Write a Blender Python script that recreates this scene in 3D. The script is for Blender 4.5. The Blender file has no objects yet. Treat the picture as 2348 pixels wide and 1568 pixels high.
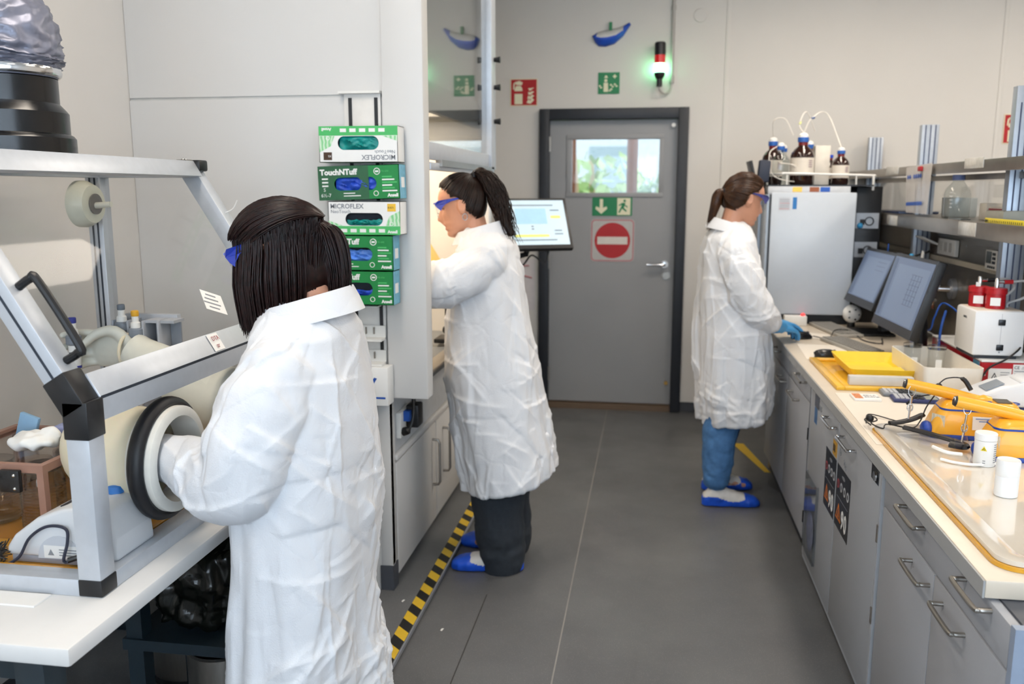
import bpy, math, random
import numpy as np
from mathutils import Vector, Matrix, noise as mn
random.seed(7); rng = np.random.default_rng(7)
SC = bpy.context.scene
COL = SC.collection
PI = math.pi
R = math.radians

# ------------------------------------------------------------------ camera
cam_d = bpy.data.cameras.new('camera'); cam = bpy.data.objects.new('camera', cam_d); COL.objects.link(cam)
cam_d.sensor_width = 36.0; cam_d.lens = 36.0 * 2000 / 2348
cam.location = (0, 0, 1.54)
cam.rotation_euler = (R(90 - 9.87), 0, R(8.97))
cam_d.clip_start = 0.05
cam_d.dof.use_dof = True; cam_d.dof.focus_distance = 2.15; cam_d.dof.aperture_fstop = 3.5
SC.camera = cam

# ------------------------------------------------------------------ world + exposure
w = bpy.data.worlds.new('daylight'); SC.world = w; w.use_nodes = True
bg = w.node_tree.nodes['Background']; bg.inputs[0].default_value = (0.80, 0.90, 1.0, 1); bg.inputs[1].default_value = 2.6
SC.view_settings.view_transform = 'Standard'; SC.view_settings.look = 'None'
SC.view_settings.exposure = 0.07; SC.view_settings.gamma = 1.0
SC.view_settings.use_curve_mapping = False
try:
    SC.cycles.max_bounces = 5; SC.cycles.diffuse_bounces = 3; SC.cycles.glossy_bounces = 3; SC.cycles.transmission_bounces = 4; SC.cycles.transparent_max_bounces = 20
    SC.cycles.caustics_reflective = False; SC.cycles.caustics_refractive = False
    SC.cycles.use_adaptive_sampling = True; SC.cycles.adaptive_threshold = 0.08; SC.cycles.adaptive_min_samples = 12; SC.cycles.use_light_tree = False
    SC.cycles.sample_clamp_indirect = 4.0; SC.cycles.use_denoising = True
except Exception:
    pass

def area(name, loc, rot, sx, sy, power, color, spread=180):
    d = bpy.data.lights.new(name, 'AREA'); d.shape = 'RECTANGLE'; d.size = sx; d.size_y = sy
    d.energy = power; d.color = color; d.spread = R(spread)
    o = bpy.data.objects.new(name, d); COL.objects.link(o); o.location = loc; o.rotation_euler = rot
    return o
# daylight through the window band in the wall behind the camera (window_2)
DAY = area('window_daylight', (0.9, -2.28, 1.75), (R(90), 0, 0), 5.0, 1.7, 92, (0.64, 0.81, 1.0))
WARM = (1.0, 0.885, 0.755)
HOODP = 8
LUMS = [(-0.15, 4.0, 15), (-0.95, 1.6, 20), (1.0, 4.4, 26), (1.0, 2.0, 15), (2.6, 4.4, 30), (2.6, 2.0, 18), (-0.95, -0.6, 16), (1.6, -0.6, 9)]

# ------------------------------------------------------------------ helpers
def lin(c):
    if isinstance(c, str):
        c = c.lstrip('#'); c = [int(c[i:i+2], 16) / 255 for i in (0, 2, 4)]
    return tuple((x / 12.92 if x <= 0.04045 else ((x + 0.055) / 1.055) ** 2.4) for x in c)

MATS = {}
def mat(name, col, rough=0.5, metal=0.0, var=0.04, scale=30.0, bump=0.0, bscale=120.0, emit=None, estr=0.0, sub=0.0, coat=0.0, attr=None, stretch=None):
    """procedural principled material: base colour with a little noise variation, optional fine relief"""
    if name in MATS: return MATS[name]
    m = bpy.data.materials.new(name); m.use_nodes = True; MATS[name] = m
    nt = m.node_tree; b = nt.nodes['Principled BSDF']
    c = lin(col)
    b.inputs['Roughness'].default_value = rough; b.inputs['Metallic'].default_value = metal
    if coat: b.inputs['Coat Weight'].default_value = coat
    if sub:
        b.inputs['Subsurface Weight'].default_value = sub; b.inputs['Subsurface Radius'].default_value = (0.01, 0.004, 0.002)
    tc = nt.nodes.new('ShaderNodeTexCoord'); src = tc.outputs['Object']
    if stretch:
        mp = nt.nodes.new('ShaderNodeMapping'); mp.inputs['Scale'].default_value = stretch
        nt.links.new(src, mp.inputs[0]); src = mp.outputs[0]
    n = nt.nodes.new('ShaderNodeTexNoise'); n.inputs['Scale'].default_value = scale; n.inputs['Detail'].default_value = 4
    nt.links.new(src, n.inputs['Vector'])
    r = nt.nodes.new('ShaderNodeValToRGB'); r.color_ramp.elements[0].position = 0.3; r.color_ramp.elements[1].position = 0.7
    r.color_ramp.elements[0].color = (*[x * (1 - var) for x in c], 1); r.color_ramp.elements[1].color = (*[min(1, x * (1 + var)) for x in c], 1)
    nt.links.new(n.outputs[0], r.inputs[0])
    out = r.outputs[0]
    if attr:
        a = nt.nodes.new('ShaderNodeAttribute'); a.attribute_name = attr
        mx = nt.nodes.new('ShaderNodeMix'); mx.data_type = 'RGBA'; mx.blend_type = 'MULTIPLY'; mx.inputs[0].default_value = 1
        nt.links.new(out, mx.inputs[6]); nt.links.new(a.outputs[0], mx.inputs[7]); out = mx.outputs[2]
    nt.links.new(out, b.inputs['Base Color'])
    if bump:
        n2 = nt.nodes.new('ShaderNodeTexNoise'); n2.inputs['Scale'].default_value = bscale; n2.inputs['Detail'].default_value = 6
        nt.links.new(src, n2.inputs['Vector'])
        bp = nt.nodes.new('ShaderNodeBump'); bp.inputs['Strength'].default_value = bump; bp.inputs['Distance'].default_value = 0.004
        nt.links.new(n2.outputs[0], bp.inputs['Height']); nt.links.new(bp.outputs[0], b.inputs['Normal'])
    if emit is not None:
        b.inputs['Emission Color'].default_value = (*lin(emit), 1); b.inputs['Emission Strength'].default_value = estr
    return m

def glassmat(name, tint=(1, 1, 1), refl=1.0, rough=0.02, ior=1.45):
    """thin sheet of glass: clear transmission with Fresnel reflection"""
    if name in MATS: return MATS[name]
    m = bpy.data.materials.new(name); m.use_nodes = True; MATS[name] = m
    nt = m.node_tree; nt.nodes.remove(nt.nodes['Principled BSDF']); out = nt.nodes['Material Output']
    t = nt.nodes.new('ShaderNodeBsdfTransparent')
    tc = nt.nodes.new('ShaderNodeTexCoord'); n = nt.nodes.new('ShaderNodeTexNoise'); n.inputs['Scale'].default_value = 6
    nt.links.new(tc.outputs['Object'], n.inputs['Vector'])
    r = nt.nodes.new('ShaderNodeValToRGB')
    r.color_ramp.elements[0].color = (*[x * 0.97 for x in tint], 1); r.color_ramp.elements[1].color = (*tint, 1)
    nt.links.new(n.outputs[0], r.inputs[0]); nt.links.new(r.outputs[0], t.inputs[0])
    g = nt.nodes.new('ShaderNodeBsdfGlossy'); g.inputs['Roughness'].default_value = rough
    f = nt.nodes.new('ShaderNodeFresnel'); ge = nt.nodes.new('ShaderNodeNewGeometry')
    mr = nt.nodes.new('ShaderNodeMapRange'); mr.inputs[3].default_value = ior; mr.inputs[4].default_value = 1 / ior   # same reflectance from both faces of the sheet
    nt.links.new(ge.outputs['Backfacing'], mr.inputs[0]); nt.links.new(mr.outputs[0], f.inputs['IOR'])
    mu = nt.nodes.new('ShaderNodeMath'); mu.operation = 'MULTIPLY'; mu.inputs[1].default_value = refl
    nt.links.new(f.outputs[0], mu.inputs[0])
    mx = nt.nodes.new('ShaderNodeMixShader'); nt.links.new(mu.outputs[0], mx.inputs[0])
    nt.links.new(t.outputs[0], mx.inputs[1]); nt.links.new(g.outputs[0], mx.inputs[2]); nt.links.new(mx.outputs[0], out.inputs[0])
    return m

def filmmat(name, col, alpha, rough=0.3):
    """translucent plastic film or sheet"""
    if name in MATS: return MATS[name]
    m = mat(name, col, rough); m.node_tree.nodes['Principled BSDF'].inputs['Alpha'].default_value = alpha
    return m

def frames(pts):
    pts = [Vector(p) for p in pts]; n = len(pts); T = []
    for i in range(n):
        a = pts[max(i - 1, 0)]; b = pts[min(i + 1, n - 1)]; t = (b - a)
        T.append(t.normalized() if t.length > 1e-9 else Vector((0, 0, 1)))
    ref = Vector((0, 0, 1)) if abs(T[0].z) < 0.9 else Vector((1, 0, 0))
    u = T[0].cross(ref).normalized(); out = []
    for t in T:
        u = (u - t * u.dot(t))
        u = u.normalized() if u.length > 1e-6 else t.cross(Vector((0.3, 0.5, 0.8))).normalized()
        out.append((u, t.cross(u)))
    return pts, T, out

def spline(pts, n):
    """Catmull-Rom resample"""
    P = np.array(pts, float); m = len(P)
    if m < 3:
        return [tuple(P[0] + (P[-1] - P[0]) * t) for t in np.linspace(0, 1, n)]
    Q = np.vstack([2 * P[0] - P[1], P, 2 * P[-1] - P[-2]]); out = []
    for s in np.linspace(0, m - 1 - 1e-9, n):
        i = int(s); t = s - i; a, b, c, d = Q[i:i + 4]
        out.append(tuple(0.5 * ((2 * b) + (-a + c) * t + (2 * a - 5 * b + 4 * c - d) * t * t + (-a + 3 * b - 3 * c + d) * t ** 3)))
    return out

class MB:
    def __init__(s): s.v = []; s.f = []
    def add(s, V, Fc):
        o = len(s.v); s.v += [tuple(map(float, p)) for p in V]; s.f += [tuple(i + o for i in f) for f in Fc]; return s
    def box(s, x0, y0, z0, x1, y1, z1):
        x0, x1 = sorted((x0, x1)); y0, y1 = sorted((y0, y1)); z0, z1 = sorted((z0, z1))
        return s.add([(x0, y0, z0), (x1, y0, z0), (x1, y1, z0), (x0, y1, z0), (x0, y0, z1), (x1, y0, z1), (x1, y1, z1), (x0, y1, z1)],
                     [(0, 3, 2, 1), (4, 5, 6, 7), (0, 1, 5, 4), (1, 2, 6, 5), (2, 3, 7, 6), (3, 0, 4, 7)])
    def cbox(s, c, d, M=None):
        h = [x / 2 for x in d]; V = [Vector((i * h[0], j * h[1], k * h[2])) for k in (-1, 1) for i, j in ((-1, -1), (1, -1), (1, 1), (-1, 1))]
        if M is not None: V = [M @ p for p in V]
        return s.add([p + Vector(c) for p in V], [(0, 3, 2, 1), (4, 5, 6, 7), (0, 1, 5, 4), (1, 2, 6, 5), (2, 3, 7, 6), (3, 0, 4, 7)])
    def bar(s, p, q, w, h, up=(0, 0, 1)):
        p = Vector(p); q = Vector(q); t = (q - p).normalized(); u = t.cross(Vector(up)).normalized(); v = u.cross(t)
        V = [a + u * i * w / 2 + v * j * h / 2 for a in (p, q) for i, j in ((-1, -1), (1, -1), (1, 1), (-1, 1))]
        return s.add(V, [(0, 3, 2, 1), (4, 5, 6, 7), (0, 1, 5, 4), (1, 2, 6, 5), (2, 3, 7, 6), (3, 0, 4, 7)])
    def prism(s, poly, axis, d0, d1):
        """polygon (2D) extruded along axis: 'x' -> (y,z), 'y' -> (x,z), 'z' -> (x,y)"""
        def P(a, b, d): return {'x': (d, a, b), 'y': (a, d, b), 'z': (a, b, d)}[axis]
        n = len(poly); V = [P(a, b, d0) for a, b in poly] + [P(a, b, d1) for a, b in poly]
        Fc = [tuple(range(n))[::-1], tuple(range(n, 2 * n))] + [(i, (i + 1) % n, n + (i + 1) % n, n + i) for i in range(n)]
        return s.add(V, Fc)
    def cyl(s, p, q, r0, r1=None, n=20):
        return s.tube([p, q], [r0, r0 if r1 is None else r1], n)
    def tube(s, pts, r, n=10, caps=True, sq=1.0):
        if not hasattr(r, '__len__'): r = [r] * len(pts)
        pts, T, fr = frames(pts); V = []; Fc = []; m = len(pts)
        for p, (u, v), rr in zip(pts, fr, r):
            V += [p + u * rr * math.cos(2 * PI * k / n) + v * rr * sq * math.sin(2 * PI * k / n) for k in range(n)]
        for i in range(m - 1):
            Fc += [(i * n + k, i * n + (k + 1) % n, (i + 1) * n + (k + 1) % n, (i + 1) * n + k) for k in range(n)]
        if caps: Fc += [tuple(range(n))[::-1], tuple(range((m - 1) * n, m * n))]
        return s.add(V, Fc)
    def lathe(s, prof, c, n=28, axis='z', cap=True):
        V = []; Fc = []; m = len(prof); c = Vector(c)
        for r, z in prof:
            for k in range(n):
                a, b = r * math.cos(2 * PI * k / n), r * math.sin(2 * PI * k / n)
                V.append(c + Vector({'z': (a, b, z), 'x': (z, a, b), 'y': (b, z, a)}[axis]))
        for i in range(m - 1):
            Fc += [(i * n + k, i * n + (k + 1) % n, (i + 1) * n + (k + 1) % n, (i + 1) * n + k) for k in range(n)]
        if cap: Fc += [tuple(range(n))[::-1], tuple(range((m - 1) * n, m * n))]
        return s.add(V, Fc)
    def sphere(s, c, rx, ry=None, rz=None, n=16, m=10, M=None):
        ry = rx if ry is None else ry; rz = rx if rz is None else rz; V = []; Fc = []
        for i in range(m + 1):
            t = PI * (i + 0.001) / (m + 0.002)
            for k in range(n):
                p = Vector((rx * math.sin(t) * math.cos(2 * PI * k / n), ry * math.sin(t) * math.sin(2 * PI * k / n), -rz * math.cos(t)))
                V.append((M @ p if M is not None else p) + Vector(c))
        for i in range(m):
            Fc += [(i * n + k, i * n + (k + 1) % n, (i + 1) * n + (k + 1) % n, (i + 1) * n + k) for k in range(n)]
        Fc += [tuple(range(n))[::-1], tuple(range(m * n, (m + 1) * n))]
        return s.add(V, Fc)
    def torus(s, c, rad, r, axis='z', n=36, k=10, sq=1.0, sx=1.0):
        V = []; Fc = []
        for i in range(n):
            a = 2 * PI * i / n
            for j in range(k):
                b = 2 * PI * j / k; q = rad + r * math.cos(b); h = r * sq * math.sin(b)
                x, y = q * math.cos(a) * sx, q * math.sin(a)
                V.append(Vector(c) + Vector({'z': (x, y, h), 'x': (h, x, y), 'y': (x, h, y)}[axis]))
        for i in range(n):
            Fc += [(i * k + j, ((i + 1) % n) * k + j, ((i + 1) % n) * k + (j + 1) % k, i * k + (j + 1) % k) for j in range(k)]
        return s.add(V, Fc)
    def build(s, name, m, parent=None, smooth=False, bevel=0.0, seg=2, ang=35):
        me = bpy.data.meshes.new(name); me.from_pydata(s.v, [], s.f); me.update()
        import bmesh
        bm = bmesh.new(); bm.from_mesh(me); bmesh.ops.recalc_face_normals(bm, faces=bm.faces)
        if bevel > 0:
            es = [e for e in bm.edges if len(e.link_faces) == 2 and e.calc_face_angle(0) > R(30)]
            try: bmesh.ops.bevel(bm, geom=es, offset=bevel, segments=seg, profile=0.5, affect='EDGES', clamp_overlap=True)
            except Exception: pass
        bm.to_mesh(me); bm.free()
        if m is not None: me.materials.append(m)
        if smooth or bevel > 0:
            me.polygons.foreach_set('use_smooth', [True] * len(me.polygons)); me.set_sharp_from_angle(angle=R(ang))
        o = bpy.data.objects.new(name, me); COL.objects.link(o)
        if parent is not None: o.parent = parent
        return o

def tag(o, label=None, cat=None, group=None, kind=None):
    if label: o['label'] = label
    if cat: o['category'] = cat
    if group: o['group'] = group
    if kind: o['kind'] = kind
    return o
def thing(name, label, cat, group=None, loc=(0, 0, 0), rz=0.0):
    o = bpy.data.objects.new(name, None); COL.objects.link(o); o.location = loc; o.rotation_euler = (0, 0, rz)
    o.empty_display_size = 0.05
    return tag(o, label, cat, group)
def struct(o): o['kind'] = 'structure'; return o
def bx(name, m, x0, y0, z0, x1, y1, z1, parent=None, bevel=0.0):
    return MB().box(x0, y0, z0, x1, y1, z1).build(name, m, parent, bevel=bevel)
def copy_tree(o, parent=None):
    c = o.copy(); COL.objects.link(c); c.parent = parent
    for ch in [x for x in COL.objects if x.parent == o]: copy_tree(ch, c)
    return c
def text(s, size, loc, rot, m, parent=None, name='lettering', align='LEFT', ext=0.0004, bold=0.0, sx=1.0):
    cu = bpy.data.curves.new(name, 'FONT'); cu.body = s; cu.size = size; cu.extrude = ext; cu.align_x = align; cu.resolution_u = 2
    cu.offset = bold
    t = bpy.data.objects.new(name, cu); COL.objects.link(t)
    dg = bpy.context.evaluated_depsgraph_get(); me = bpy.data.meshes.new_from_object(t.evaluated_get(dg))
    bpy.data.objects.remove(t)
    o = bpy.data.objects.new(name, me); COL.objects.link(o); me.materials.clear(); me.materials.append(m)
    o.location = loc; o.rotation_euler = rot; o.scale = (sx, 1, 1)
    if parent is not None: o.parent = parent
    return o
FRONT = (R(90), 0, 0)            # lettering that faces -y
SIDE = (R(90), 0, R(-90))        # lettering that faces -x
def arc(cx, cy, rx, ry, a0, a1, n):
    return [(cx + rx * math.cos(R(a0 + (a1 - a0) * i / n)), cy + ry * math.sin(R(a0 + (a1 - a0) * i / n))) for i in range(n + 1)]
def rrect(x0, y0, x1, y1, r, n=5):
    return arc(x1 - r, y1 - r, r, r, 0, 90, n) + arc(x0 + r, y1 - r, r, r, 90, 180, n) + arc(x0 + r, y0 + r, r, r, 180, 270, n) + arc(x1 - r, y0 + r, r, r, 270, 360, n)

# ------------------------------------------------------------------ materials
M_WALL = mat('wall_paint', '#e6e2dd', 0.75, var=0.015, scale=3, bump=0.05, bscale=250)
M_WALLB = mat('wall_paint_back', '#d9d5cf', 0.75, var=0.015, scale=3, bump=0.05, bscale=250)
M_HOOD = mat('hood_laminate', '#d9d8d6', 0.45, var=0.01, scale=4)
M_WHITE = mat('white_plastic', '#e9e8e4', 0.4, var=0.01)
M_CLEANW = mat('white_print', '#f2f2f0', 0.6, var=0.01)
M_ALU = mat('brushed_aluminium', '#b9bec6', 0.34, 0.75, var=0.05, scale=60, stretch=(1, 1, 14))
M_ALUB = mat('anodised_aluminium', '#c6cbd2', 0.42, 0.45, var=0.03, scale=40)
M_STEEL = mat('stainless_steel', '#a39e97', 0.33, 0.9, var=0.06, scale=14, stretch=(10, 1, 1))
M_CHROME = mat('polished_chrome', '#d5d5d6', 0.14, 1.0, var=0.02)
M_BLACK = mat('black_plastic', '#141518', 0.42, var=0.08)
M_RUBBER = mat('black_rubber', '#111217', 0.5, var=0.1)
M_DARK = mat('anthracite_paint', '#23272e', 0.5, var=0.05)
M_CAB = mat('grey_laminate', '#a4a6ab', 0.48, var=0.015, scale=300)
M_CABD = mat('grey_carcass', '#4c5058', 0.5, var=0.02)
M_TOP = mat('beige_worktop', '#d8ccba', 0.38, var=0.02, scale=20)
M_TOPE = mat('worktop_edge', '#a7a8a8', 0.5, var=0.02)
M_GLASS = glassmat('clear_glass', (0.985, 0.99, 0.99))
M_YEL = mat('yellow_plastic', '#f2c231', 0.35, var=0.03, coat=0.2)
M_RED = mat('red_enamel', '#b51420', 0.35, var=0.03)
M_BLUE = mat('blue_plastic', '#1f55b0', 0.4, var=0.05)
M_GREEN = mat('safety_green', '#0f7d4b', 0.5, var=0.03)
M_SIGNRED = mat('safety_red', '#b01218', 0.5, var=0.03)
M_CREAMP = mat('luminous_cream', '#e7e3c4', 0.6, var=0.02)
M_INK = mat('printed_ink', '#2a2d33', 0.7, var=0.05)
M_INKG = mat('grey_ink', '#8b8f96', 0.7, var=0.05)
# ================================================================== organic surface helpers
def fuse(mb, name, m, parent=None, voxel=0.006, smooth=4, disp=None, fac=0.5, vdisp=None):
    """one continuous surface from overlapping closed shapes (voxel union, smoothed), optional displacement function"""
    me = bpy.data.meshes.new(name + '_raw'); me.from_pydata(mb.v, [], mb.f); me.update()
    import bmesh
    bm = bmesh.new(); bm.from_mesh(me); bmesh.ops.recalc_face_normals(bm, faces=bm.faces); bm.to_mesh(me); bm.free()
    o = bpy.data.objects.new(name, me); COL.objects.link(o)
    r = o.modifiers.new('r', 'REMESH'); r.mode = 'VOXEL'; r.voxel_size = voxel; r.adaptivity = 0
    if smooth:
        s = o.modifiers.new('s', 'SMOOTH'); s.factor = fac; s.iterations = smooth
    dg = bpy.context.evaluated_depsgraph_get(); new = bpy.data.meshes.new_from_object(o.evaluated_get(dg))
    o.modifiers.clear(); o.data = new; new.name = name; bpy.data.meshes.remove(me)
    if disp:
        n = len(new.vertices); co = np.empty(n * 3); no = np.empty(n * 3)
        new.vertices.foreach_get('co', co); new.vertices.foreach_get('normal', no)
        co = co.reshape(-1, 3); no = no.reshape(-1, 3)
        d = np.array([disp(Vector(p)) for p in co]); co = co + no * d[:, None]
        new.vertices.foreach_set('co', co.ravel()); new.update()
    if vdisp:
        n = len(new.vertices); co = np.empty(n * 3); no = np.empty(n * 3)
        new.vertices.foreach_get('co', co); new.vertices.foreach_get('normal', no)
        co = co.reshape(-1, 3); no = no.reshape(-1, 3); co = co + no * vdisp(co, no)[:, None]
        new.vertices.foreach_set('co', co.ravel()); new.update()
    new.materials.clear(); new.materials.append(m)
    new.polygons.foreach_set('use_smooth', [True] * len(new.polygons))
    if parent is not None: o.parent = parent
    return o
def limb(mb, pts, rad, n=16, wr=0.0, freq=40, seg=24, sq=1.0, seed=0):
    """tapered limb or sleeve along a smooth path with rounded ends; wr adds compression wrinkles"""
    P = spline(pts, seg); rr = np.interp(np.linspace(0, 1, seg), np.linspace(0, 1, len(rad)), rad)
    pts_, T, fr = frames(P); V = []; Fc = []; rows = []
    cap = 4
    def ring(p, u, v, r, s):
        out = []
        for k in range(n):
            a = 2 * PI * k / n
            q = r * (1 + wr * mn.noise(Vector((s * freq, math.cos(a) * 1.3, math.sin(a) * 1.3 + seed))))
            out.append(p + u * q * math.cos(a) + v * q * sq * math.sin(a))
        return out
    for c in range(cap, 0, -1):
        t = c / cap; rows.append(ring(pts_[0] - T[0] * rr[0] * math.sin(t * PI / 2) * 0.9, *fr[0], max(rr[0] * math.cos(t * PI / 2), 1e-4), 0))
    for i in range(seg): rows.append(ring(pts_[i], *fr[i], rr[i], i / seg))
    for c in range(1, cap + 1):
        t = c / cap; rows.append(ring(pts_[-1] + T[-1] * rr[-1] * math.sin(t * PI / 2) * 0.9, *fr[-1], max(rr[-1] * math.cos(t * PI / 2), 1e-4), 1))
    for r in rows: V += r
    m = len(rows)
    for i in range(m - 1): Fc += [(i * n + k, i * n + (k + 1) % n, (i + 1) * n + (k + 1) % n, (i + 1) * n + k) for k in range(n)]
    Fc += [tuple(range(n))[::-1], tuple(range((m - 1) * n, m * n))]
    mb.add(V, Fc); return mb
def hand_shape(mb, M, curl=(0.5, 0.5, 0.5, 0.55), thumb=0.4, s=1.0, wrist=0.05, side=1, spread=1.0):
    """hand with palm, four unequal jointed fingers and a thumb; wrist at origin, fingers along +x, thumb to +y*side, palm to -z"""
    T = lambda x, y, z: M @ Vector((x * s, y * s * side, z * s))
    sub = MB()
    prof = [(-wrist, 0.026, 0.020), (0.0, 0.027, 0.019), (0.02, 0.034, 0.019), (0.05, 0.041, 0.017), (0.08, 0.042, 0.014), (0.094, 0.038, 0.010)]
    n = 14; V = []; Fc = []
    for x, a, b in prof: V += [T(x, a * math.cos(2 * PI * k / n), b * math.sin(2 * PI * k / n)) for k in range(n)]
    for i in range(len(prof) - 1): Fc += [(i * n + k, i * n + (k + 1) % n, (i + 1) * n + (k + 1) % n, (i + 1) * n + k) for k in range(n)]
    Fc += [tuple(range(n))[::-1], tuple(range((len(prof) - 1) * n, len(prof) * n))]
    mb.add(V, Fc)
    for i, (y, L) in enumerate(zip((0.031, 0.0105, -0.0105, -0.030), (0.072, 0.081, 0.075, 0.058))):
        p = Vector((0.083, y, 0.0)); a = 0.0; pts = [p - Vector((0.02, 0, 0)), p]; yaw = (y / 0.031) * 0.10 * spread
        for seg, fr_ in enumerate((0.42, 0.32, 0.26)):
            a += curl[i] * (0.8, 1.0, 0.8)[seg]
            p = p + Vector((math.cos(a) * math.cos(yaw), math.sin(yaw) * math.cos(a), -math.sin(a))) * L * fr_; pts.append(p)
        limb(mb, [T(*q) for q in pts], [0.0095 * s, 0.0098 * s, 0.0088 * s, 0.0082 * s, 0.0068 * s], n=10, seg=12)
    tp_ = [(0.012, 0.018, -0.004), (0.035, 0.043, -0.010), (0.062, 0.056 - 0.02 * thumb, -0.014 - 0.02 * thumb), (0.086, 0.056 - 0.05 * thumb, -0.018 - 0.035 * thumb)]
    limb(mb, [T(*q) for q in tp_], [0.015 * s, 0.013 * s, 0.0105 * s, 0.008 * s], n=10, seg=10)
    return mb
def frame_matrix(o, x, z):
    x = Vector(x).normalized(); z = Vector(z); y = z.cross(x).normalized(); z = x.cross(y)
    return Matrix.Translation(o) @ Matrix((x, y, z)).transposed().to_4x4()
# ================================================================== structure
XL, XR, YB, YF, ZC = -1.90, 3.9, 6.10, -2.4, 3.05
def floor_material():
    m = bpy.data.materials.new('speckled_vinyl'); m.use_nodes = True; nt = m.node_tree; b = nt.nodes['Principled BSDF']
    tc = nt.nodes.new('ShaderNodeTexCoord')
    n = nt.nodes.new('ShaderNodeTexNoise'); n.inputs['Scale'].default_value = 2.2; n.inputs['Detail'].default_value = 5; n.inputs['Roughness'].default_value = 0.6
    r = nt.nodes.new('ShaderNodeValToRGB'); r.color_ramp.elements[0].position = 0.3; r.color_ramp.elements[1].position = 0.72
    r.color_ramp.elements[0].color = (*lin('#5d5e60'), 1); r.color_ramp.elements[1].color = (*lin('#6c6d6e'), 1)
    v = nt.nodes.new('ShaderNodeTexVoronoi'); v.inputs['Scale'].default_value = 210
    r2 = nt.nodes.new('ShaderNodeValToRGB'); r2.color_ramp.elements[0].position = 0.10; r2.color_ramp.elements[1].position = 0.24
    r2.color_ramp.elements[0].color = (1, 1, 1, 1); r2.color_ramp.elements[1].color = (0, 0, 0, 1)
    mx = nt.nodes.new('ShaderNodeMix'); mx.data_type = 'RGBA'; mx.inputs[7].default_value = (*lin('#a09c96'), 1)
    mu = nt.nodes.new('ShaderNodeMath'); mu.operation = 'MULTIPLY'; mu.inputs[1].default_value = 0.55
    for t in (n, v): nt.links.new(tc.outputs['Object'], t.inputs['Vector'])
    nt.links.new(n.outputs[0], r.inputs[0]); nt.links.new(v.outputs[0], r2.inputs[0]); nt.links.new(r2.outputs[0], mu.inputs[0])
    nt.links.new(mu.outputs[0], mx.inputs[0]); nt.links.new(r.outputs[0], mx.inputs[6]); nt.links.new(mx.outputs[2], b.inputs['Base Color'])
    n3 = nt.nodes.new('ShaderNodeTexNoise'); n3.inputs['Scale'].default_value = 5; n3.inputs['Detail'].default_value = 4
    mr = nt.nodes.new('ShaderNodeMapRange'); mr.inputs[3].default_value = 0.30; mr.inputs[4].default_value = 0.52
    nt.links.new(tc.outputs['Object'], n3.inputs['Vector']); nt.links.new(n3.outputs[0], mr.inputs[0]); nt.links.new(mr.outputs[0], b.inputs['Roughness'])
    return m
M_FLOOR = floor_material()
fl = struct(bx('floor', M_FLOOR, XL - 0.1, YF - 0.1, -0.06, XR + 0.1, YB + 0.12, 0.0))
M_SEAM = mat('weld_seam', '#8d8a86', 0.5); M_SEAMD = mat('dark_seam', '#3b3b3a', 0.6)
bx('seam', M_SEAM, -0.275, 0.3, 0.0, -0.270, 6.1, 0.0008, fl)
bx('seam', M_SEAMD, -0.590, 0.3, 0.0, -0.586, 3.1, 0.0008, fl)
for (x, y, z, lab) in ((-0.70, 2.80, 0.0, 'tiny white paper scrap on the floor right of the hazard tape'), (-0.885, 2.95, 0.022, 'tiny white paper scrap on the floor left of the hazard tape')):
    o = MB().prism([(x, y), (x + 0.006, y - 0.004), (x + 0.010, y + 0.016), (x + 0.002, y + 0.014)], 'z', z + 0.0004, z + 0.0014).build('paper_scrap', mat('scrap_white', '#e6e6e2', 0.7)); tag(o, lab, 'paper')
struct(bx('ceiling', mat('ceiling_paint', '#d8d6d2', 0.8, var=0.01), XL - 0.1, YF - 0.1, ZC, XR + 0.1, YB + 0.12, ZC + 0.08))
struct(bx('wall_left', M_WALL, XL - 0.12, YF, 0, XL, YB + 0.1, ZC))
struct(bx('wall_right', M_WALL, XR, YF, 0, XR + 0.12, YB + 0.1, ZC))
# wall behind the camera with a window band
wb = MB().box(XL, YF - 0.12, 0, XR, YF, 0.9).box(XL, YF - 0.12, 2.6, XR, YF, ZC).box(XL, YF - 0.12, 0.9, -1.6, YF, 2.6).box(3.4, YF - 0.12, 0.9, XR, YF, 2.6)
struct(wb.build('wall_front', M_WALL))
w2 = struct(MB().box(-1.6, YF - 0.1, 0.9, 3.4, YF - 0.03, 0.96).box(-1.6, YF - 0.1, 2.54, 3.4, YF - 0.03, 2.6).build('window_2', M_WHITE))
for x in (-1.6, -0.37, 0.87, 2.1, 3.34): bx('mullion', M_WHITE, x, YF - 0.1, 0.96, x + 0.06, YF - 0.03, 2.54, w2)
bx('pane', M_GLASS, -1.55, YF - 0.07, 0.96, 3.35, YF - 0.064, 2.54, w2)
# back wall with the door opening x -0.76..0.235, z 0..2.075
DX0, DX1, DZ = -0.768, 0.232, 2.083
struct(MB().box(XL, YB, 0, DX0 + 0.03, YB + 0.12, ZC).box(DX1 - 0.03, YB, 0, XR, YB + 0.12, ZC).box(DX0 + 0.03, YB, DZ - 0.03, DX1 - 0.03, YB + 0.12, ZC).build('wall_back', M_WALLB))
struct(MB().box(XL, YB - 0.012, 0, DX0, YB, 0.07).box(DX1, YB - 0.012, 0, XR, YB, 0.07).build('baseboard_back', mat('grey_baseboard', '#43464c', 0.6)))
struct(MB().box(XL, -1.5, 0, XL + 0.012, 3.04, 0.07).build('baseboard_left', MATS['grey_baseboard']))
M_JOINT = mat('joint_shade', '#b9b1a5', 0.8)
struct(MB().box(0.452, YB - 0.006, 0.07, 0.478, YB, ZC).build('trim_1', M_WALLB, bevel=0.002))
struct(MB().box(2.14, YB - 0.006, 0.07, 2.166, YB, ZC).build('trim_2', M_WALLB, bevel=0.002))
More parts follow.
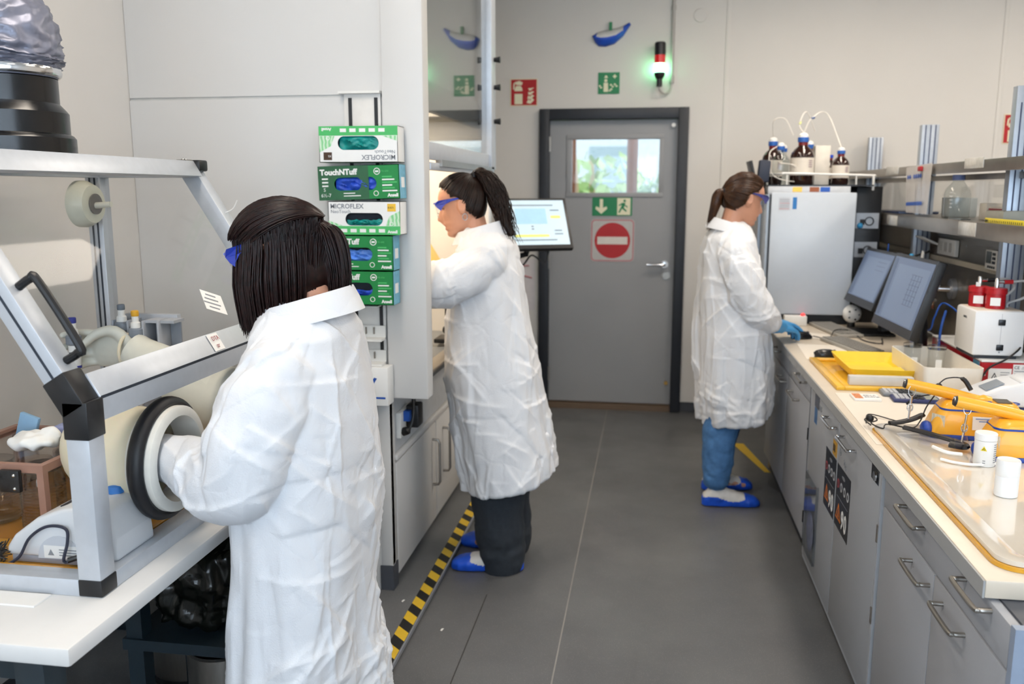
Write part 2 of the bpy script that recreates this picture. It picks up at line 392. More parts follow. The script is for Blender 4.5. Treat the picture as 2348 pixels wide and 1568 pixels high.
# ------------------------------------------------------------------ door_1
dr = struct(MB().box(DX0, YB - 0.045, 0, DX0 + 0.068, YB + 0.12, DZ).box(DX1 - 0.068, YB - 0.045, 0, DX1, YB + 0.12, DZ).box(DX0 + 0.068, YB - 0.045, DZ - 0.07, DX1 - 0.068, YB + 0.12, DZ).build('door_1', M_DARK, bevel=0.003))
M_DOOR = mat('door_paint', '#98999a', 0.5, var=0.01, scale=5)
LX0, LX1 = DX0 + 0.068, DX1 - 0.068
GX0, GX1, GZ0, GZ1 = -0.55, 0.045, 1.523, 1.883
yl = YB + 0.02
MB().box(LX0, yl, 0.045, GX0, yl + 0.05, DZ - 0.075).box(GX1, yl, 0.045, LX1, yl + 0.05, DZ - 0.075).box(GX0, yl, 0.045, GX1, yl + 0.05, GZ0).box(GX0, yl, GZ1, GX1, yl + 0.05, DZ - 0.075).build('door_leaf', M_DOOR, dr)
f = MB()
for a in ((GX0 - 0.035, GZ0 - 0.03, GX1 + 0.03, GZ0), (GX0 - 0.035, GZ1, GX1 + 0.03, GZ1 + 0.03), (GX0 - 0.035, GZ0, GX0, GZ1), (GX1, GZ0, GX1 + 0.03, GZ1)):
    f.box(a[0], yl - 0.008, a[1], a[2], yl, a[3])
f.build('glazing_frame', M_DOOR, dr, bevel=0.002)
bx('pane', M_GLASS, GX0, yl + 0.02, GZ0, GX1, yl + 0.026, GZ1, dr)
bx('threshold', mat('brown_threshold', '#6d5a48', 0.6), LX0, YB - 0.03, 0, LX1, YB + 0.08, 0.035, dr)
h = MB().cyl((0.10, yl, 1.035), (0.10, yl - 0.05, 1.035), 0.010).tube([(0.10, yl - 0.05, 1.035), (0.09, yl - 0.055, 1.035), (-0.02, yl - 0.055, 1.035)], 0.010, 12)
h.lathe([(0.026, 0), (0.026, 0.008)], (0.10, yl - 0.008, 1.035), axis='y'); h.build('door_handle', M_CHROME, dr, smooth=True)
MB().lathe([(0.026, 0), (0.026, 0.008)], (0.115, yl - 0.008, 0.957), axis='y').build('lock_rosette', M_STEEL, dr, smooth=True)
for z in (0.25, 1.05, 1.85): MB().cyl((LX0 + 0.002, YB - 0.02, z - 0.05), (LX0 + 0.002, YB - 0.02, z + 0.05), 0.011, n=10).build('hinge', M_STEEL, dr, smooth=True)
MB().cyl((LX1 - 0.03, yl, 1.97), (LX1 - 0.03, yl - 0.03, 1.97), 0.014).build('door_stop', M_WHITE, dr, smooth=True)
MB().cyl((LX1 - 0.03, yl, 0.20), (LX1 - 0.03, yl - 0.02, 0.20), 0.014).build('door_stop', mat('brass', '#b08a4a', 0.3, 0.8), dr, smooth=True)
# ---- what the door window shows: corridor with a wooden window, garden and neighbouring building
bx('ground', mat('paving_outside', '#9b9a94', 0.8), -9, YB + 0.12, -0.10, 9, 26, -0.05)['kind'] = 'structure'
M_WOOD = mat('brown_window_wood', '#8a5b3f', 0.5, var=0.2, scale=12, stretch=(8, 8, 1))
w1 = struct(MB().box(-1.6, 7.65, 0.0, 1.4, 7.72, 0.9).box(-1.6, 7.65, 2.5, 1.4, 7.72, 2.7).build('window_1', M_WOOD))
for x0, x1 in ((-1.6, -0.9), (-0.715, -0.655), (-0.215, -0.125), (0.5, 0.6)): bx('mullion', M_WOOD, x0, 7.64, 0.9, x1, 7.73, 2.5, w1)
bx('pane', M_GLASS, -0.9, 7.68, 0.9, 1.4, 7.686, 2.5, w1)
bx('corridor_wall', M_WALL, -1.9, 6.22, 0, -1.8, 7.64, 2.7)['kind'] = 'structure'
bld = thing('neighbouring_building', 'pale building far outside beyond the door window', 'building')
bx('facade', mat('pale_render', '#c3cccb', 0.8), -6, 20, 0, 6, 20.5, 6, bld)
for k in range(6): bx('window', mat('far_glass', '#7f979a', 0.2), -5 + 1.8 * k, 19.95, 0.9, -4 + 1.8 * k, 20.0, 2.5, bld)
def tree(name, label, x, y, s, col):
    t = thing(name, label, 'tree', 'trees outside the door window', (x, y, 0))
    MB().tube([(0, 0, -0.1), (0.05, 0, 0.9), (0, 0.05, 1.9)], [0.07, 0.05, 0.03], 8).build('trunk', mat('bark', '#b9a27c', 0.9), t, smooth=True)
    m = MB()
    for i in range(900):
        d = Vector(rng.normal(size=3)); d.normalize(); p = d * (s * rng.uniform(0.35, 1.0)); p.z = abs(p.z) * 1.2 + 1.0 - 0.25 * s
        a = Vector(rng.normal(size=3)).normalized() * 0.10; b = Vector(rng.normal(size=3)).normalized() * 0.06
        m.add([p - a, p + b, p + a, p - b], [(0, 1, 2, 3)])
    m.build('foliage', mat('leaf_' + col[1:], col, 0.6), t)['kind'] = 'stuff'
tree('garden_tree', 'light green tree left of the wooden mullion outside', -0.75, 11.0, 1.1, '#9dbb72')
tree('garden_tree', 'darker green tree right of the wooden mullion outside', 0.25, 13.6, 0.9, '#6d9060')
tree('garden_tree', 'small tree low behind the left of the door window', -0.8, 9.1, 0.42, '#7aa860')
# ------------------------------------------------------------------ ceiling luminaires (out of frame, real lamps of the room)
def luminaire(x, y, power, label):
    t = thing('ceiling_luminaire', label, 'ceiling light', 'recessed ceiling lights')
    bx('housing', M_WHITE, x - 0.16, y - 0.63, ZC - 0.05, x + 0.16, y + 0.63, ZC, t)
    l = area('lamp', (x, y, ZC - 0.055), (0, 0, 0), 0.28, 1.2, power, WARM); l.parent = t
for i, (x, y, p) in enumerate(LUMS):
    luminaire(x, y, p, ['ceiling light above the fume hood aisle', 'ceiling light above the glovebox aisle', 'ceiling light above the computer bench', 'ceiling light above the near bench end', 'ceiling light beyond the shelf bench', 'ceiling light far right over the second aisle', 'ceiling light behind the camera left', 'ceiling light behind the camera right'][i])
# ================================================================== raised floor strip with hazard tape
ZS = 0.022
st = struct(MB().box(XL, 2.25, 0, -0.79, 4.75, ZS).build('trim_3', M_FLOOR, bevel=0.003))
MB().box(-0.792, 2.25, ZS - 0.012, -0.786, 4.75, ZS + 0.001).build('edge_profile', M_ALU, st)
tp = thing('hazard_tape', 'yellow and black striped hazard tape along the floor in front of the fume hood', 'tape')
MT_Y = mat('tape_yellow', '#e0b92c', 0.45, var=0.04); MT_K = mat('tape_black', '#1b1b1c', 0.5, var=0.1)
y = 2.26; k = 0
while y < 4.66:
    L = 0.058; a = 0.045
    MB().prism([(-0.842, y + a), (-0.794, y), (-0.794, y + L), (-0.842, y + L + a)], 'z', ZS + 0.0002, ZS + 0.0012).build('stripe', MT_Y if k % 2 else MT_K, tp)
    y += L; k += 1
# ================================================================== fume hood
HY0, HY1 = 3.04, 4.38
hd = thing('fume_hood', 'tall grey white fume hood with lit interior behind the standing woman in the middle', 'fume hood', None)
bx('side_panel', M_HOOD, XL + 0.002, HY0, ZS, -0.94, HY0 + 0.03, 1.862, hd)
bx('upper_side_panel', M_HOOD, XL + 0.002, HY0 + 0.003, 1.872, -0.94, HY0 + 0.03, ZC - 0.002, hd)
bx('joint_strip', mat('light_joint', '#c9c9c6', 0.5), XL + 0.002, HY0 + 0.008, 1.862, -0.94, HY0 + 0.03, 1.872, hd)
bx('pilaster_cover', M_HOOD, -0.936, HY0 - 0.02, 0.785, -0.787, HY0 + 0.06, ZC - 0.002, hd, bevel=0.006)
bx('pilaster_edge', mat('pilaster_edge_grey', '#b7b8b8', 0.45), -0.94, HY0 + 0.002, 0.785, -0.9365, HY0 + 0.02, ZC - 0.002, hd)
bx('corner_post', M_HOOD, -0.985, HY0 - 0.004, ZS + 0.1, -0.94, HY0 + 0.06, 0.784, hd, bevel=0.003)
bx('plinth', mat('plinth_grey', '#4b4f57', 0.6), -1.86, HY0 + 0.031, ZS, -0.965, HY1, 0.06, hd)
bx('post_foot', MATS['plinth_grey'], -0.99, HY0 - 0.006, ZS, -0.938, HY0 + 0.06, ZS + 0.098, hd)
# base cabinet: carcass, doors with handles, inclined ledge and socket panel
bx('carcass', M_HOOD, -1.86, HY0 + 0.03, 0.06, -0.965, HY1, 0.79, hd)
for (a, b, hy) in ((3.105, 3.725, 3.66), (3.735, 4.35, 3.86)):
    d = bx('door', M_HOOD, -0.964, a, 0.06, -0.938, b, 0.51, hd, bevel=0.003)
    MB().tube([(-0.938, hy, 0.235), (-0.912, hy, 0.237), (-0.905, hy, 0.25), (-0.905, hy, 0.43), (-0.912, hy, 0.443), (-0.938, hy, 0.445)], 0.006, 10).build('handle', M_STEEL, d, smooth=True)
    if a < 3.2:
        for z in (0.155, 0.42): bx('hinge', M_STEEL, -0.966, a - 0.006, z - 0.02, -0.942, a + 0.006, z + 0.02, d)
bx('ledge', M_HOOD, -0.965, HY0 + 0.06, 0.522, -0.932, HY1, 0.545, hd, bevel=0.003)
bx('service_panel', mat('service_panel_grey', '#c3c6c9', 0.45), -0.965, HY0 + 0.06, 0.55, -0.945, HY1, 0.79, hd)
bx('worktop', mat('hood_worktop', '#7c8083', 0.35), -1.86, HY0 + 0.03, 0.79, -0.86, HY1, 0.825, hd, bevel=0.004)
bx('airfoil_sill', M_STEEL, -0.90, HY0 + 0.061, 0.825, -0.835, HY1 - 0.06, 0.84, hd, bevel=0.004)
M_HIN = mat('hood_liner', '#ece8e0', 0.4, var=0.01)
bx('back_liner', M_HIN, -1.80, HY0 + 0.03, 0.825, -1.77, HY1, 2.3, hd)
bx('end_liner', M_HIN, -1.77, HY1 - 0.04, 0.825, -0.84, HY1, 2.3, hd)
bx('inner_side_liner', M_HIN, -1.77, HY0 + 0.031, 0.825, -0.94, HY0 + 0.05, 2.3, hd)
bx('roof_liner', M_HIN, -1.77, HY0 + 0.05, 1.90, -0.86, HY1 - 0.04, 1.94, hd)
bx('roof_front_rail', mat('rail_mid_grey', '#8d8b88', 0.4), -0.87, HY0 + 0.06, 1.84, -0.845, HY1 - 0.05, 1.95, hd)  # front rail in one even mid grey
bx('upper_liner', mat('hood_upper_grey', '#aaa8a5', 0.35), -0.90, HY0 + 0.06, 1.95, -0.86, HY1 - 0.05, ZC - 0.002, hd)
for z in (1.25, 1.55): MB().cyl((-1.70, HY0 + 0.06, z), (-1.70, HY1 - 0.06, z), 0.008, n=10).build('lattice_rod', M_STEEL, hd, smooth=True)
for yy in (3.45, 3.95): MB().cyl((-1.70, yy, 0.83), (-1.70, yy, 1.88), 0.008, n=10).build('lattice_rod', M_STEEL, hd, smooth=True)
# sash
sa = MB().box(-0.812, HY0 + 0.07, 1.612, -0.785, HY1 - 0.03, 1.640).box(-0.812, HY0 + 0.07, 1.650, -0.79, HY1 - 0.06, 1.712)
so = sa.build('sash_frame', M_ALUB, hd, bevel=0.003)
bx('grip_bar', M_STEEL, -0.80, HY0 + 0.20, 1.628, -0.775, HY1 - 0.03, 1.652, so)
bx('sash_glass', glassmat('sash_glass', (0.93, 0.95, 0.95), 1.7), -0.806, HY0 + 0.07, 1.712, -0.80, HY1 - 0.10, ZC - 0.01, hd)
bx('sash_post', M_ALUB, -0.83, HY1 - 0.10, 1.64, -0.775, HY1 + 0.015, ZC - 0.002, hd, bevel=0.003)
bx('end_post', M_HOOD, -0.90, HY1 - 0.06, 0.84, -0.80, HY1 + 0.015, 1.64, hd, bevel=0.003)
bx('end_panel', M_HOOD, -1.86, HY1, ZS, -0.80, HY1 + 0.03, ZC - 0.002, hd)
for z in (2.165, 2.035, 1.873):
    MB().cyl((-0.775, HY1 - 0.03, z), (-0.745, HY1 - 0.03, z), 0.010, 0.016).build('knob', M_BLACK, hd, smooth=True)
lh = area('hood_lamp', (-1.25, 3.7, 1.885), (0, 0, 0), 0.7, 1.0, HOODP, (1.0, 0.84, 0.66)); lh.parent = hd
bx('lamp_diffuser', mat('lamp_diffuser', '#fff4e4', 0.4, emit='#ffe6c8', estr=2.0), -1.62, 3.2, 1.889, -0.9, 4.2, 1.899, hd)
# socket with plugs on the service panel
sk = thing('wall_socket', 'white socket strip on the fume hood below the side panel', 'socket')
bx('plate', M_WHITE, -0.945, 3.13, 0.60, -0.925, 3.30, 0.70, sk, bevel=0.003)
pg = thing('power_plug', 'black power plug with cable plugged in below the fume hood side panel', 'plug')
MB().box(-0.925, 3.20, 0.625, -0.875, 3.275, 0.715).build('adapter', M_BLACK, pg, bevel=0.006)
MB().tube(spline([(-0.90, 3.24, 0.71), (-0.90, 3.235, 0.76), (-0.905, 3.20, 0.80)], 10), 0.006, 8).build('cable', M_BLACK, pg, smooth=True)
pg2 = thing('power_plug', 'angled black plug with thin cable left of the black adapter', 'plug')
MB().tube(spline([(-0.925, 3.15, 0.62), (-0.895, 3.15, 0.64), (-0.885, 3.17, 0.70), (-0.90, 3.21, 0.79)], 14), [0.016] * 4 + [0.006] * 10, 8).build('plug_body', M_BLACK, pg2, smooth=True)
MB().box(-0.924, 3.165, 0.66, -0.90, 3.19, 0.70).build('blue_tag', M_BLUE, pg2)
# dark pedal / pipe under the hood end
bx('pedal', M_BLACK, -1.02, 4.40, ZS, -0.84, 4.52, 0.06)
tag(bpy.data.objects['pedal'], 'black block on the floor at the far foot of the fume hood', 'pedal')
# things inside the hood
yb = thing('yellow_sheet', 'yellow sheet leaning inside the fume hood in front of the woman', 'sheet')
MB().cbox((-1.02, 4.0, 1.22), (0.02, 0.26, 0.34), Matrix.Rotation(R(-32), 3, 'Y')).build('sheet', M_YEL, yb, bevel=0.004)
dk = thing('stand_rod', 'dark clamp stand inside the fume hood opening beside the coat front', 'stand')
MB().cyl((-0.93, 3.95, 0.841), (-0.93, 3.95, 1.22), 0.012).build('rod', M_BLACK, dk, smooth=True)
MB().cbox((-0.93, 3.95, 0.851), (0.10, 0.14, 0.02)).build('foot', M_BLACK, dk, bevel=0.004)
MB().cyl((-0.93, 3.92, 0.90), (-0.90, 3.89, 0.90), 0.02).build('clamp', M_BLACK, dk, smooth=True)
# ================================================================== glove dispenser rack and glove boxes on the hood side
rk = thing('dispenser_rack', 'white slotted wall rack holding the column of glove boxes', 'rack')
bx('back_plate', mat('clear_backplate', '#dcdad6', 0.4), -1.075, HY0 - 0.012, 0.76, -0.942, HY0 - 0.002, 1.872, rk, bevel=0.002)
for x in (-1.052, -0.958): bx('slot_rail', mat('slot_black', '#1d1f22', 0.5), x - 0.006, HY0 - 0.016, 0.88, x + 0.006, HY0 - 0.012, 1.858, rk)
bx('top_cap', M_WHITE, -1.09, HY0 - 0.03, 1.872, -0.94, HY0 - 0.002, 1.880, rk)
for z in (1.005, 0.915):
    b = MB().box(-1.05, HY0 - 0.075, z, -0.942, HY0 - 0.016, z + 0.008).box(-1.05, HY0 - 0.022, z, -0.942, HY0 - 0.016, z + 0.05).build('bracket', M_WHITE, rk)
    for x in (-1.015, -0.985): bx('hook', M_STEEL, x, HY0 - 0.03, z + 0.02, x + 0.004, HY0 - 0.022, z + 0.045, b)
for z in (1.745, 1.62, 1.505, 1.38, 1.255, 1.136): bx('shelf_tab', M_WHITE, -1.04, 2.955, z - 0.006, -0.95, HY0 - 0.016, z - 0.002, rk)

def frame_hole(m, outer, inner, axis, d):
    n = len(outer); P = lambda a, b: {'y': (a, d, b), 'x': (d, a, b)}[axis]
    m.add([P(*p) for p in outer] + [P(*p) for p in inner], [(i, (i + 1) % n, n + (i + 1) % n, n + i) for i in range(n)])
def crumple(name, mt, parent, x0, x1, z0, z1, y, amp, fill=1.0, seed=0):
    nx, nz = 34, 14; V = []; Fc = []
    for j in range(nz + 1):
        for i in range(nx + 1):
            u, v = i / nx, j / nz
            e = min(1, 6 * min(u, 1 - u)) * min(1, 4 * min(v, 1 - v))
            n = mn.noise(Vector((u * 5 + seed, v * 3, seed * 1.7))) + 0.6 * mn.noise(Vector((u * 13 + v * 9, v * 3 - seed, 3.1)))
            V.append((x0 + (x1 - x0) * u, y - amp * e * (0.6 + n), z0 + (z1 - z0) * fill * v + 0.006 * n * (fill < 1) * v))
    for j in range(nz):
        for i in range(nx): a = j * (nx + 1) + i; Fc.append((a, a + 1, a + nx + 2, a + nx + 1))
    return MB().add(V, Fc).build(name, mt, parent, smooth=True, ang=60)
MG_TEAL = mat('nitrile_teal', '#0d8d87', 0.45, var=0.25, scale=30); MG_BLUE = mat('nitrile_blue', '#2a52c4', 0.45, var=0.2, scale=30)
MG_LBLUE = mat('nitrile_light_blue', '#4f83d8', 0.45, var=0.3, scale=25)
def leafy(name, base, hi, sc):
    m = mat(name, base, 0.55, var=0.0); nt = m.node_tree; b = nt.nodes['Principled BSDF']
    wv = nt.nodes.new('ShaderNodeTexWave'); wv.inputs['Scale'].default_value = sc; wv.inputs['Distortion'].default_value = 6
    tc = nt.nodes.new('ShaderNodeTexCoord'); nt.links.new(tc.outputs['Object'], wv.inputs['Vector'])
    r = nt.nodes.new('ShaderNodeValToRGB'); r.color_ramp.elements[0].color = (*lin(base), 1); r.color_ramp.elements[1].color = (*lin(hi), 1)
    nt.links.new(wv.outputs[0], r.inputs[0]); nt.links.new(r.outputs[0], b.inputs['Base Color']); return m
M_LEAF = leafy('leaf_print', '#7fd18b', '#d9efd6', 22)
M_GBOX = mat('green_card', '#158741', 0.5, var=0.04); M_GBOXD = mat('dark_green_card', '#2c6240', 0.5, var=0.15, scale=8)
M_SIDEB = mat('pale_blue_card', '#74b6cf', 0.55, var=0.12, scale=60); M_LGREEN = mat('light_green_print', '#4fbd6a', 0.55)
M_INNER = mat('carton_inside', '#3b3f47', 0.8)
def glove_box(label, x0, x1, z0, z1, style, gm, fill, flip=False, seed=0, yf=2.925, yb=3.005, rot=0.0):
    t = thing('glove_box', label, 'glove box', 'cartons of disposable gloves on the rack')
    cx, cz = (x0 + x1) / 2, (z0 + z1) / 2; W, Hh = x1 - x0, z1 - z0
    t.location = (cx, yf, cz); t.rotation_euler = (0, R(rot) + (PI if flip else 0), 0)
    D = yb - yf; a, b = W / 2, Hh / 2; s = -1 if flip else 1
    card = M_CLEANW if style == 'neo' else M_GBOX
    c = MB().box(-a, 0.004, -b, a, D, b)
    # the carton is an open-fronted box (walls 2 mm) so that the oval opening shows its inside
    w = 0.002; c = MB().box(-a, 0, -b, -a + w, D, b).box(a - w, 0, -b, a, D, b).box(-a, 0, -b, a, D, -b + w).box(-a, 0, b - w, a, D, b).box(-a, D - w, -b, a, D, b)
    c.build('carton', card if style == 'neo' else M_GBOX, t)
    ox, oz = (0.0 if style == 'neo' else -0.012), (-0.004)
    hw = W * 0.26; hh = Hh * 0.19
    inner = rrect(ox - hw, oz - hh, ox + hw, oz + hh, hh * 0.99, 8); outer = rrect(-a, -b, a, b, 0.0008, 8)
    m = MB(); frame_hole(m, outer, inner, 'y', 0.0); m.build('front_face', card, t)
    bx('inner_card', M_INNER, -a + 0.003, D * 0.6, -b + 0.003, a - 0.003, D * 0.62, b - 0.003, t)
    crumple('gloves', gm, t, ox - hw + 0.002, ox + hw - 0.002, oz - hh - 0.002, oz + hh + 0.002, 0.012, 0.016, fill, seed)
    e = -0.0006
    if style == 'neo':
        m = MB().prism([(-a, -b), (a, -b), (a, -b + Hh * 0.26), (-a, -b + Hh * 0.26)], 'y', e, 0.0); m.build('green_band', M_LGREEN, t)
        m = MB().prism([(a - W * 0.20, -b + Hh * 0.27), (a - 0.001, -b + Hh * 0.27), (a - 0.001, b - Hh * 0.28), (a - W * 0.15, b - Hh * 0.45)], 'y', e, 0.0); m.build('leaf_print', M_LEAF, t)
        m = MB().prism([(-a + 0.001, -b + Hh * 0.27), (-a + W * 0.2, -b + Hh * 0.27), (-a + 0.001, -b + Hh * 0.42)], 'y', e, 0.0); m.build('leaf_print', M_LEAF, t)
        text('MICROFLEX', 0.0225, (-a + 0.008, e, b - 0.024), FRONT, M_INKG, t, bold=0.0004)
        text('NeoTouch', 0.0165, (-a + 0.009, e, b - 0.040), FRONT, M_INKG, t)
        m = MB().prism([(a - 0.045, b - 0.034), (a - 0.015, b - 0.034), (a - 0.015, b - 0.008), (a - 0.045, b - 0.008)], 'y', e - 0.0002, e); m.build('size_mark', mat('brown_mark', '#4a3424', 0.6) if flip else M_YEL, t)
        text('6-6½' if not flip else 'XS', 0.010, (a - 0.043, e - 0.0003, b - 0.024), FRONT, M_CLEANW if flip else M_INK, t)
        for k in range(5): bx('text_block', M_CLEANW, -a + 0.045 + k * 0.034, e - 0.0002, -b + 0.008, -a + 0.045 + k * 0.034 + 0.022, e, -b + 0.020, t)
        text('Ansell', 0.014, (a - 0.045, e - 0.0002, -b + 0.006), FRONT, M_CLEANW, t, bold=0.0006)
        MB().torus((a - 0.032, e, -b + Hh * 0.33), 0.006, 0.0012, 'y', 16, 5).build('recycle_mark', M_CLEANW, t)
    else:
        if style == 'tuffd':
            m = MB(); frame_hole(m, rrect(-a + 0.0005, -b + 0.0005, a * 0.25, b - 0.0005, 0.0008, 8), rrect(ox - hw - 0.001, oz - hh - 0.001, ox + hw * 0.28, oz + hh + 0.001, hh * 0.9, 8), 'y', e * 0.5); m.build('dark_print', M_GBOXD, t)
            text('S', 0.017, (-a + 0.018, e, -b + 0.030), FRONT, M_CLEANW, t); text('6½-7', 0.017, (-a + 0.008, e, -b + 0.011), FRONT, M_CLEANW, t)
            for k in range(3): bx('text_block', M_CLEANW, -a + 0.014, e - 0.0002, 0.012 - k * 0.012, -a + 0.036, e, 0.017 - k * 0.012, t)
        text('TouchNTuff', 0.0265, (-a + 0.008, e - 0.0001, b - 0.030), FRONT, M_CLEANW, t, bold=0.0011)
        MB().torus((a * 0.46, e, b - 0.022), 0.0105, 0.0015, 'y', 20, 5).build('round_mark', M_CLEANW, t)
        bx('bar_mark', M_CLEANW, a * 0.46 - 0.006, e - 0.0004, b - 0.025, a * 0.46 + 0.006, e, b - 0.019, t)
        text('92-600', 0.009, (a * 0.57, e, b - 0.025), FRONT, M_LGREEN, t)
        for k in range(6): bx('text_line', M_CLEANW if k % 2 else M_LGREEN, a * 0.58, e - 0.0002, b - 0.043 - k * 0.0095, a * (0.82 + 0.12 * (k % 3) / 2), e, b - 0.0385 - k * 0.0095, t)
        for k in range(2): bx('text_line', M_CLEANW, -0.055, e - 0.0002, -b + 0.012 + k * 0.009, 0.006 - 0.02 * k, e, -b + 0.015 + k * 0.009, t)
        MB().torus((a * 0.42, e, -b + 0.020), 0.008, 0.0013, 'y', 18, 5).build('recycle_mark', M_CLEANW, t)
        text('Ansell', 0.015, (a - 0.043, e, -b + 0.008), FRONT, M_CLEANW, t, bold=0.0008)
        bx('end_print', M_SIDEB, a, 0.002, -b + 0.001, a + 0.0006, D - 0.002, b - 0.001, t); bx('end_label', M_CLEANW, a + 0.0006, 0.02, -0.02, a + 0.001, 0.06, 0.015, t)
    return t
glove_box('topmost glove carton, white and light green, turned upside down with teal gloves', -1.132, -0.853, 1.634, 1.755, 'neo', MG_TEAL, 1.0, True, 1)
glove_box('dark green glove carton second from the top with bright blue gloves', -1.140, -0.850, 1.508, 1.624, 'tuffd', MG_BLUE, 1.0, False, 2, rot=-1.5)
glove_box('white glove carton in the middle of the column, nearly empty with a few teal gloves', -1.108, -0.850, 1.388, 1.502, 'neo', MG_TEAL, 0.45, False, 3)
glove_box('green glove carton fourth from the top with pale blue gloves hanging out', -1.140, -0.878, 1.264, 1.385, 'tuff', MG_LBLUE, 0.8, False, 4)
glove_box('lowest green glove carton partly hidden behind the dark haired head', -1.142, -0.880, 1.143, 1.262, 'tuff', MG_BLUE, 0.4, False, 5)
wbx = thing('glove_box', 'small white carton with a blue hand print low on the rack', 'glove box', 'cartons of disposable gloves on the rack')
MB().box(-1.06, 2.945, 0.775, -0.915, 3.015, 0.914).build('carton', M_CLEANW, wbx, bevel=0.001)
MB().prism([(-1.0, 0.85), (-0.985, 0.84), (-0.97, 0.85), (-0.955, 0.875), (-0.965, 0.878), (-0.975, 0.865), (-0.978, 0.89), (-0.985, 0.868), (-0.99, 0.89), (-0.995, 0.868)], 'y', 2.9442, 2.9448).build('hand_print', M_BLUE, wbx)
bx('blue_line', M_BLUE, -1.05, 2.9442, 0.80, -0.925, 2.9448, 0.807, wbx)
# ================================================================== touch monitor on an arm at the hood end
mo = thing('touch_monitor', 'small touch screen on an arm between the fume hood and the door', 'monitor')
SC_W = leafy('screen_print', '#b9d3e2', '#cfdde6', 1.5)
cx, cz = -0.60, 1.37; TM = Matrix.Rotation(R(25), 3, 'Z') @ Matrix.Rotation(R(-30), 3, 'X')
def tb(name, m, c, d, par, bev=0.0):
    p = TM @ Vector(c); return MB().cbox((cx + p.x, 4.60 + p.y, cz + p.z), d, TM).build(name, m, par, bevel=bev)
tb('housing', M_BLACK, (0, 0.02, 0), (0.38, 0.035, 0.30), mo, 0.005)
M_SCR = mat('lit_screen', '#b7cddb', 0.3, var=0.02, emit='#b5d0e2', estr=0.38); M_SCRB = mat('lit_screen_panel', '#9cc4dc', 0.3, emit='#93c3e0', estr=0.35)
M_SCRY = mat('lit_screen_yellow', '#d8df78', 0.3, emit='#d8df70', estr=0.4)
sc = tb('screen', M_SCR, (0, 0.0015, 0.004), (0.345, 0.002, 0.262), mo)
tb('chart_panel', M_SCRB, (-0.02, 0.0, 0.04), (0.17, 0.001, 0.09), sc); tb('yellow_field', M_SCRY, (0.115, 0.0, 0.035), (0.055, 0.001, 0.016), sc); tb('yellow_bar', M_SCRY, (-0.03, 0.0, -0.075), (0.19, 0.001, 0.014), sc)
for k, (u, v, ww) in enumerate(((0.115, 0.075, 0.05), (0.12, -0.045, 0.04), (0.12, -0.065, 0.045), (-0.02, 0.105, 0.26), (-0.02, -0.035, 0.012), (-0.02, -0.02, 0.012), (-0.02, -0.1, 0.25))):
    tb('text_line', mat('screen_text', '#7f96a8', 0.4), (u, 0.0, v), (ww, 0.001, 0.007), sc)
MB().tube([(-0.62, 4.64, 1.33), (-0.66, 4.66, 1.20), (-0.75, 4.55, 1.18), (-0.83, 4.415, 1.18)], 0.016, 10).build('arm', M_BLACK, mo, smooth=True)
bx('mounting_plate', M_BLACK, -0.87, HY1 + 0.031, 1.13, -0.805, HY1 + 0.04, 1.23, mo)
MB().tube(spline([(-0.53, 4.63, 1.24), (-0.55, 4.60, 1.16), (-0.62, 4.6, 1.20), (-0.68, 4.6, 1.14), (-0.78, 4.5, 1.16)], 30), 0.005, 8).build('cable', M_BLACK, mo, smooth=True)
# ================================================================== glovebox table
ZT = 0.75
tb_ = thing('lab_table', 'white table top with black steel frame carrying the glovebox', 'table')
bx('table_top', mat('table_white', '#dddcda', 0.4, var=0.01), XL + 0.01, 1.27, ZT - 0.036, -0.985, 2.72, ZT, tb_, bevel=0.006)
M_LEG = mat('dark_teal_steel', '#1d2b33', 0.45, var=0.05)
for (x, y) in ((-1.10, 1.34), (-1.10, 2.62), (-1.80, 1.34), (-1.80, 2.62)): bx('leg', M_LEG, x - 0.03, y - 0.03, 0.0 if y < 2.25 else ZS, x + 0.03, y + 0.03, ZT - 0.037, tb_, bevel=0.002)
for y in (1.34, 2.62): bx('cross_rail', M_LEG, -1.77, y - 0.02, ZT - 0.10, -1.13, y + 0.02, ZT - 0.04, tb_)
for x in (-1.10, -1.80): bx('long_rail', M_LEG, x - 0.02, 1.37, ZT - 0.10, x + 0.02, 2.59, ZT - 0.04, tb_)
bx('foot_rail', M_LEG, -1.82, 1.95, 0.13, -1.08, 1.99, 0.17, tb_)
# steel trolley / stool frame and waste bin under the table
tr = thing('under_table_trolley', 'dark steel trolley frame under the white table carrying a black bag', 'trolley')
for (x, y) in ((-1.30, 1.95), (-1.02, 1.95), (-1.30, 2.22), (-1.02, 2.22)): bx('leg', M_LEG, x - 0.022, y - 0.022, 0.0, x + 0.022, y + 0.022, 0.40 if x > -1.1 else 0.70, tr)
bx('deck', M_LEG, -1.33, 1.92, 0.36, -1.0, 2.245, 0.39, tr)
bg_ = thing('rubbish_bag', 'crumpled black bin bag on the trolley under the table', 'bag')
def bagd(p): return 0.028 * mn.noise(Vector((p.x * 20, p.y * 20, p.z * 7))) + 0.014 * (1 - abs(mn.noise(p * 30))) + 0.005 * mn.noise(p * 70)
fuse(MB().sphere((-1.15, 2.085, 0.545), 0.125, 0.12, 0.13).box(-1.25, 1.99, 0.41, -1.06, 2.18, 0.60), 'bag_film', mat('black_film', '#12140f', 0.22, var=0.2), bg_, 0.008, 3, bagd)
bn = thing('waste_bin', 'round stainless waste bin standing under the table', 'bin')
MB().lathe([(0.115, 0), (0.12, 0.01), (0.125, 0.50), (0.118, 0.505), (0.118, 0.50), (0.11, 0.03)], (-1.42, 2.40, ZS), 32).build('bin_body', M_STEEL, bn, smooth=True)
MB().torus((-1.42, 2.40, ZS + 0.012), 0.118, 0.012).build('rubber_base', M_RUBBER, bn, smooth=True)
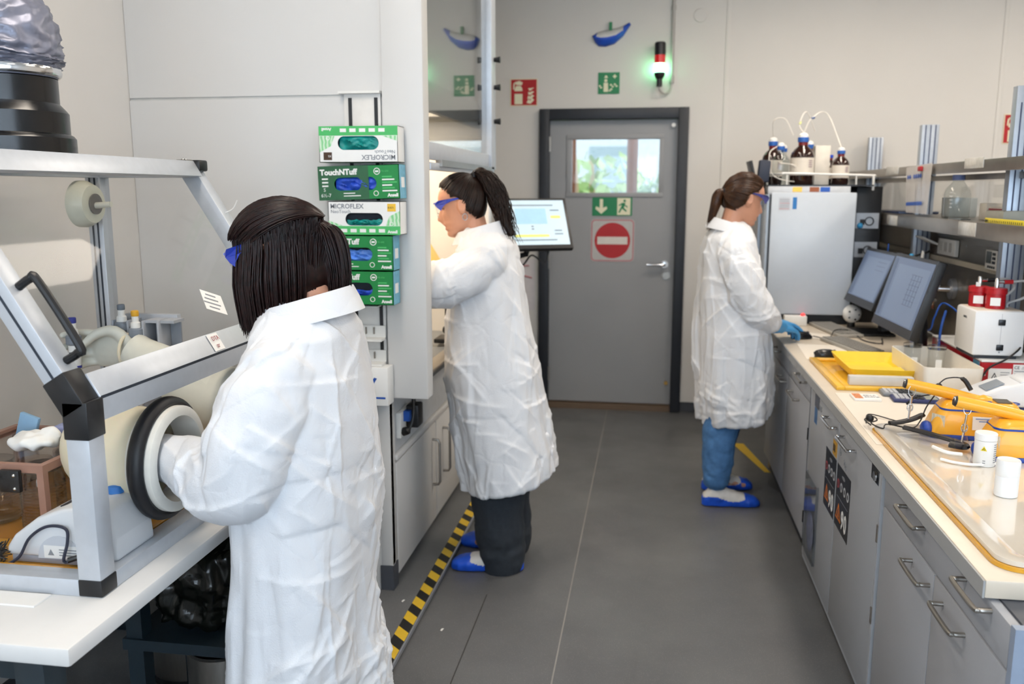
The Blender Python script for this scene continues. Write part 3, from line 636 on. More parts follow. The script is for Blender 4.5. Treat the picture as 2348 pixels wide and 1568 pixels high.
bn2 = thing('waste_bin', 'second steel bin below the trolley near the coat', 'bin')
MB().lathe([(0.09, 0), (0.092, 0.01), (0.096, 0.30), (0.09, 0.305), (0.09, 0.02)], (-1.14, 2.085, 0.001), 32).build('bin_body', M_STEEL, bn2, smooth=True)
# ================================================================== glovebox
gb = thing('glovebox', 'aluminium framed acrylic glovebox with slanted window on the white table', 'glovebox')
X1, XT, X0 = -1.045, -1.338, -1.69; Y0, Y1 = 1.457, 2.49; Z0, ZK, ZTOP = ZT, 1.145, 1.625; B = 0.048; hb = B / 2
M_PROF = mat('aluminium_profile', '#c3c8cf', 0.38, 0.35, var=0.03, scale=40)
for yy in (Y0 + hb, Y1 - hb):
    bx('post', M_PROF, X1 - B, yy - hb, Z0, X1, yy + hb, ZK, gb, bevel=0.002)
    bx('post', M_PROF, X0, yy - hb, Z0, X0 + B, yy + hb, ZTOP, gb, bevel=0.002)
    MB().bar((X1 - hb, yy, ZK - 0.02), (XT - hb, yy, ZTOP - hb), B, B, up=(0, 1, 0)).build('slanted_member', M_PROF, gb, bevel=0.002)
    bx('end_rail', M_PROF, X0 + B, yy - hb, Z0, X1 - B, yy + hb, Z0 + 0.035, gb, bevel=0.002)
    bx('end_rail', M_PROF, X0 + B, yy - hb, ZTOP - B, XT - hb, yy + hb, ZTOP, gb, bevel=0.002)
M_CREAMF = M_PROF
bx('bottom_rail', M_PROF, X1 - B, Y0 + B, Z0, X1, Y1 - B, Z0 + 0.035, gb, bevel=0.002)
bx('bottom_rail', M_PROF, X0, Y0 + B, Z0, X0 + B, Y1 - B, Z0 + 0.035, gb, bevel=0.002)
bx('top_rail', M_PROF, X0, Y0 + B, ZTOP - B, X0 + B, Y1 - B, ZTOP, gb, bevel=0.002)
ang = math.atan2(ZTOP - hb - ZK + 0.02, (X1 - XT))
MB().prism([(XT - B, ZTOP - B), (XT - B, ZTOP), (XT + 0.004, ZTOP), (XT + 0.030, ZTOP - 0.044), (XT + 0.006, ZTOP - B)], 'y', Y0 + B, Y1 - B).build('top_rail', M_PROF, gb, bevel=0.002)
MB().prism([(X1 - B, ZK - B), (X1, ZK - B), (X1, ZK + 0.0), (X1 - 0.028, ZK + 0.046), (X1 - 0.028 - 0.03, ZK + 0.02), (X1 - B, ZK - 0.006)], 'y', Y0 + B, Y1 - B).build('knee_rail', M_PROF, gb, bevel=0.002)
M_GROOVE = mat('profile_groove', '#27303c', 0.6)
s0 = Vector((X1 - hb, Y0, ZK - 0.02)); s1 = Vector((XT - hb, Y0, ZTOP - hb)); MB().bar(s0 + Vector((0, -0.0004, 0)), s1 + Vector((0, -0.0004, 0)), 0.005, 0.001, up=(0, 1, 0)).build('groove', M_GROOVE, gb)
s0 = Vector((X1 + 0.001, 0, ZK - 0.012)); bx('groove', M_GROOVE, X1, Y0 + B, ZK - 0.004, X1 + 0.0006, Y1 - B, ZK + 0.002, gb)
for k in (-0.012, 0.004): bx('groove', M_GROOVE, X0 + hb + k, Y1 - B - 0.0006, Z0 + 0.04, X0 + hb + k + 0.006, Y1 - B, ZTOP - B, gb)
# corner connectors
bx('corner_connector', M_BLACK, X1 - B - 0.002, Y0 - 0.003, ZK - 0.075, X1 + 0.003, Y0 + B + 0.003, ZK + 0.0, gb, bevel=0.003)
MB().bar((X1 - hb, Y0 + hb, ZK - 0.02), tuple(Vector((X1 - hb, Y0 + hb, ZK - 0.02)) + (s1 - Vector((X1 - hb, Y0, ZK - 0.02))).normalized() * 0.075), B + 0.006, B + 0.006, up=(0, 1, 0)).build('corner_connector', M_BLACK, gb, bevel=0.003)
bx('corner_connector', M_BLACK, X1 - B - 0.001, Y0 - 0.002, Z0 + 0.001, X1 + 0.002, Y0 + B + 0.002, Z0 + 0.036, gb, bevel=0.003)
bx('corner_connector', M_BLACK, XT - 0.03, Y1 - B, ZTOP - 0.03, XT + 0.022, Y1 + 0.003, ZTOP + 0.003, gb, bevel=0.006)
br = bx('corner_bracket', M_STEEL, XT - 0.03, Y1 - B - 0.035, ZTOP, XT + 0.0, Y1 - B, ZTOP + 0.003, gb)
for k in (0.009, 0.025): MB().sphere((XT - 0.015, Y1 - B - k, ZTOP + 0.004), 0.005, 0.005, 0.003, 10, 6).build('screw', M_CHROME, br, smooth=True)
# black grab handle on the slanted window frame
sd = (s1 - Vector((X1 - hb, Y0, ZK - 0.02))).normalized(); nrm = Vector((-sd.z, 0, sd.x)) * -1
hp0 = Vector((X1 - hb, Y0 + hb + 0.005, ZK - 0.02)) + sd * 0.095 + nrm * hb; hp1 = hp0 + sd * 0.165
MB().tube(spline([hp0, hp0 + nrm * 0.03, hp0 + sd * 0.012 + nrm * 0.042, hp1 - sd * 0.012 + nrm * 0.042, hp1 + nrm * 0.03, hp1], 30), 0.0085, 10).build('grab_handle', M_BLACK, gb, smooth=True)
# panels
M_ACR = glassmat('acrylic_pane', (0.98, 0.98, 0.978), 0.4, 0.03); M_ACE = glassmat('acrylic_pane_end', (0.98, 0.98, 0.978), 0.25, 0.06); M_ACR2 = glassmat('acrylic_pane_rear', (0.98, 0.978, 0.974), 0.4, 0.08)
MB().add([(X1 - 0.03, Y0 + B, ZK + 0.005), (X1 - 0.03, Y1 - B, ZK + 0.005), (XT - 0.008, Y1 - B, ZTOP - 0.035), (XT - 0.008, Y0 + B, ZTOP - 0.035)], [(0, 1, 2, 3)]).build('window_pane', M_ACR, gb)
for nm, yy in (('end_pane', Y0 + hb), ('end_pane', Y1 - hb)):
    MB().prism([(X0 + B, Z0 + 0.03), (X1 - B, Z0 + 0.03), (X1 - B, ZK), (XT - hb, ZTOP - B), (X0 + B, ZTOP - B)], 'y', yy - 0.002, yy + 0.002).build(nm, M_ACE, gb)
bx('rear_pane', M_ACR2, X0 + hb - 0.002, Y0 + B, Z0 + 0.03, X0 + hb + 0.002, Y1 - B, ZTOP - B, gb)
bx('roof_panel', glassmat('roof_acrylic', (0.86, 0.85, 0.83), 0.5), X0 + B, Y0 + B, ZTOP - 0.02, XT - B, Y1 - B, ZTOP - 0.008, gb)
bx('floor_panel', mat('glovebox_floor', '#b9884a', 0.3, var=0.1), X0 + B, Y0 + B, Z0 + 0.002, X1 - B, Y1 - B, Z0 + 0.012, gb)
# front panel with two port openings
PY, PZ, PR = (1.738, 2.165), 0.950, 0.106
m = MB(); ymid = (PY[0] + PY[1]) / 2
def sq_loop(y0, y1, z0, z1, n=32):
    out = []
    for i in range(n):
        a = 2 * PI * (i + 0.5) / n; c, s = math.cos(a), math.sin(a); k = 1 / max(abs(c), abs(s)); out.append(((y0 + y1) / 2 + c * k * (y1 - y0) / 2, (z0 + z1) / 2 + s * k * (z1 - z0) / 2))
    return out
for py, ya, yb_ in ((PY[0], Y0 + B, ymid), (PY[1], ymid, Y1 - B)):
    frame_hole(m, sq_loop(ya, yb_, Z0 + 0.035, ZK - B), [(py + PR * math.cos(2 * PI * (i + 0.5) / 32), PZ + PR * math.sin(2 * PI * (i + 0.5) / 32)) for i in range(32)], 'x', X1 - hb)
m.build('front_pane', M_ACR, gb)
M_LATEX = mat('latex_cream', '#e9dfc4', 0.5, var=0.05, scale=9, sub=0.15); M_PORT = mat('port_white', '#e4e2da', 0.4)
M_GLOVEW = mat('hypalon_white', '#dcdcd0', 0.5, var=0.05, scale=15, bump=0.1, bscale=90)
for i, py in enumerate(PY):
    p = MB().lathe([(PR + 0.004, -0.045), (PR + 0.012, -0.03), (PR + 0.012, 0.018), (PR + 0.004, 0.022), (PR - 0.010, 0.022), (PR - 0.012, 0.0), (PR - 0.012, -0.045)], (X1, py, PZ), 48, 'x', cap=False).build('port_ring', M_PORT, gb, smooth=True)
    MB().torus((X1 - 0.012, py, PZ), PR + 0.018, 0.014, 'x', 48, 12, sq=1.3).build('clamp_band', M_RUBBER, p, smooth=True)
def glove_tube(pts, rad, closed_hand=None):
    P = spline(pts, 30); rr = np.interp(np.linspace(0, 1, 30), np.linspace(0, 1, len(rad)), rad)
    rr = [r * (1 + 0.03 * mn.noise(Vector((i * 0.5, 1.0, r * 50)))) for i, r in enumerate(rr)]
    return MB().tube(P, rr, 32, caps=False)
g1 = glove_tube([(X1 - 0.03, PY[0], PZ), (X1 - 0.13, PY[0] + 0.005, PZ + 0.004), (X1 - 0.21, PY[0] + 0.06, PZ + 0.01), (X1 - 0.23, PY[0] + 0.15, PZ + 0.01), (X1 - 0.23, PY[0] + 0.26, PZ + 0.0)], [PR - 0.004, PR + 0.004, PR - 0.008, 0.075, 0.05, 0.045]).build('gauntlet', M_LATEX, gb, smooth=True)
HM = frame_matrix((X1 - 0.23, PY[0] + 0.25, PZ), (-0.25, 1, -0.2), (0.2, 0, 1))
fuse(hand_shape(MB(), HM, (0.5, 0.5, 0.5, 0.5), 0.5, 1.15, side=1), 'glove_hand', M_GLOVEW, g1, 0.004, 3)
g2 = glove_tube([(X1 - 0.03, PY[1], PZ), (X1 - 0.12, PY[1], PZ + 0.03), (X1 - 0.22, PY[1] + 0.005, PZ + 0.085), (X1 - 0.31, PY[1] + 0.01, PZ + 0.13), (X1 - 0.36, PY[1] + 0.012, PZ + 0.155)], [PR - 0.004, PR - 0.004, 0.082, 0.062, 0.052, 0.050]).build('gauntlet', M_GLOVEW, gb, smooth=True)
PX, PYY = -1.565, PY[1] + 0.03
HM = frame_matrix((X1 - 0.355, PY[1] + 0.012, PZ + 0.152), (-1, 0.02, 0.06), (0.0, 1, 0.10))
fuse(hand_shape(MB(), HM, (0.50, 0.62, 0.70, 0.78), 0.75, 1.3, side=1), 'glove_hand', M_GLOVEW, g2, 0.004, 4)
MB().torus((X1 - 0.37, PY[1] + 0.012, PZ + 0.152), 0.047, 0.005, 'x').build('cuff_roll', M_LATEX, g2, smooth=True)
# ---- pipettes
def pipette(label, x, y, z, capm, band):
    t = thing('pipette', label, 'pipette', 'pipettes in the glovebox', (x, y, z))
    MB().lathe([(0.003, -0.25), (0.006, -0.2), (0.010, -0.14), (0.0125, -0.10), (0.015, -0.06), (0.015, -0.005), (0.012, 0.0)], (0, 0, 0), 16).build('shaft', M_WHITE, t, smooth=True)
    MB().lathe([(0.015, -0.012), (0.020, -0.008), (0.020, 0.012), (0.016, 0.016)], (0, 0, 0), 16).build('finger_rest', mat('pipette_grey', '#7f8791', 0.45), t, smooth=True)
    MB().lathe([(0.014, 0.016), (0.013, 0.03), (0.009, 0.033), (0.009, 0.05)], (0, 0, 0), 14).build('plunger', M_WHITE, t, smooth=True)
    MB().lathe([(0.0095, 0.048), (0.0105, 0.05), (0.0105, 0.062), (0.008, 0.064)], (0, 0, 0), 14).build('plunger_cap', capm, t, smooth=True)
    bx('display', mat('dark_display', '#27304a', 0.4), -0.005, -0.0165, -0.058, 0.005, -0.0145, -0.03, t)
    MB().lathe([(0.0153, -0.075), (0.0153, -0.068)], (0, 0, 0), 16).build('colour_band', band, t)
    return t
M_PIPB = mat('pipette_blue', '#2b3590', 0.4); M_PIPY = mat('pipette_yellow', '#e2a92c', 0.4); M_PIPG = mat('pipette_dark_grey', '#6f7984', 0.4)
pipette('pipette with a blue push button held in the white glovebox glove', -1.538, 2.118, 1.138, M_PIPB, M_PIPB)
pipette('grey topped pipette hanging leftmost in the stand inside the glovebox', -1.445, 2.20, 1.165, M_PIPG, M_PIPG)
pipette('yellow topped pipette hanging second in the stand inside the glovebox', -1.398, 2.19, 1.150, M_PIPY, M_PIPY)
ps = thing('pipette_stand', 'grey pipette stand with empty slots inside the glovebox', 'stand')
M_STAND = mat('stand_grey', '#a9adb4', 0.4)
bx('base', M_STAND, -1.49, 2.17, Z0 + 0.013, -1.29, 2.30, Z0 + 0.03, ps, bevel=0.004); bx('column', M_STAND, -1.47, 2.255, Z0 + 0.03, -1.31, 2.275, 1.195, ps, bevel=0.002)
for k in range(4):
    x = -1.468 + k * 0.045
    sl = MB().box(x - 0.003, 2.19, 1.03, x + 0.003, 2.255, 1.185); sl.build('divider', M_STAND, ps, bevel=0.001)
for k in (2, 3):
    x = -1.445 + k * 0.045; bx('slot_back', mat('slot_grey', '#8b919b', 0.5), x - 0.019, 2.249, 1.05, x + 0.012, 2.255, 1.175, ps); bx('slot_cap', M_STAND, x - 0.02, 2.20, 1.178, x + 0.02, 2.255, 1.186, ps)
# ---- white laboratory shaker with cable, acrylic beaker box, jars, tray, package
ty = thing('spill_tray', 'flat yellow tray lining the glovebox floor', 'tray')
MB().box(X0 + 0.06, Y0 + 0.055, Z0 + 0.013, X1 - 0.06, Y1 - 0.3, Z0 + 0.017).box(X0 + 0.06, Y0 + 0.055, Z0 + 0.017, X1 - 0.06, Y0 + 0.063, Z0 + 0.03).box(X1 - 0.068, Y0 + 0.063, Z0 + 0.017, X1 - 0.06, Y1 - 0.3, Z0 + 0.03).build('tray', mat('amber_tray', '#d69a2c', 0.25, var=0.15, scale=8, coat=0.3), ty, bevel=0.001)
vx = thing('lab_shaker', 'white wedge shaped laboratory shaker with grey base inside the glovebox', 'shaker', None, (-1.185, 1.60, Z0 + 0.018))
def shaker(t, s=1.0):
    prof = [(-0.135, 0.0), (-0.135, 0.018), (-0.115, 0.045), (-0.06, 0.085), (0.0, 0.108), (0.07, 0.115), (0.105, 0.105), (0.115, 0.06), (0.12, 0.0)]
    prof = [(a * s, b * s) for a, b in prof]
    MB().prism([(a, b + 0.016) for a, b in prof], 'y', -0.055 * s, 0.085 * s).build('housing', mat('device_white', '#dfe2e6', 0.35, var=0.01), t, bevel=0.012 * s, seg=3)
    MB().box(-0.128 * s, -0.05 * s, 0.0, 0.115 * s, 0.08 * s, 0.017).build('base', mat('device_grey', '#a3a6b0', 0.45), t, bevel=0.004)
    MB().prism(arc(-0.01 * s, 0.016, 0.05 * s, 0.05 * s, 0, 180, 12), 'y', -0.0575 * s, -0.054 * s).build('side_recess', mat('device_recess', '#c9ced6', 0.4), t)
    bx('rating_label', M_CLEANW, -0.045 * s, -0.0582 * s, 0.018, 0.055 * s, -0.0572 * s, 0.045, t)
    MB().prism([(-0.036 * s, 0.024), (-0.022 * s, 0.024), (-0.029 * s, 0.037)], 'y', -0.0588 * s, -0.0582 * s).build('warning_mark', M_INKG, t)
    for k in range(3): bx('text_line', M_INKG, -0.010 * s, -0.0588 * s, 0.036 - k * 0.006, 0.03 * s, -0.0582 * s, 0.038 - k * 0.006, t)
    MB().cbox((-0.005 * s, 0.02 * s, 0.117 * s), (0.06 * s, 0.06 * s, 0.006), Matrix.Rotation(R(-12), 3, 'Y')).build('display', M_DARK, t, bevel=0.001)
    MB().lathe([(0.012, 0), (0.018, 0.006), (0.016, 0.02), (0.006, 0.024)], (0.06 * s, 0.045 * s, 0.125 * s), 16).build('rubber_cup', mat('cup_blue', '#2f77c8', 0.5), t, smooth=True)
shaker(vx)
MB().tube(spline([(0.035, -0.062, 0.022), (0.012, -0.075, 0.02), (0.02, -0.07, 0.06), (0.012, -0.062, 0.086), (-0.03, -0.062, 0.088), (-0.07, -0.065, 0.062), (-0.095, -0.07, 0.02), (-0.13, -0.075, 0.002), (-0.17, -0.07, 0.0)], 40), 0.0032, 8).build('power_cable', mat('navy_cable', '#20283f', 0.5), vx, smooth=True)
MB().tube([(0.05, -0.06, 0.03), (0.02, -0.072, 0.022)], 0.006, 8).build('cable_plug', M_BLACK, vx, smooth=True)
ab = thing('acrylic_box', 'clear acrylic box with brownish edges holding jars in the glovebox', 'box')
ax0, ax1, ay0, ay1, az1 = -1.60, -1.31, 1.66, 1.95, 0.945; M_BRN = mat('smoked_edge', '#a47a68', 0.35, var=0.06)
for (x, y) in ((ax0, ay0), (ax1, ay0), (ax0, ay1), (ax1, ay1)): bx('edge_post', M_BRN, x - 0.008, y - 0.008, Z0 + 0.018, x + 0.008, y + 0.008, az1, ab)
for y in (ay0, ay1): bx('edge_rail', M_BRN, ax0 + 0.008, y - 0.008, az1 - 0.018, ax1 - 0.008, y + 0.008, az1, ab)
for x in (ax0, ax1): bx('edge_rail', M_BRN, x - 0.008, ay0 + 0.008, az1 - 0.018, x + 0.008, ay1 - 0.008, az1, ab)
M_SMK = glassmat('smoked_acrylic', (0.94, 0.90, 0.87), 0.8)
for y in (ay0, ay1): bx('side_sheet', M_SMK, ax0 + 0.008, y - 0.002, Z0 + 0.018, ax1 - 0.008, y + 0.002, az1 - 0.018, ab)
for x in (ax0, ax1): bx('side_sheet', M_SMK, x - 0.002, ay0 + 0.008, Z0 + 0.018, x + 0.002, ay1 - 0.008, az1 - 0.018, ab)
bx('lid_sheet', M_SMK, ax0 + 0.008, ay0 + 0.008, az1 - 0.012, ax1 - 0.008, ay1 - 0.008, az1 - 0.008, ab)
lt = bx('latch', M_BLACK, -1.40, ay0 - 0.022, 0.885, -1.352, ay0 - 0.010, 0.935, ab, bevel=0.002)
for (x, z) in ((-1.362, 0.925), (-1.362, 0.895)): MB().sphere((x, ay0 - 0.023, z), 0.004, n=10, m=6).build('screw', M_CHROME, lt, smooth=True)
for k, (x, y, lab) in enumerate(((-1.375, 1.74, 'ribbed clear jar at the front of the acrylic box'), (-1.375, 1.86, 'ribbed clear jar behind in the acrylic box'), (-1.51, 1.76, 'ribbed clear jar at the left edge of the picture in the acrylic box'))):
    j = thing('ribbed_jar', lab, 'jar', 'jars inside the acrylic box', (x, y, Z0 + 0.0185))
    pr = [(0.042, 0.0), (0.048, 0.005)]
    for q in range(14): pr += [(0.049, 0.012 + q * 0.0075), (0.0465, 0.0155 + q * 0.0075)]
    pr += [(0.046, 0.122), (0.040, 0.132), (0.038, 0.14)]
    MB().lathe(pr, (0, 0, 0), 28).build('jar_body', glassmat('smoky_glass', (0.80, 0.77, 0.66), 2.2, 0.06, 1.5), j, smooth=True, ang=60)
    MB().lathe([(0.041, 0.138), (0.041, 0.150), (0.036, 0.152)], (0, 0, 0), 28).build('lid', M_STEEL, j, smooth=True)
ts = thing('tissue', 'crumpled white tissue lying on the acrylic box', 'tissue', None, (-1.40, 1.76, az1 + 0.001))
fuse(MB().sphere((0, 0, 0.022), 0.06, 0.05, 0.02).sphere((0.03, 0.01, 0.03), 0.03, 0.03, 0.02), 'tissue_sheet', M_CLEANW, ts, 0.005, 1, lambda p: 0.008 * mn.noise(p * 45))
bs = thing('blue_wipe', 'pale blue wipe leaning behind the tissue on the acrylic box', 'wipe'); MB().cbox((-1.47, 1.83, az1 + 0.032), (0.05, 0.012, 0.065), Matrix.Rotation(R(18), 3, 'Y')).build('wipe', mat('wipe_blue', '#8fb6d6', 0.7), bs, bevel=0.003)
bp_ = thing('film_package', 'blue and clear film package lying on the acrylic box', 'package'); MB().cbox((-1.335, 1.87, az1 + 0.019), (0.15, 0.09, 0.036), Matrix.Rotation(R(4), 3, 'Z')).build('package', mat('package_blue', '#8f9bd0', 0.25, var=0.35, scale=25, coat=0.5), bp_, bevel=0.006)
ww = thing('wire_wool', 'small tangle of dark wire at the left edge inside the glovebox', 'wire'); m = MB()
for k in range(26):
    c = Vector((-1.345, 1.545, Z0 + 0.036)); P = [c + Vector(rng.normal(size=3)) * 0.012 for _ in range(5)]; m.tube(spline([(p.x, p.y, max(p.z, Z0 + 0.021)) for p in P], 12), 0.0012, 5)
m.build('tangle', M_BLACK, ww)['kind'] = 'stuff'
# plug disc with hose nipple on the rear pane, paper labels on the window
pl = thing('port_plug', 'translucent round plug with a nipple on the glovebox rear pane', 'plug')
MB().lathe([(0.068, 0), (0.068, 0.02), (0.055, 0.045), (0.03, 0.048)], (X0 + hb + 0.004, 2.37, 1.50), 32, 'x').build('disc', mat('natural_polymer', '#d8d8c6', 0.35, var=0.04), pl, smooth=True)
MB().lathe([(0.030, 0), (0.030, 0.004)], (X0 + hb + 0.053, 2.37, 1.50), 24, 'x').build('dark_core', mat('grey_core', '#6f6a66', 0.4), pl, smooth=True)
MB().tube([(X0 + hb + 0.05, 2.37, 1.495), (X0 + hb + 0.11, 2.36, 1.50)], [0.010, 0.008], 12).build('nipple', mat('natural_nipple', '#dedccd', 0.3), pl, smooth=True)
def on_slant(t, y, off): # point on the slanted window, t along the slope from the knee
    a = Vector((X1 - 0.03, y, ZK + 0.005)); b = Vector((XT - 0.008, y, ZTOP - 0.035)); d = (b - a).normalized(); return a + d * t + Vector((d.z, 0, -d.x)) * off, d
def slant_note(name, label, t0, y0, w_, h_, rotd, lines):
    c, d = on_slant(t0, y0, 0.0015); ux = Vector((0, 1, 0)); n = ux.cross(d); q = Matrix.Rotation(R(rotd), 3, n); ux = q @ ux; uy = q @ d
    th_ = thing(name, label, 'label')
    P = [c + ux * a * w_ / 2 + uy * b * h_ / 2 for a, b in ((-1, -1), (1, -1), (1, 1), (-1, 1))]
    MB().add([p for p in P] + [p + n * 0.0004 for p in P], [(0, 1, 2, 3), (7, 6, 5, 4), (0, 4, 5, 1), (1, 5, 6, 2), (2, 6, 7, 3), (3, 7, 4, 0)]).build('paper', M_CLEANW, th_)
    n2 = n if n.x > 0 else -n
    for k in range(lines):
        e = c + uy * h_ * (0.32 - 0.64 * k / max(lines - 1, 1)) + n2 * 0.0008; L = w_ * (0.3 + 0.1 * ((k * 7) % 3))
        MB().bar(e - ux * L, e + ux * L * 0.6, 0.004, 0.0002, up=n2).build('written_line', M_INKG if lines > 2 else mat('red_pen', '#a0525c', 0.7), th_)
slant_note('paper_note', 'white written note stuck askew on the slanted glovebox window', 0.115, 2.135, 0.085, 0.06, -22, 4)
c = Vector((X1 + 0.0025, 1.985, ZK + 0.012)); pn = thing('paper_note', 'small white label with red pen stuck on the glovebox knee rail', 'label')
MB().cbox((X1 - 0.0125, 1.99, ZK + 0.0245), (0.0006, 0.05, 0.045), Matrix.Rotation(R(-31), 3, 'Y')).build('paper', M_CLEANW, pn)
for k, s_ in enumerate(('DTA', 'zr')):
    o = text(s_, 0.017, (0, 0, 0), (0, 0, 0), mat('red_pen', '#a0525c', 0.7), pn, ext=0.0002)
    d = Vector((-math.sin(R(31)), 0, math.cos(R(31)))); o.matrix_local = Matrix.Translation(Vector((X1 - 0.0118, 1.975 + 0.006 * k, ZK + 0.029)) - d * 0.019 * k) @ Matrix((Vector((0, 1, 0)), d, Vector((0, 1, 0)).cross(d))).transposed().to_4x4()
wt = thing('cable_tie', 'thin white cable tie end sticking up from the far slanted frame', 'tie'); MB().tube(spline([(XT + 0.079, Y1 - 0.02, ZTOP - 0.152), (XT + 0.105, Y1 - 0.02, ZTOP - 0.14), (XT + 0.12, Y1 - 0.02, ZTOP - 0.115)], 10), 0.002, 6).build('tie', M_WHITE, wt, smooth=True)
# paper strip on the table
bx('paper_strip', M_CLEANW, -1.30, 1.40, ZT + 0.0005, -1.15, 1.45, ZT + 0.004); tag(bpy.data.objects['paper_strip'], 'white paper strip on the table beside the glovebox corner', 'paper')
# ---- exhaust duct on the roof: black stepped reducer and silver hose
du = thing('exhaust_reducer', 'black stepped plastic duct reducer on the glovebox roof', 'duct')
MB().lathe([(0.143, 0), (0.143, 0.035), (0.138, 0.042), (0.131, 0.046), (0.131, 0.095), (0.126, 0.102), (0.112, 0.118), (0.112, 0.175), (0.104, 0.188), (0.104, 0.20)], (-1.535, 1.95, ZTOP + 0.003), 48).build('reducer', mat('black_gloss_plastic', '#0a0b0e', 0.24, var=0.08), du, smooth=True, ang=25)
bx('mounting_plate', M_BLACK, -1.685, 1.79, ZTOP - 0.001, -1.385, 2.11, ZTOP + 0.003, du)
ho = thing('exhaust_hose', 'wrinkled silver grey exhaust hose rising from the black reducer', 'hose')
P = spline([(-1.535, 1.95, ZTOP + 0.18), (-1.535, 1.95, ZTOP + 0.23), (-1.53, 1.95, ZTOP + 0.29), (-1.56, 1.95, ZTOP + 0.36), (-1.60, 1.95, ZTOP + 0.46), (-1.63, 1.96, ZTOP + 0.60), (-1.64, 1.98, ZTOP + 0.80), (-1.64, 1.98, ZC - 0.004)], 120)
rr = np.interp(np.linspace(0, 1, 120), [0, 0.05, 0.12, 0.22, 0.35, 0.6, 1], [0.112, 0.117, 0.130, 0.125, 0.105, 0.105, 0.11])
pts_, T, fr = frames(P); V = []; Fc = []; n = 96
for i in range(120):
    for k in range(n):
        a = 2 * PI * k / n; q = Vector((math.cos(a) * 2.6, math.sin(a) * 2.6, i * 0.34 + 0.9 * math.sin(a * 2)))
        w_ = (1 - abs(mn.noise(q))) ** 3 * 0.011 + 0.004 * mn.noise(q * 2.5) - 0.006
        V.append(pts_[i] + (fr[i][0] * math.cos(a) + fr[i][1] * math.sin(a)) * (rr[i] + w_ * min(1, i / 8)))
for i in range(119): Fc += [(i * n + k, i * n + (k + 1) % n, (i + 1) * n + (k + 1) % n, (i + 1) * n + k) for k in range(n)]
MB().add(V, Fc).build('hose_film', mat('silver_hose', '#747787', 0.36, 0.3, var=0.15, scale=18), ho, smooth=True, ang=80)
MB().torus((-1.535, 1.95, ZTOP + 0.195), 0.117, 0.006, 'z', 48, 8, sq=2.0).build('hose_clamp', M_CHROME, ho, smooth=True)
# ================================================================== right bench
ZB, XB, XP = 0.80, 0.652, 1.47
BY0, BY1 = 1.70, 5.95
wt_ = thing('worktop', 'long beige laboratory worktop along the right side', 'worktop')
bx('slab', M_TOP, XB + 0.004, BY0, ZB - 0.038, XP, BY1, ZB, wt_, bevel=0.004); bx('front_edge', M_TOPE, XB, BY0, ZB - 0.037, XB + 0.004, BY1, ZB - 0.002, wt_)
bx('corner_tape', mat('clear_tape', '#dfe3ea', 0.25, coat=0.4), XB + 0.12, BY0 - 0.0008, ZB - 0.03, XB + 0.5, BY0 + 0.0, ZB + 0.0005, wt_)
XC = 0.668
def bar_handle(y0, y1, z, par, m=M_STEEL, x=XC):
    MB().tube(spline([(x, y0, z), (x - 0.022, y0, z), (x - 0.030, y0 + 0.010, z), (x - 0.030, y1 - 0.010, z), (x - 0.022, y1, z), (x, y1, z)], 26), 0.0055, 10).build('handle', m, par, smooth=True)
def front(name, y0, y1, z0, z1, par):
    return bx(name, M_CAB, XC, y0 + 0.003, z0 + 0.003, XC + 0.02, y1 - 0.003, z1 - 0.003, par, bevel=0.0015)
# unit nearest the camera: wide drawers above two doors each
un = thing('base_cabinet', 'grey base cabinet nearest the camera with one wide drawer above two doors', 'cabinet')
CY0 = 1.58
bx('carcass', M_CABD, XC + 0.0205, CY0 + 0.02, 0.10, XP - 0.02, 2.475, ZB - 0.039, un); bx('plinth', M_DARK, XC + 0.06, CY0 + 0.02, 0.0, XP - 0.06, 2.475, 0.10, un)
bx('end_panel', mat('blue_grey_end', '#93a0b4', 0.45), XC + 0.0, CY0, 0.0, XP - 0.02, CY0 + 0.02, ZB - 0.039, un)
d = front('drawer', CY0 + 0.02, 2.475, 0.668, ZB - 0.04, un); bar_handle(2.11, 2.26, 0.742, d); bar_handle(1.69, 1.83, 0.742, d)
d = front('door', 2.02, 2.475, 0.10, 0.668, un); bar_handle(2.045, 2.185, 0.628, d)
d = front('door', CY0 + 0.02, 2.02, 0.10, 0.668, un); bar_handle(1.81, 1.95, 0.628, d)
# safety cabinet, two doors
sf = thing('safety_cabinet', 'grey two door safety storage cabinet with black warning stickers under the worktop', 'cabinet')
SX = 0.662
bx('body', mat('safety_grey', '#a3a6ab', 0.45, var=0.015, scale=200), SX + 0.024, 2.482, 0.04, XP - 0.05, 3.60, ZB - 0.04, sf)
bx('bottom_strip', M_ALUB, SX + 0.002, 2.482, 0.03, SX + 0.024, 3.60, 0.045, sf)
for y in (2.482, 3.588): bx('side_strip', M_ALUB, SX + 0.0, y, 0.045, SX + 0.024, y + 0.012, ZB - 0.045, sf)
for (x, y) in ((0.70, 2.55), (0.70, 3.55), (1.35, 2.55), (1.35, 3.55)): MB().cyl((x, y, 0), (x, y, 0.03), 0.02).build('foot', M_BLACK, sf, smooth=True)
MSD = MATS['safety_grey']
d1 = bx('door', MSD, SX, 3.058, 0.046, SX + 0.022, 3.587, ZB - 0.05, sf, bevel=0.0015); d2 = bx('door', MSD, SX, 2.496, 0.046, SX + 0.022, 3.048, ZB - 0.05, sf, bevel=0.0015)
bx('gap_strip', M_ALUB, SX + 0.006, 3.0485, 0.046, SX + 0.022, 3.0575, ZB - 0.05, sf)
bar_handle(3.075, 3.225, 0.725, d1, M_CHROME, SX); bar_handle(2.80, 2.965, 0.725, d2, M_CHROME, SX)
for z in (0.30, 0.55): bx('hinge', M_STEEL, SX - 0.003, 2.486, z, SX + 0.004, 2.496, z + 0.05, d2)
e = SX - 0.0008
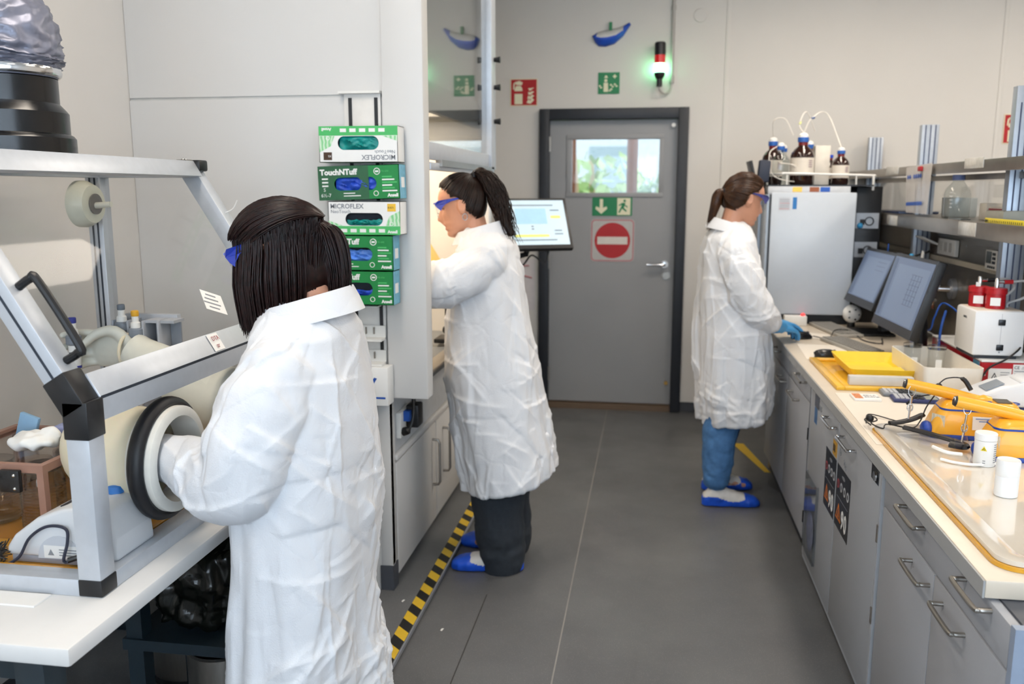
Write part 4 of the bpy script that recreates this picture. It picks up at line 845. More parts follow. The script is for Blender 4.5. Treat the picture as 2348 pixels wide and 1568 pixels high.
def sidepoly(name, poly, m, par, off=0.0008): return MB().prism(poly, 'x', SX - off, SX - off + 0.0006).build(name, m, par)
M_STK = mat('sticker_black', '#1e2025', 0.4)
def sticker90(par, y0, y1, z0, z1):
    """black sticker: row of round pictograms, orange warning triangle and the number 90"""
    b = sidepoly('black_sticker', [(y0, z0), (y1, z0), (y1, z1), (y0, z1)], M_STK, par)
    W = y1 - y0; H_ = z1 - z0
    sidepoly('brand_oval', arc((y0 + y1) / 2, z1 - H_ * 0.12, W * 0.12, H_ * 0.03, 0, 360, 14)[:-1], mat('sticker_grey', '#7b7f86', 0.5), b, 0.0014)
    for k in range(4):
        cy = y1 - W * (0.14 + 0.24 * k); r = min(W * 0.10, H_ * 0.075)
        sidepoly('round_pictogram', arc(cy, z1 - H_ * 0.30, r, r, 0, 360, 16)[:-1], (mat('sticker_red', '#a8474c', 0.5) if k == 0 else mat('sticker_pale', '#b9bcc1', 0.5)), b, 0.0014)
        sidepoly('pictogram_core', arc(cy, z1 - H_ * 0.30, r * 0.45, r * 0.55, 0, 360, 10)[:-1], M_STK, b, 0.0018)
    sidepoly('grey_line', [(y0 + W * 0.1, z0 + H_ * 0.49), (y1 - W * 0.1, z0 + H_ * 0.49), (y1 - W * 0.1, z0 + H_ * 0.50), (y0 + W * 0.1, z0 + H_ * 0.50)], mat('sticker_grey', '#7b7f86', 0.5), b, 0.0014)
    ty, tz = y1 - W * 0.27, z0 + H_ * 0.14; hw = W * 0.19; th = H_ * 0.27
    sidepoly('warning_triangle', [(ty - hw, tz), (ty + hw, tz), (ty, tz + th)], mat('sticker_orange', '#d9761d', 0.5), b, 0.0014)
    sidepoly('triangle_core', [(ty - hw * 0.62, tz + th * 0.12), (ty + hw * 0.62, tz + th * 0.12), (ty, tz + th * 0.74)], M_STK, b, 0.0018)
    sidepoly('flame', [(ty - hw * 0.2, tz + th * 0.17), (ty + hw * 0.2, tz + th * 0.17), (ty + hw * 0.12, tz + th * 0.4), (ty, tz + th * 0.55), (ty - hw * 0.12, tz + th * 0.4)], mat('sticker_orange', '#d9761d', 0.5), b, 0.0022)
    for k, g in enumerate('90'): text(g, 0.088, (SX - 0.0016, y0 + W * 0.50 - 0.043 * k, z0 + H_ * 0.10), SIDE, M_CLEANW, b, 'digit', bold=0.0016, sx=0.85)
sticker90(d1, 3.062, 3.243, 0.395, 0.612); sticker90(d2, 2.838, 3.044, 0.395, 0.612)
yl_ = sidepoly('yellow_sticker', [(3.066, 0.618), (3.135, 0.618), (3.135, 0.672), (3.066, 0.672)], mat('sticker_yellow', '#c7962b', 0.5), d1)
text('B1', 0.036, (SX - 0.0012, 3.128, 0.632), SIDE, M_STK, yl_, bold=0.001)
text('B1', 0.03, (SX - 0.0004, 3.03, 0.655), (R(90), R(18), R(-90)), M_INKG, d2); text('W6', 0.03, (SX - 0.0004, 2.96, 0.632), (R(90), R(18), R(-90)), M_INKG, d2)
lk = sidepoly('lock_plate', [(2.515, 0.708), (2.60, 0.708), (2.60, 0.752), (2.515, 0.752)], M_DARK, d2)
MB().lathe([(0.014, 0), (0.014, 0.006), (0.010, 0.008)], (SX - 0.009, 2.54, 0.730), 20, 'x').build('lock_cylinder', M_CHROME, lk, smooth=True)
sidepoly('grey_sticker', [(3.42, 0.70), (3.51, 0.70), (3.51, 0.752), (3.42, 0.752)], mat('sticker_slate', '#4b4f5c', 0.5), d1)
b = sidepoly('blue_sticker', [(3.45, 0.635), (3.505, 0.635), (3.505, 0.698), (3.45, 0.698)], mat('sticker_blue', '#35679c', 0.5, var=0.2, scale=60), d1)
text('W5', 0.03, (SX - 0.0012, 3.41, 0.705), SIDE, M_INKG, d1)
pk = thing('wall_pocket', 'clear plastic pocket with lilac gloves hung on the safety cabinet door', 'pocket')
M_POCK = glassmat('pocket_plastic', (0.88, 0.90, 0.92), 0.9)
MB().box(SX - 0.012, 3.33, 0.10, SX - 0.010, 3.55, 0.42).box(SX - 0.010, 3.33, 0.10, SX - 0.001, 3.332, 0.42).box(SX - 0.010, 3.548, 0.10, SX - 0.001, 3.55, 0.42).box(SX - 0.010, 3.33, 0.10, SX - 0.001, 3.55, 0.102).build('pocket', M_POCK, pk)
gk = thing('spare_gloves', 'crumpled lilac and white gloves in the clear pocket', 'gloves')
fuse(MB().sphere((SX - 0.0055, 3.43, 0.205), 0.004, 0.07, 0.08), 'gloves_mass', mat('lilac_glove', '#a9b0d8', 0.6, var=0.3, scale=25), gk, 0.002, 1, lambda p: 0.0012 * mn.noise(p * 40))
# unit beyond the safety cabinet
u3 = thing('base_cabinet', 'grey base cabinet beyond the safety cabinet with two drawers over two doors', 'cabinet')
bx('carcass', M_CABD, XC + 0.0205, 3.62, 0.08, XP - 0.02, 4.93, ZB - 0.039, u3); bx('plinth', M_DARK, XC + 0.03, 3.62, 0.0, XP - 0.06, 4.93, 0.08, u3)
bx('side_strip', M_CABD, XC - 0.001, 3.605, 0.08, XC + 0.02, 3.645, ZB - 0.039, u3)
d = front('drawer', 3.65, 4.22, 0.675, ZB - 0.04, u3); bar_handle(3.74, 3.92, 0.742, d)
d = front('drawer', 4.22, 4.93, 0.675, ZB - 0.04, u3); bar_handle(4.50, 4.64, 0.735, d)
d = front('door', 3.65, 4.25, 0.08, 0.675, u3); bar_handle(3.90, 4.08, 0.628, d)
for z in (0.16, 0.52): bx('hinge', M_BLACK, XC - 0.004, 3.644, z, XC + 0.004, 3.653, z + 0.05, d)
d = front('door', 4.25, 4.93, 0.08, 0.675, u3); bar_handle(4.28, 4.42, 0.628, d)
MB().cyl((XC + 0.04, 4.90, 0.0), (XC + 0.04, 4.90, 0.08), 0.018).build('foot', M_STEEL, u3, smooth=True)
# table leg beyond, with the yellow wedge mark on the floor
lg = thing('bench_leg', 'pale steel support leg under the far end of the right bench', 'leg frame'); bx('leg_tube', M_WHITE, 0.72, 5.10, 0.0, 0.76, 5.14, ZB - 0.04, lg)
bx('cross_tube', M_BLACK, 0.76, 5.11, 0.10, XP - 0.1, 5.13, 0.13, lg)
tt = thing('floor_tape', 'yellow floor tape behind the blue jeans below the bench', 'tape'); MB().prism([(0.53, 5.35), (0.60, 5.35), (0.69, 4.80), (0.66, 4.80)], 'z', 0.0004, 0.0014).build('strip', MT_Y, tt)
# ================================================================== shelf rack behind the bench
sr = thing('shelf_rack', 'steel double shelf with aluminium posts above the bench', 'shelf')
PX0 = 1.365
M_POST = mat('post_aluminium', '#aab2bd', 0.35, 0.55, var=0.04, scale=40)
for y in (3.69, 4.88, 5.99):
    p = bx('post', M_POST, PX0, y, 0.93, PX0 + 0.085, y + 0.045, 1.872 + (0.06 if y < 4 else 0.0), sr, bevel=0.002)
    for k in range(3): bx('groove', mat('post_groove', '#47506a', 0.5), PX0 + 0.016 + k * 0.024, y - 0.0006, 0.94, PX0 + 0.022 + k * 0.024, y, 1.87, p)
XS = 1.275
for z0, z1 in ((1.612, 1.658), (1.352, 1.415)):
    s_ = bx('shelf_board', M_STEEL, XS + 0.001, 3.25, z1 - 0.016, 1.56, 6.08, z1, sr); bx('shelf_lip', M_STEEL, XS - 0.002, 3.25, z0, XS + 0.001, 6.08, z1, sr, bevel=0.001)
    bx('lip_return', M_ALUB, XS + 0.001, 3.25, z0, XS + 0.02, 6.08, z0 + 0.004, sr)
bx('upper_cross_rail', M_STEEL, 1.40, 3.25, 1.585, 1.43, 6.08, 1.61, sr)
bx('back_panel', mat('steel_back_panel', '#8d8880', 0.36, 0.75, var=0.08, scale=5, stretch=(1, 1, 5)), XP + 0.001, 3.25, ZB + 0.001, XP + 0.02, 6.08, 1.35, sr)
bx('media_rail', mat('beige_rail', '#bdb6a6', 0.5), XP - 0.010, 3.25, 1.185, XP, 6.08, 1.21, sr)
for y in (3.95, 4.4, 5.0): MB().lathe([(0.005, 0), (0.005, 0.002)], (XP - 0.002, y, 1.28), 10, 'x').build('rivet', M_ALU, sr)
for y in (3.69, 4.88, 5.99): bx('post_bracket', M_STEEL, PX0 + 0.085, y + 0.01, 0.95, XP + 0.001, y + 0.035, 1.0, sr)
bx('glass_rear_guard', glassmat('guard_glass', (0.95, 0.95, 0.94), 0.8), 1.55, 3.25, 1.416, 1.554, 6.08, 1.60, sr)
for i, (y0, y1, z0, z1) in enumerate(((3.70, 3.91, 1.626, 1.668), (4.90, 5.14, 1.622, 1.665), (3.72, 3.92, 1.358, 1.412), (4.86, 5.05, 1.356, 1.408))):
    t = thing('shelf_label', ['translucent label pocket on the upper shelf lip near the tall post', 'translucent label pocket far along the upper shelf lip', 'translucent label pocket on the lower shelf lip near the yellow ruler', 'translucent label pocket on the lower shelf lip by the black rack'][i], 'label', 'label pockets on the shelves')
    MB().box(XS - 0.006, y0, z0, XS - 0.0025, y1, z1).build('pocket_film', mat('label_film', '#d5d3cc', 0.25, var=0.12, scale=40, coat=0.3), t, bevel=0.001)
# ---- panel fittings
so_ = thing('socket_box', 'white double socket with raised flap on the steel panel', 'socket')
bx('plate', M_WHITE, XP - 0.02, 4.50, 1.222, XP, 4.76, 1.302, so_, bevel=0.003); MB().cbox((XP - 0.055, 4.83, 1.285), (0.09, 0.15, 0.008), Matrix.Rotation(R(25), 3, 'Y')).build('flap', M_WHITE, so_, bevel=0.002)
for y in (4.56, 4.63, 4.70): bx('outlet', mat('socket_grey', '#c9c8c4', 0.5), XP - 0.0215, y - 0.022, 1.24, XP - 0.02, y + 0.022, 1.285, so_)
th = thing('digital_thermometer', 'small white digital thermometer clipped on the panel rail', 'thermometer')
bx('body', M_WHITE, XP - 0.035, 3.93, 1.205, XP - 0.011, 4.06, 1.29, th, bevel=0.004); bx('screen', mat('lcd_dark', '#4b5253', 0.3), XP - 0.0365, 3.99, 1.232, XP - 0.035, 4.045, 1.282, th)
for k in range(4): bx('button', M_DARK, XP - 0.0375, 3.945 + 0.022 * k, 1.212, XP - 0.035, 3.957 + 0.022 * k, 1.222, th)
for k in range(3): bx('button', M_DARK, XP - 0.0375, 3.945, 1.232 + 0.018 * k, XP - 0.035, 3.975, 1.243 + 0.018 * k, th)
vl = thing('gas_valve', 'chrome gas tap on the steel panel behind the monitors', 'valve')
MB().lathe([(0.05, 0), (0.05, -0.02), (0.03, -0.024)], (XP, 4.52, 1.065), 24, 'x').build('flange', M_ALU, vl, smooth=True)
MB().tube([(XP - 0.02, 4.52, 1.065), (XP - 0.10, 4.54, 1.065)], 0.018, 12).build('stem', M_CHROME, vl, smooth=True)
MB().lathe([(0.028, -0.03), (0.028, 0.03)], (XP - 0.085, 4.54, 1.09), 16).build('body', M_CHROME, vl, smooth=True); MB().cyl((XP - 0.10, 4.54, 1.065), (XP - 0.155, 4.55, 1.065), 0.022).build('black_knob', M_BLACK, vl, smooth=True)
MB().tube([(XP - 0.085, 4.54, 1.05), (XP - 0.085, 4.54, 0.985)], [0.012, 0.009], 12).build('outlet', M_CHROME, vl, smooth=True); MB().tube([(XP - 0.085, 4.50, 1.01), (XP - 0.085, 4.59, 1.01)], 0.007, 10).build('cross_handle', M_CHROME, vl, smooth=True)
MB().lathe([(0.024, 0), (0.02, 0.045)], (XP - 0.085, 4.54, 1.12), 16).build('cap', M_STEEL, vl, smooth=True); MB().cyl((XP - 0.085, 4.54, 0.985), (XP - 0.085, 4.54, 0.965), 0.007).build('tip', mat('copper', '#8a5a48', 0.3, 0.8), vl, smooth=True)
# ================================================================== things on the bench and shelves
ZQ = ZB + 0.0006
# instrument cabinet with bottles
ins = thing('instrument_cabinet', 'tall white bench instrument with flat side panel beside the standing woman', 'instrument')
ix0, ix1, iy0, iy1, iz0, iz1 = 0.655, 1.10, 5.02, 5.75, 0.865, 1.527
bx('body', mat('instrument_body', '#cfd3d7', 0.4), ix0 - 0.02, iy0 + 0.02, iz0, ix1 - 0.02, iy1, iz1 - 0.01, ins)
bx('side_panel', mat('instrument_side', '#c3cbd4', 0.35, var=0.01), ix0 - 0.005, iy0, iz0 - 0.01, ix1, iy0 + 0.02, iz1, ins, bevel=0.008)
MB().lathe([(0.03, iz0), (0.03, iz1 - 0.01)], (ix0 - 0.02, iy0 + 0.035, 0), 24).build('front_column', mat('grey_column', '#9aa0a6', 0.3, 0.3), ins, smooth=True)
bx('front_column', mat('grey_column2', '#6f757c', 0.3, 0.3), ix0 - 0.065, iy0 + 0.04, iz0, ix0 - 0.045, iy1, iz1 - 0.01, ins)
bx('gasket', M_BLACK, ix0 - 0.009, iy0 - 0.001, iz0, ix0 - 0.005, iy0 + 0.01, iz1 - 0.01, ins)
bx('base', M_BLACK, ix0, iy0 + 0.03, ZQ, ix1, iy1, iz0, ins); bx('top_housing', mat('instrument_top', '#c9ccd0', 0.4), ix0 - 0.02, iy0 + 0.03, iz1 - 0.01, ix1 - 0.03, iy1, iz1 + 0.035, ins, bevel=0.003)
bx('tray_mat', M_DARK, ix0 - 0.02, iy0 + 0.03, iz1 + 0.035, ix1 + 0.09, iy1, iz1 + 0.042, ins)
for (x0, x1, m_) in ((0.765, 0.815, M_YEL), (0.855, 0.905, mat('rust_tag', '#9b5a3a', 0.6)), (0.912, 0.962, M_BLUE)): bx('tag', m_, x0, iy0 + 0.0285, iz1 + 0.004, x1, iy0 + 0.0298, iz1 + 0.03, ins)
bx('blue_sticker', mat('sticker_cyan', '#2b78bd', 0.5), 0.765, iy0 - 0.0008, 1.438, 0.787, iy0, 1.502, ins); sp = bx('info_sheet', mat('info_sheet', '#c9ced6', 0.6), 0.69, iy0 - 0.0006, 1.43, 0.755, iy0, 1.502, ins)
for k in range(6): bx('text_line', M_INKG if k % 3 else mat('red_print', '#b06a72', 0.6), 0.695, iy0 - 0.001, 1.438 + 0.01 * k, 0.748, iy0 - 0.0006, 1.441 + 0.01 * k, sp)
zt = iz1 + 0.0425
rl = thing('bottle_rail', 'white tubular guard rail around the bottles on the instrument', 'rail')
MB().tube(spline([(0.655, 5.30, zt + 0.06), (0.70, 5.09, zt + 0.06), (0.72, 5.075, zt + 0.062), (0.74, 5.07, zt + 0.062), (1.16, 5.07, zt + 0.05), (1.185, 5.07, zt + 0.045), (1.19, 5.07, zt + 0.02), (1.19, 5.07, zt - 0.03)], 50), 0.006, 8).build('rail_tube', M_WHITE, rl, smooth=True)
for x in (0.735, 1.10): MB().cyl((x, 5.07, zt), (x, 5.07, zt + 0.055), 0.004, n=8).build('post', M_WHITE, rl, smooth=True)
MB().tube([(0.66, 5.30, zt), (0.655, 5.30, zt + 0.06)], 0.005, 8).build('post', M_WHITE, rl, smooth=True)
M_AMB = mat('amber_glass', '#2a120b', 0.08, var=0.2, coat=0.6); M_LABEL = mat('bottle_label', '#dcd3c6', 0.6, var=0.03); M_CAPB = mat('bottle_cap_blue', '#2a62b4', 0.4)
M_CLRG = glassmat('bottle_glass', (0.90, 0.92, 0.92), 1.1, 0.02, 1.5)
def bottle(label, x, y, z, r, h_, amber=True, white=True, capm=None):
    t = thing('reagent_bottle', label, 'bottle', 'solvent bottles on the instrument', (x, y, z))
    hb_ = h_ * 0.58; pr = [(r * 0.9, 0), (r, 0.006), (r, hb_), (r * 0.93, hb_ + h_ * 0.06), (r * 0.72, hb_ + h_ * 0.13), (r * 0.42, hb_ + h_ * 0.19), (r * 0.36, hb_ + h_ * 0.22), (r * 0.36, h_ * 0.86)]
    MB().lathe(pr, (0, 0, 0), 28).build('glass', M_AMB if amber else M_CLRG, t, smooth=True, ang=50)
    if amber:
        MB().lathe([(r * 1.01, h_ * 0.19), (r * 1.01, h_ * 0.54)], (0, 0, 0), 28, cap=False).build('paper_label', M_LABEL, t, smooth=True)
        MB().lathe([(r * 0.40, h_ * 0.79), (r * 0.40, h_ * 0.86)], (0, 0, 0), 20).build('red_collar', mat('collar_red', '#7a1a1c', 0.4), t, smooth=True)
        for k in range(4): MB().cbox((r * 0.55, -r * 0.865, h_ * (0.48 - 0.04 * k)), (r * 0.35, 0.002, 0.004), Matrix.Rotation(R(32), 3, 'Z')).build('text_line', mat('label_print', '#a08890', 0.6), t)
    MB().lathe([(r * 0.46, h_ * 0.855), (r * 0.47, h_ * 0.865), (r * 0.47, h_ * 0.945), (r * 0.44, h_ * 0.95)], (0, 0, 0), 20).build('screw_cap', capm or M_CAPB, t, smooth=True)
    if white: MB().lathe([(r * 0.42, h_ * 0.95), (r * 0.40, h_ * 1.0), (r * 0.28, h_ * 1.03), (r * 0.10, h_ * 1.04)], (0, 0, 0), 18).build('connector', M_WHITE, t, smooth=True)
    return t
bottle('large amber bottle in the middle of the instrument top, front row', 0.822, 5.14, zt, 0.064, 0.272)
bottle('amber bottle at the back left of the instrument top', 0.690, 5.36, zt, 0.058, 0.262)
bottle('clear glass bottle in front of the back left amber bottle', 0.712, 5.19, zt, 0.046, 0.225, False)
bottle('clear glass bottle with blue cap left of the large amber bottle', 0.755, 5.38, zt, 0.04, 0.222, False)
bottle('small amber bottle with white connector at the right of the instrument top', 1.025, 5.13, zt, 0.046, 0.195)
bottle('small amber bottle with plain blue cap second from the right', 0.985, 5.24, zt, 0.044, 0.175, True, False, mat('cap_royal', '#2450d0', 0.4))
bottle('bottle with dark tipped connector behind the white card box', 0.905, 5.42, zt, 0.05, 0.245, True, True)
cb = thing('card_box', 'tall narrow white card box between the bottles', 'box'); bx('carton', mat('card_white', '#e0d8cb', 0.6), 0.895, 5.17, zt, 0.975, 5.25, zt + 0.215, cb, bevel=0.001)
for i, P in enumerate((((0.822, 5.14, zt + 0.28), (0.80, 5.16, zt + 0.33), (0.84, 5.2, zt + 0.40), (0.90, 5.25, zt + 0.30)), ((0.69, 5.36, zt + 0.27), (0.68, 5.3, zt + 0.36), (0.74, 5.3, zt + 0.37), (0.79, 5.3, zt + 0.28)), ((0.822, 5.14, zt + 0.28), (0.86, 5.15, zt + 0.36), (0.95, 5.2, zt + 0.39), (1.025, 5.13, zt + 0.20)), ((0.70, 5.2, zt + 0.22), (0.645, 5.15, zt + 0.17), (0.67, 5.12, zt + 0.05), (0.80, 5.09, zt + 0.02), (0.78, 5.09, zt + 0.10), (0.70, 5.12, zt + 0.12)))):
    t = thing('tubing', ['clear tubing looping up from the large amber bottle', 'clear tubing looping over the back left bottles', 'clear tubing running right to the small amber bottle', 'coil of clear tubing in front of the left bottles'][i], 'tubing', 'solvent tubing')
    MB().tube(spline(P, 30), 0.0028, 6).build('tube', mat('ptfe_tube', '#e6e0d6', 0.3), t, smooth=True)
    if i in (0, 2): MB().tube([P[1], tuple(Vector(P[1]) * 0.8 + Vector(P[2]) * 0.2)], 0.006, 8).build('fitting', mat('fitting_' + 'ab'[i // 2], ('#c9cf8a', '#4a5f8a')[i // 2], 0.4), t, smooth=True)
sd_ = thing('support_arm', 'dark device on an arm left of the bottles above the head', 'device')
MB().cbox((0.615, 5.12, zt + 0.075), (0.062, 0.06, 0.12), Matrix.Rotation(R(4), 3, 'Y')).build('unit', mat('navy_unit', '#2a3040', 0.5), sd_, bevel=0.008); MB().tube([(0.615, 5.12, zt + 0.015), (0.61, 5.11, iz1 + 0.01), (0.63, 5.10, iz1 - 0.02)], [0.016, 0.012, 0.012], 8).build('mount', M_BLACK, sd_, smooth=True)
tl_ = thing('tablet_screen', 'thin tilted flat screen seen edge on above the woman at the bench', 'screen')
MB().cbox((0.565, 5.18, 1.60), (0.012, 0.22, 0.21), Matrix.Rotation(R(-14), 3, 'Y')).build('panel', M_BLACK, tl_, bevel=0.002); MB().tube([(0.575, 5.2, 1.53), (0.61, 5.2, 1.50), (0.632, 5.2, 1.50)], 0.010, 8).build('arm', M_BLACK, tl_, smooth=True)
# black instrument tower behind
bt = thing('instrument_tower', 'black stack of instrument modules right of the white cabinet', 'instrument')
bx('rack_frame', M_BLACK, 1.125, 5.15, ZQ, 1.262, 5.70, 1.56, bt, bevel=0.003)
for z in (1.17, 1.33):
    f_ = bx('module_face', mat('module_silver', '#a7a9ad', 0.35, 0.5), 1.13, 5.146, z, 1.25, 5.15, z + 0.085, bt); MB().torus((1.20, 5.142, z + 0.04), 0.022, 0.003, 'y', 18, 6).build('loop_tube', M_BLACK, f_, smooth=True); bx('switch', M_BLACK, 1.15, 5.142, z + 0.02, 1.175, 5.146, z + 0.05, f_)
MB().sphere((1.15, 5.135, 1.345), 0.016, n=12, m=8).build('blue_knob', mat('knob_cyan', '#3aa0d8', 0.4), bt, smooth=True); MB().sphere((1.155, 5.135, 1.06), 0.014, n=12, m=8).build('blue_knob', MATS['knob_cyan'], bt, smooth=True)
bc = thing('network_cable', 'blue network cable hanging behind the monitors', 'cable')
MB().tube(spline([(1.30, 5.1, 1.25), (1.29, 5.05, 1.10), (1.27, 4.6, 0.95), (1.22, 4.05, 0.93), (1.225, 3.98, 1.0), (1.26, 3.98, 1.06), (1.33, 3.86, 0.99), (1.40, 3.80, 0.90)], 40), 0.004, 8).build('cable', mat('cable_blue', '#2a63c8', 0.4), bc, smooth=True)
bc2 = thing('network_cable', 'blue cable dropping vertically right of the near monitor', 'cable'); MB().tube(spline([(1.262, 3.96, 1.03), (1.235, 3.92, 0.95), (1.225, 3.9, 0.81)], 14), 0.0055, 8).build('cable', MATS['cable_blue'], bc2, smooth=True)
# monitors
def screen_material():
    m = bpy.data.materials.new('monitor_image'); m.use_nodes = True; nt = m.node_tree; b = nt.nodes['Principled BSDF']
    b.inputs['Roughness'].default_value = 0.35; b.inputs['Base Color'].default_value = (*lin('#3c434e'), 1)
    b.inputs['Emission Color'].default_value = (*lin('#7d8fae'), 1); b.inputs['Emission Strength'].default_value = 0.45
    return m
M_MON = screen_material(); M_MON2 = mat('monitor_window', '#454c58', 0.35, var=0.02, emit='#8fa1be', estr=0.45); M_BEZ = mat('bezel_dark', '#34373d', 0.4)
def monitor(label, c, w_, h_, yaw, tilt, k):
    t = thing('monitor', label, 'monitor', 'monitors on the bench')
    u = Vector((math.sin(yaw), -math.cos(yaw), 0)); n = Vector((-math.cos(yaw), -math.sin(yaw), 0)); v = Vector((0, 0, 1)) * math.cos(tilt) - n * math.sin(tilt); n = u.cross(v)
    if n.x > 0: n = -n
    Mx = Matrix((u, v, n)).transposed()
    def pc(name, m, cu, cv, cn, du_, dv, dn, par, bev=0.0): return MB().cbox(Vector(c) + u * cu + v * cv + n * cn, (du_, dv, dn), Mx).build(name, m, par, bevel=bev)
    pc('housing', M_BLACK, 0, 0, -0.018, w_, h_, 0.034, t, 0.004); pc('bezel', M_BEZ, 0, 0, 0.0, w_, h_, 0.003, t)
    s_ = pc('screen', M_MON, 0, 0.012, 0.0022, w_ - 0.03, h_ - 0.055, 0.0015, t)
    pc('document_window', M_MON2, 0.03, 0.0, 0.0034, w_ - 0.13, h_ - 0.09, 0.0008, s_); pc('side_strip', mat('monitor_strip', '#39414d', 0.35, emit='#6d7f9e', estr=0.4), -w_ / 2 + 0.045, 0.012, 0.0034, 0.035, h_ - 0.07, 0.0008, s_)
    M_SL = mat('screen_line', '#3a3f49', 0.4, emit='#5b6880', estr=0.35)
    for q in range(7 if k else 3): pc('table_line', M_SL, 0.10, 0.09 - 0.022 * q, 0.0042, 0.13, 0.0016, 0.0005, s_)
    for q in range(4 if k else 0): pc('table_line', M_SL, 0.05 + 0.035 * q, 0.025, 0.0042, 0.0016, 0.13, 0.0005, s_)
    q0 = Vector(c) - n * 0.035; MB().tube([q0, q0 - n * 0.05 - Vector((0, 0, 0.06)), (q0.x - n.x * 0.06, q0.y, ZQ + 0.015)], [0.03, 0.025, 0.03], 12).build('stand_column', M_BLACK, t, smooth=True)
    bx('stand_foot', M_BLACK, q0.x - 0.13, q0.y - 0.11, ZQ, q0.x + 0.09, q0.y + 0.11, ZQ + 0.012, t, bevel=0.004)
    return t
monitor('near monitor of the pair on the bench, tilted back with document on screen', (1.085, 3.97, 1.098), 0.53, 0.335, 0.04, 0.28, 1)
monitor('far monitor of the pair on the bench beside the white instrument', (1.13, 4.755, 1.092), 0.48, 0.305, 0.06, 0.36, 0)
cl = thing('key_clip', 'blue clip with a hanging key tag above the near monitor', 'clip'); MB().sphere((1.29, 4.62, 1.215), 0.014, n=10, m=8).build('clip', MATS['knob_cyan'], cl, smooth=True); MB().cbox((1.30, 4.48, 1.225), (0.006, 0.03, 0.05), Matrix.Rotation(R(20), 3, 'X')).build('key_tag', M_WHITE, cl, bevel=0.002); MB().cbox((1.285, 4.53, 1.17), (0.02, 0.03, 0.04)).build('blue_clamp', MATS['knob_cyan'], cl, bevel=0.003); MB().cyl((1.29, 4.62, 1.21), (1.33, 4.48, 1.25), 0.006, n=8).build('wire', M_BLACK, cl, smooth=True)
gl = thing('extension_socket', 'rounded white plastic block with dark holes behind the monitors', 'socket'); MB().sphere((1.10, 4.96, 0.875), 0.05, 0.045, 0.05).build('shell', M_WHITE, gl, smooth=True)
for k in range(5): MB().sphere((1.10 + 0.028 * math.cos(k * 1.26), 4.915, 0.875 + 0.028 * math.sin(k * 1.26)), 0.005, n=8, m=6).build('led', M_DARK, gl, smooth=True)
MB().cyl((1.10, 4.97, ZQ), (1.10, 4.97, 0.84), 0.02).build('foot', M_BLACK, gl, smooth=True)
# keyboards, mice, papers
def keyboard(label, c, rz, w_=0.43, d_=0.13):
    t = thing('keyboard', label, 'keyboard', 'keyboards on the bench', (c[0], c[1], ZQ), rz)
    bx('case', mat('keyboard_grey', '#a7a39b', 0.5), -w_ / 2, -d_ / 2, 0.001, w_ / 2, d_ / 2, 0.016, t, bevel=0.003)
    m = MB(); mk = mat('key_grey', '#8f8c86', 0.55, var=0.1, scale=90)
    for j in range(5):
        for i in range(15): m.box(-w_ / 2 + 0.012 + i * 0.0272, -d_ / 2 + 0.010 + j * 0.0225, 0.016, -w_ / 2 + 0.034 + i * 0.0272, -d_ / 2 + 0.028 + j * 0.0225, 0.021)
    m.build('keys', mk, t)['kind'] = 'stuff'
    return t
keyboard('grey keyboard in front of the near monitor', (0.965, 4.30), R(-76)); keyboard('grey keyboard in front of the far monitor by the blue gloves', (0.985, 4.80), R(-80))
M_PAP = mat('paper', '#e8e0d4', 0.8, var=0.01)
def paper(label, poly, z): t = thing('paper_sheet', label, 'paper', 'sheets on the bench'); MB().prism(poly, 'z', z, z + 0.0008).build('sheet', M_PAP, t); return t
paper('large paper sheet under the near black mouse', [(0.70, 3.96), (0.92, 3.96), (0.92, 4.34), (0.72, 4.36)], ZQ); paper('white paper between the blue gloves and the keyboard', [(0.79, 4.56), (0.90, 4.50), (0.93, 4.66), (0.82, 4.74)], ZQ)
paper('long white bench paper under the handheld meters', [(0.675, 2.62), (1.12, 2.66), (1.06, 3.32), (0.69, 3.30)], ZQ)
def mouse(label, x, y, rz):
    t = thing('computer_mouse', label, 'mouse', 'black mice on the bench', (x, y, ZQ + 0.0008), rz)
    m = MB(); V = []; Fc = []; n = 20
    for i, (s_, zz) in enumerate(((1.0, 0.0), (1.02, 0.010), (0.95, 0.022), (0.75, 0.032), (0.4, 0.037), (0.02, 0.038))):
        for k in range(n): a = 2 * PI * k / n; V.append((0.055 * s_ * math.cos(a) - (0.008 if zz > 0.02 else 0), 0.031 * s_ * math.sin(a), zz))
    for i in range(5): Fc += [(i * n + k, i * n + (k + 1) % n, (i + 1) * n + (k + 1) % n, (i + 1) * n + k) for k in range(n)]
    Fc.append(tuple(range(n))[::-1]); m.add(V, Fc); m.build('shell', mat('mouse_black', '#19191b', 0.25), t, smooth=True, ang=60)
    MB().torus((0.03, 0, 0.027), 0.007, 0.003, 'y', 14, 6).build('wheel', M_RUBBER, t, smooth=True); return t
mouse('black mouse on the paper beside the yellow tray', 0.795, 4.01, R(5)); mouse('black mouse under the blue gloved hand', 0.768, 4.525, R(15))
cab = thing('mouse_cable', 'thin dark mouse cable winding between the keyboards', 'cable')
MB().tube(spline([(0.825, 4.54, ZQ + 0.012), (0.90, 4.53, ZQ + 0.004), (0.95, 4.63, ZQ + 0.03), (1.04, 4.70, ZQ + 0.02), (1.06, 4.50, ZQ + 0.004), (1.12, 4.40, ZQ + 0.006), (1.16, 4.55, ZQ + 0.006)], 50), 0.0028, 6).build('cable', M_BLACK, cab, smooth=True)
rb = thing('small_box_device', 'small white box with a red lamp at the foot of the instrument', 'device'); bx('case', M_WHITE, 0.745, 4.955, ZQ, 0.865, 5.01, ZQ + 0.055, rb, bevel=0.004); MB().sphere((0.845, 4.975, ZQ + 0.058), 0.011, n=12, m=8).build('red_lamp', mat('red_lamp', '#ff3030', 0.3, emit='#ff2a2a', estr=2.5), rb, smooth=True)
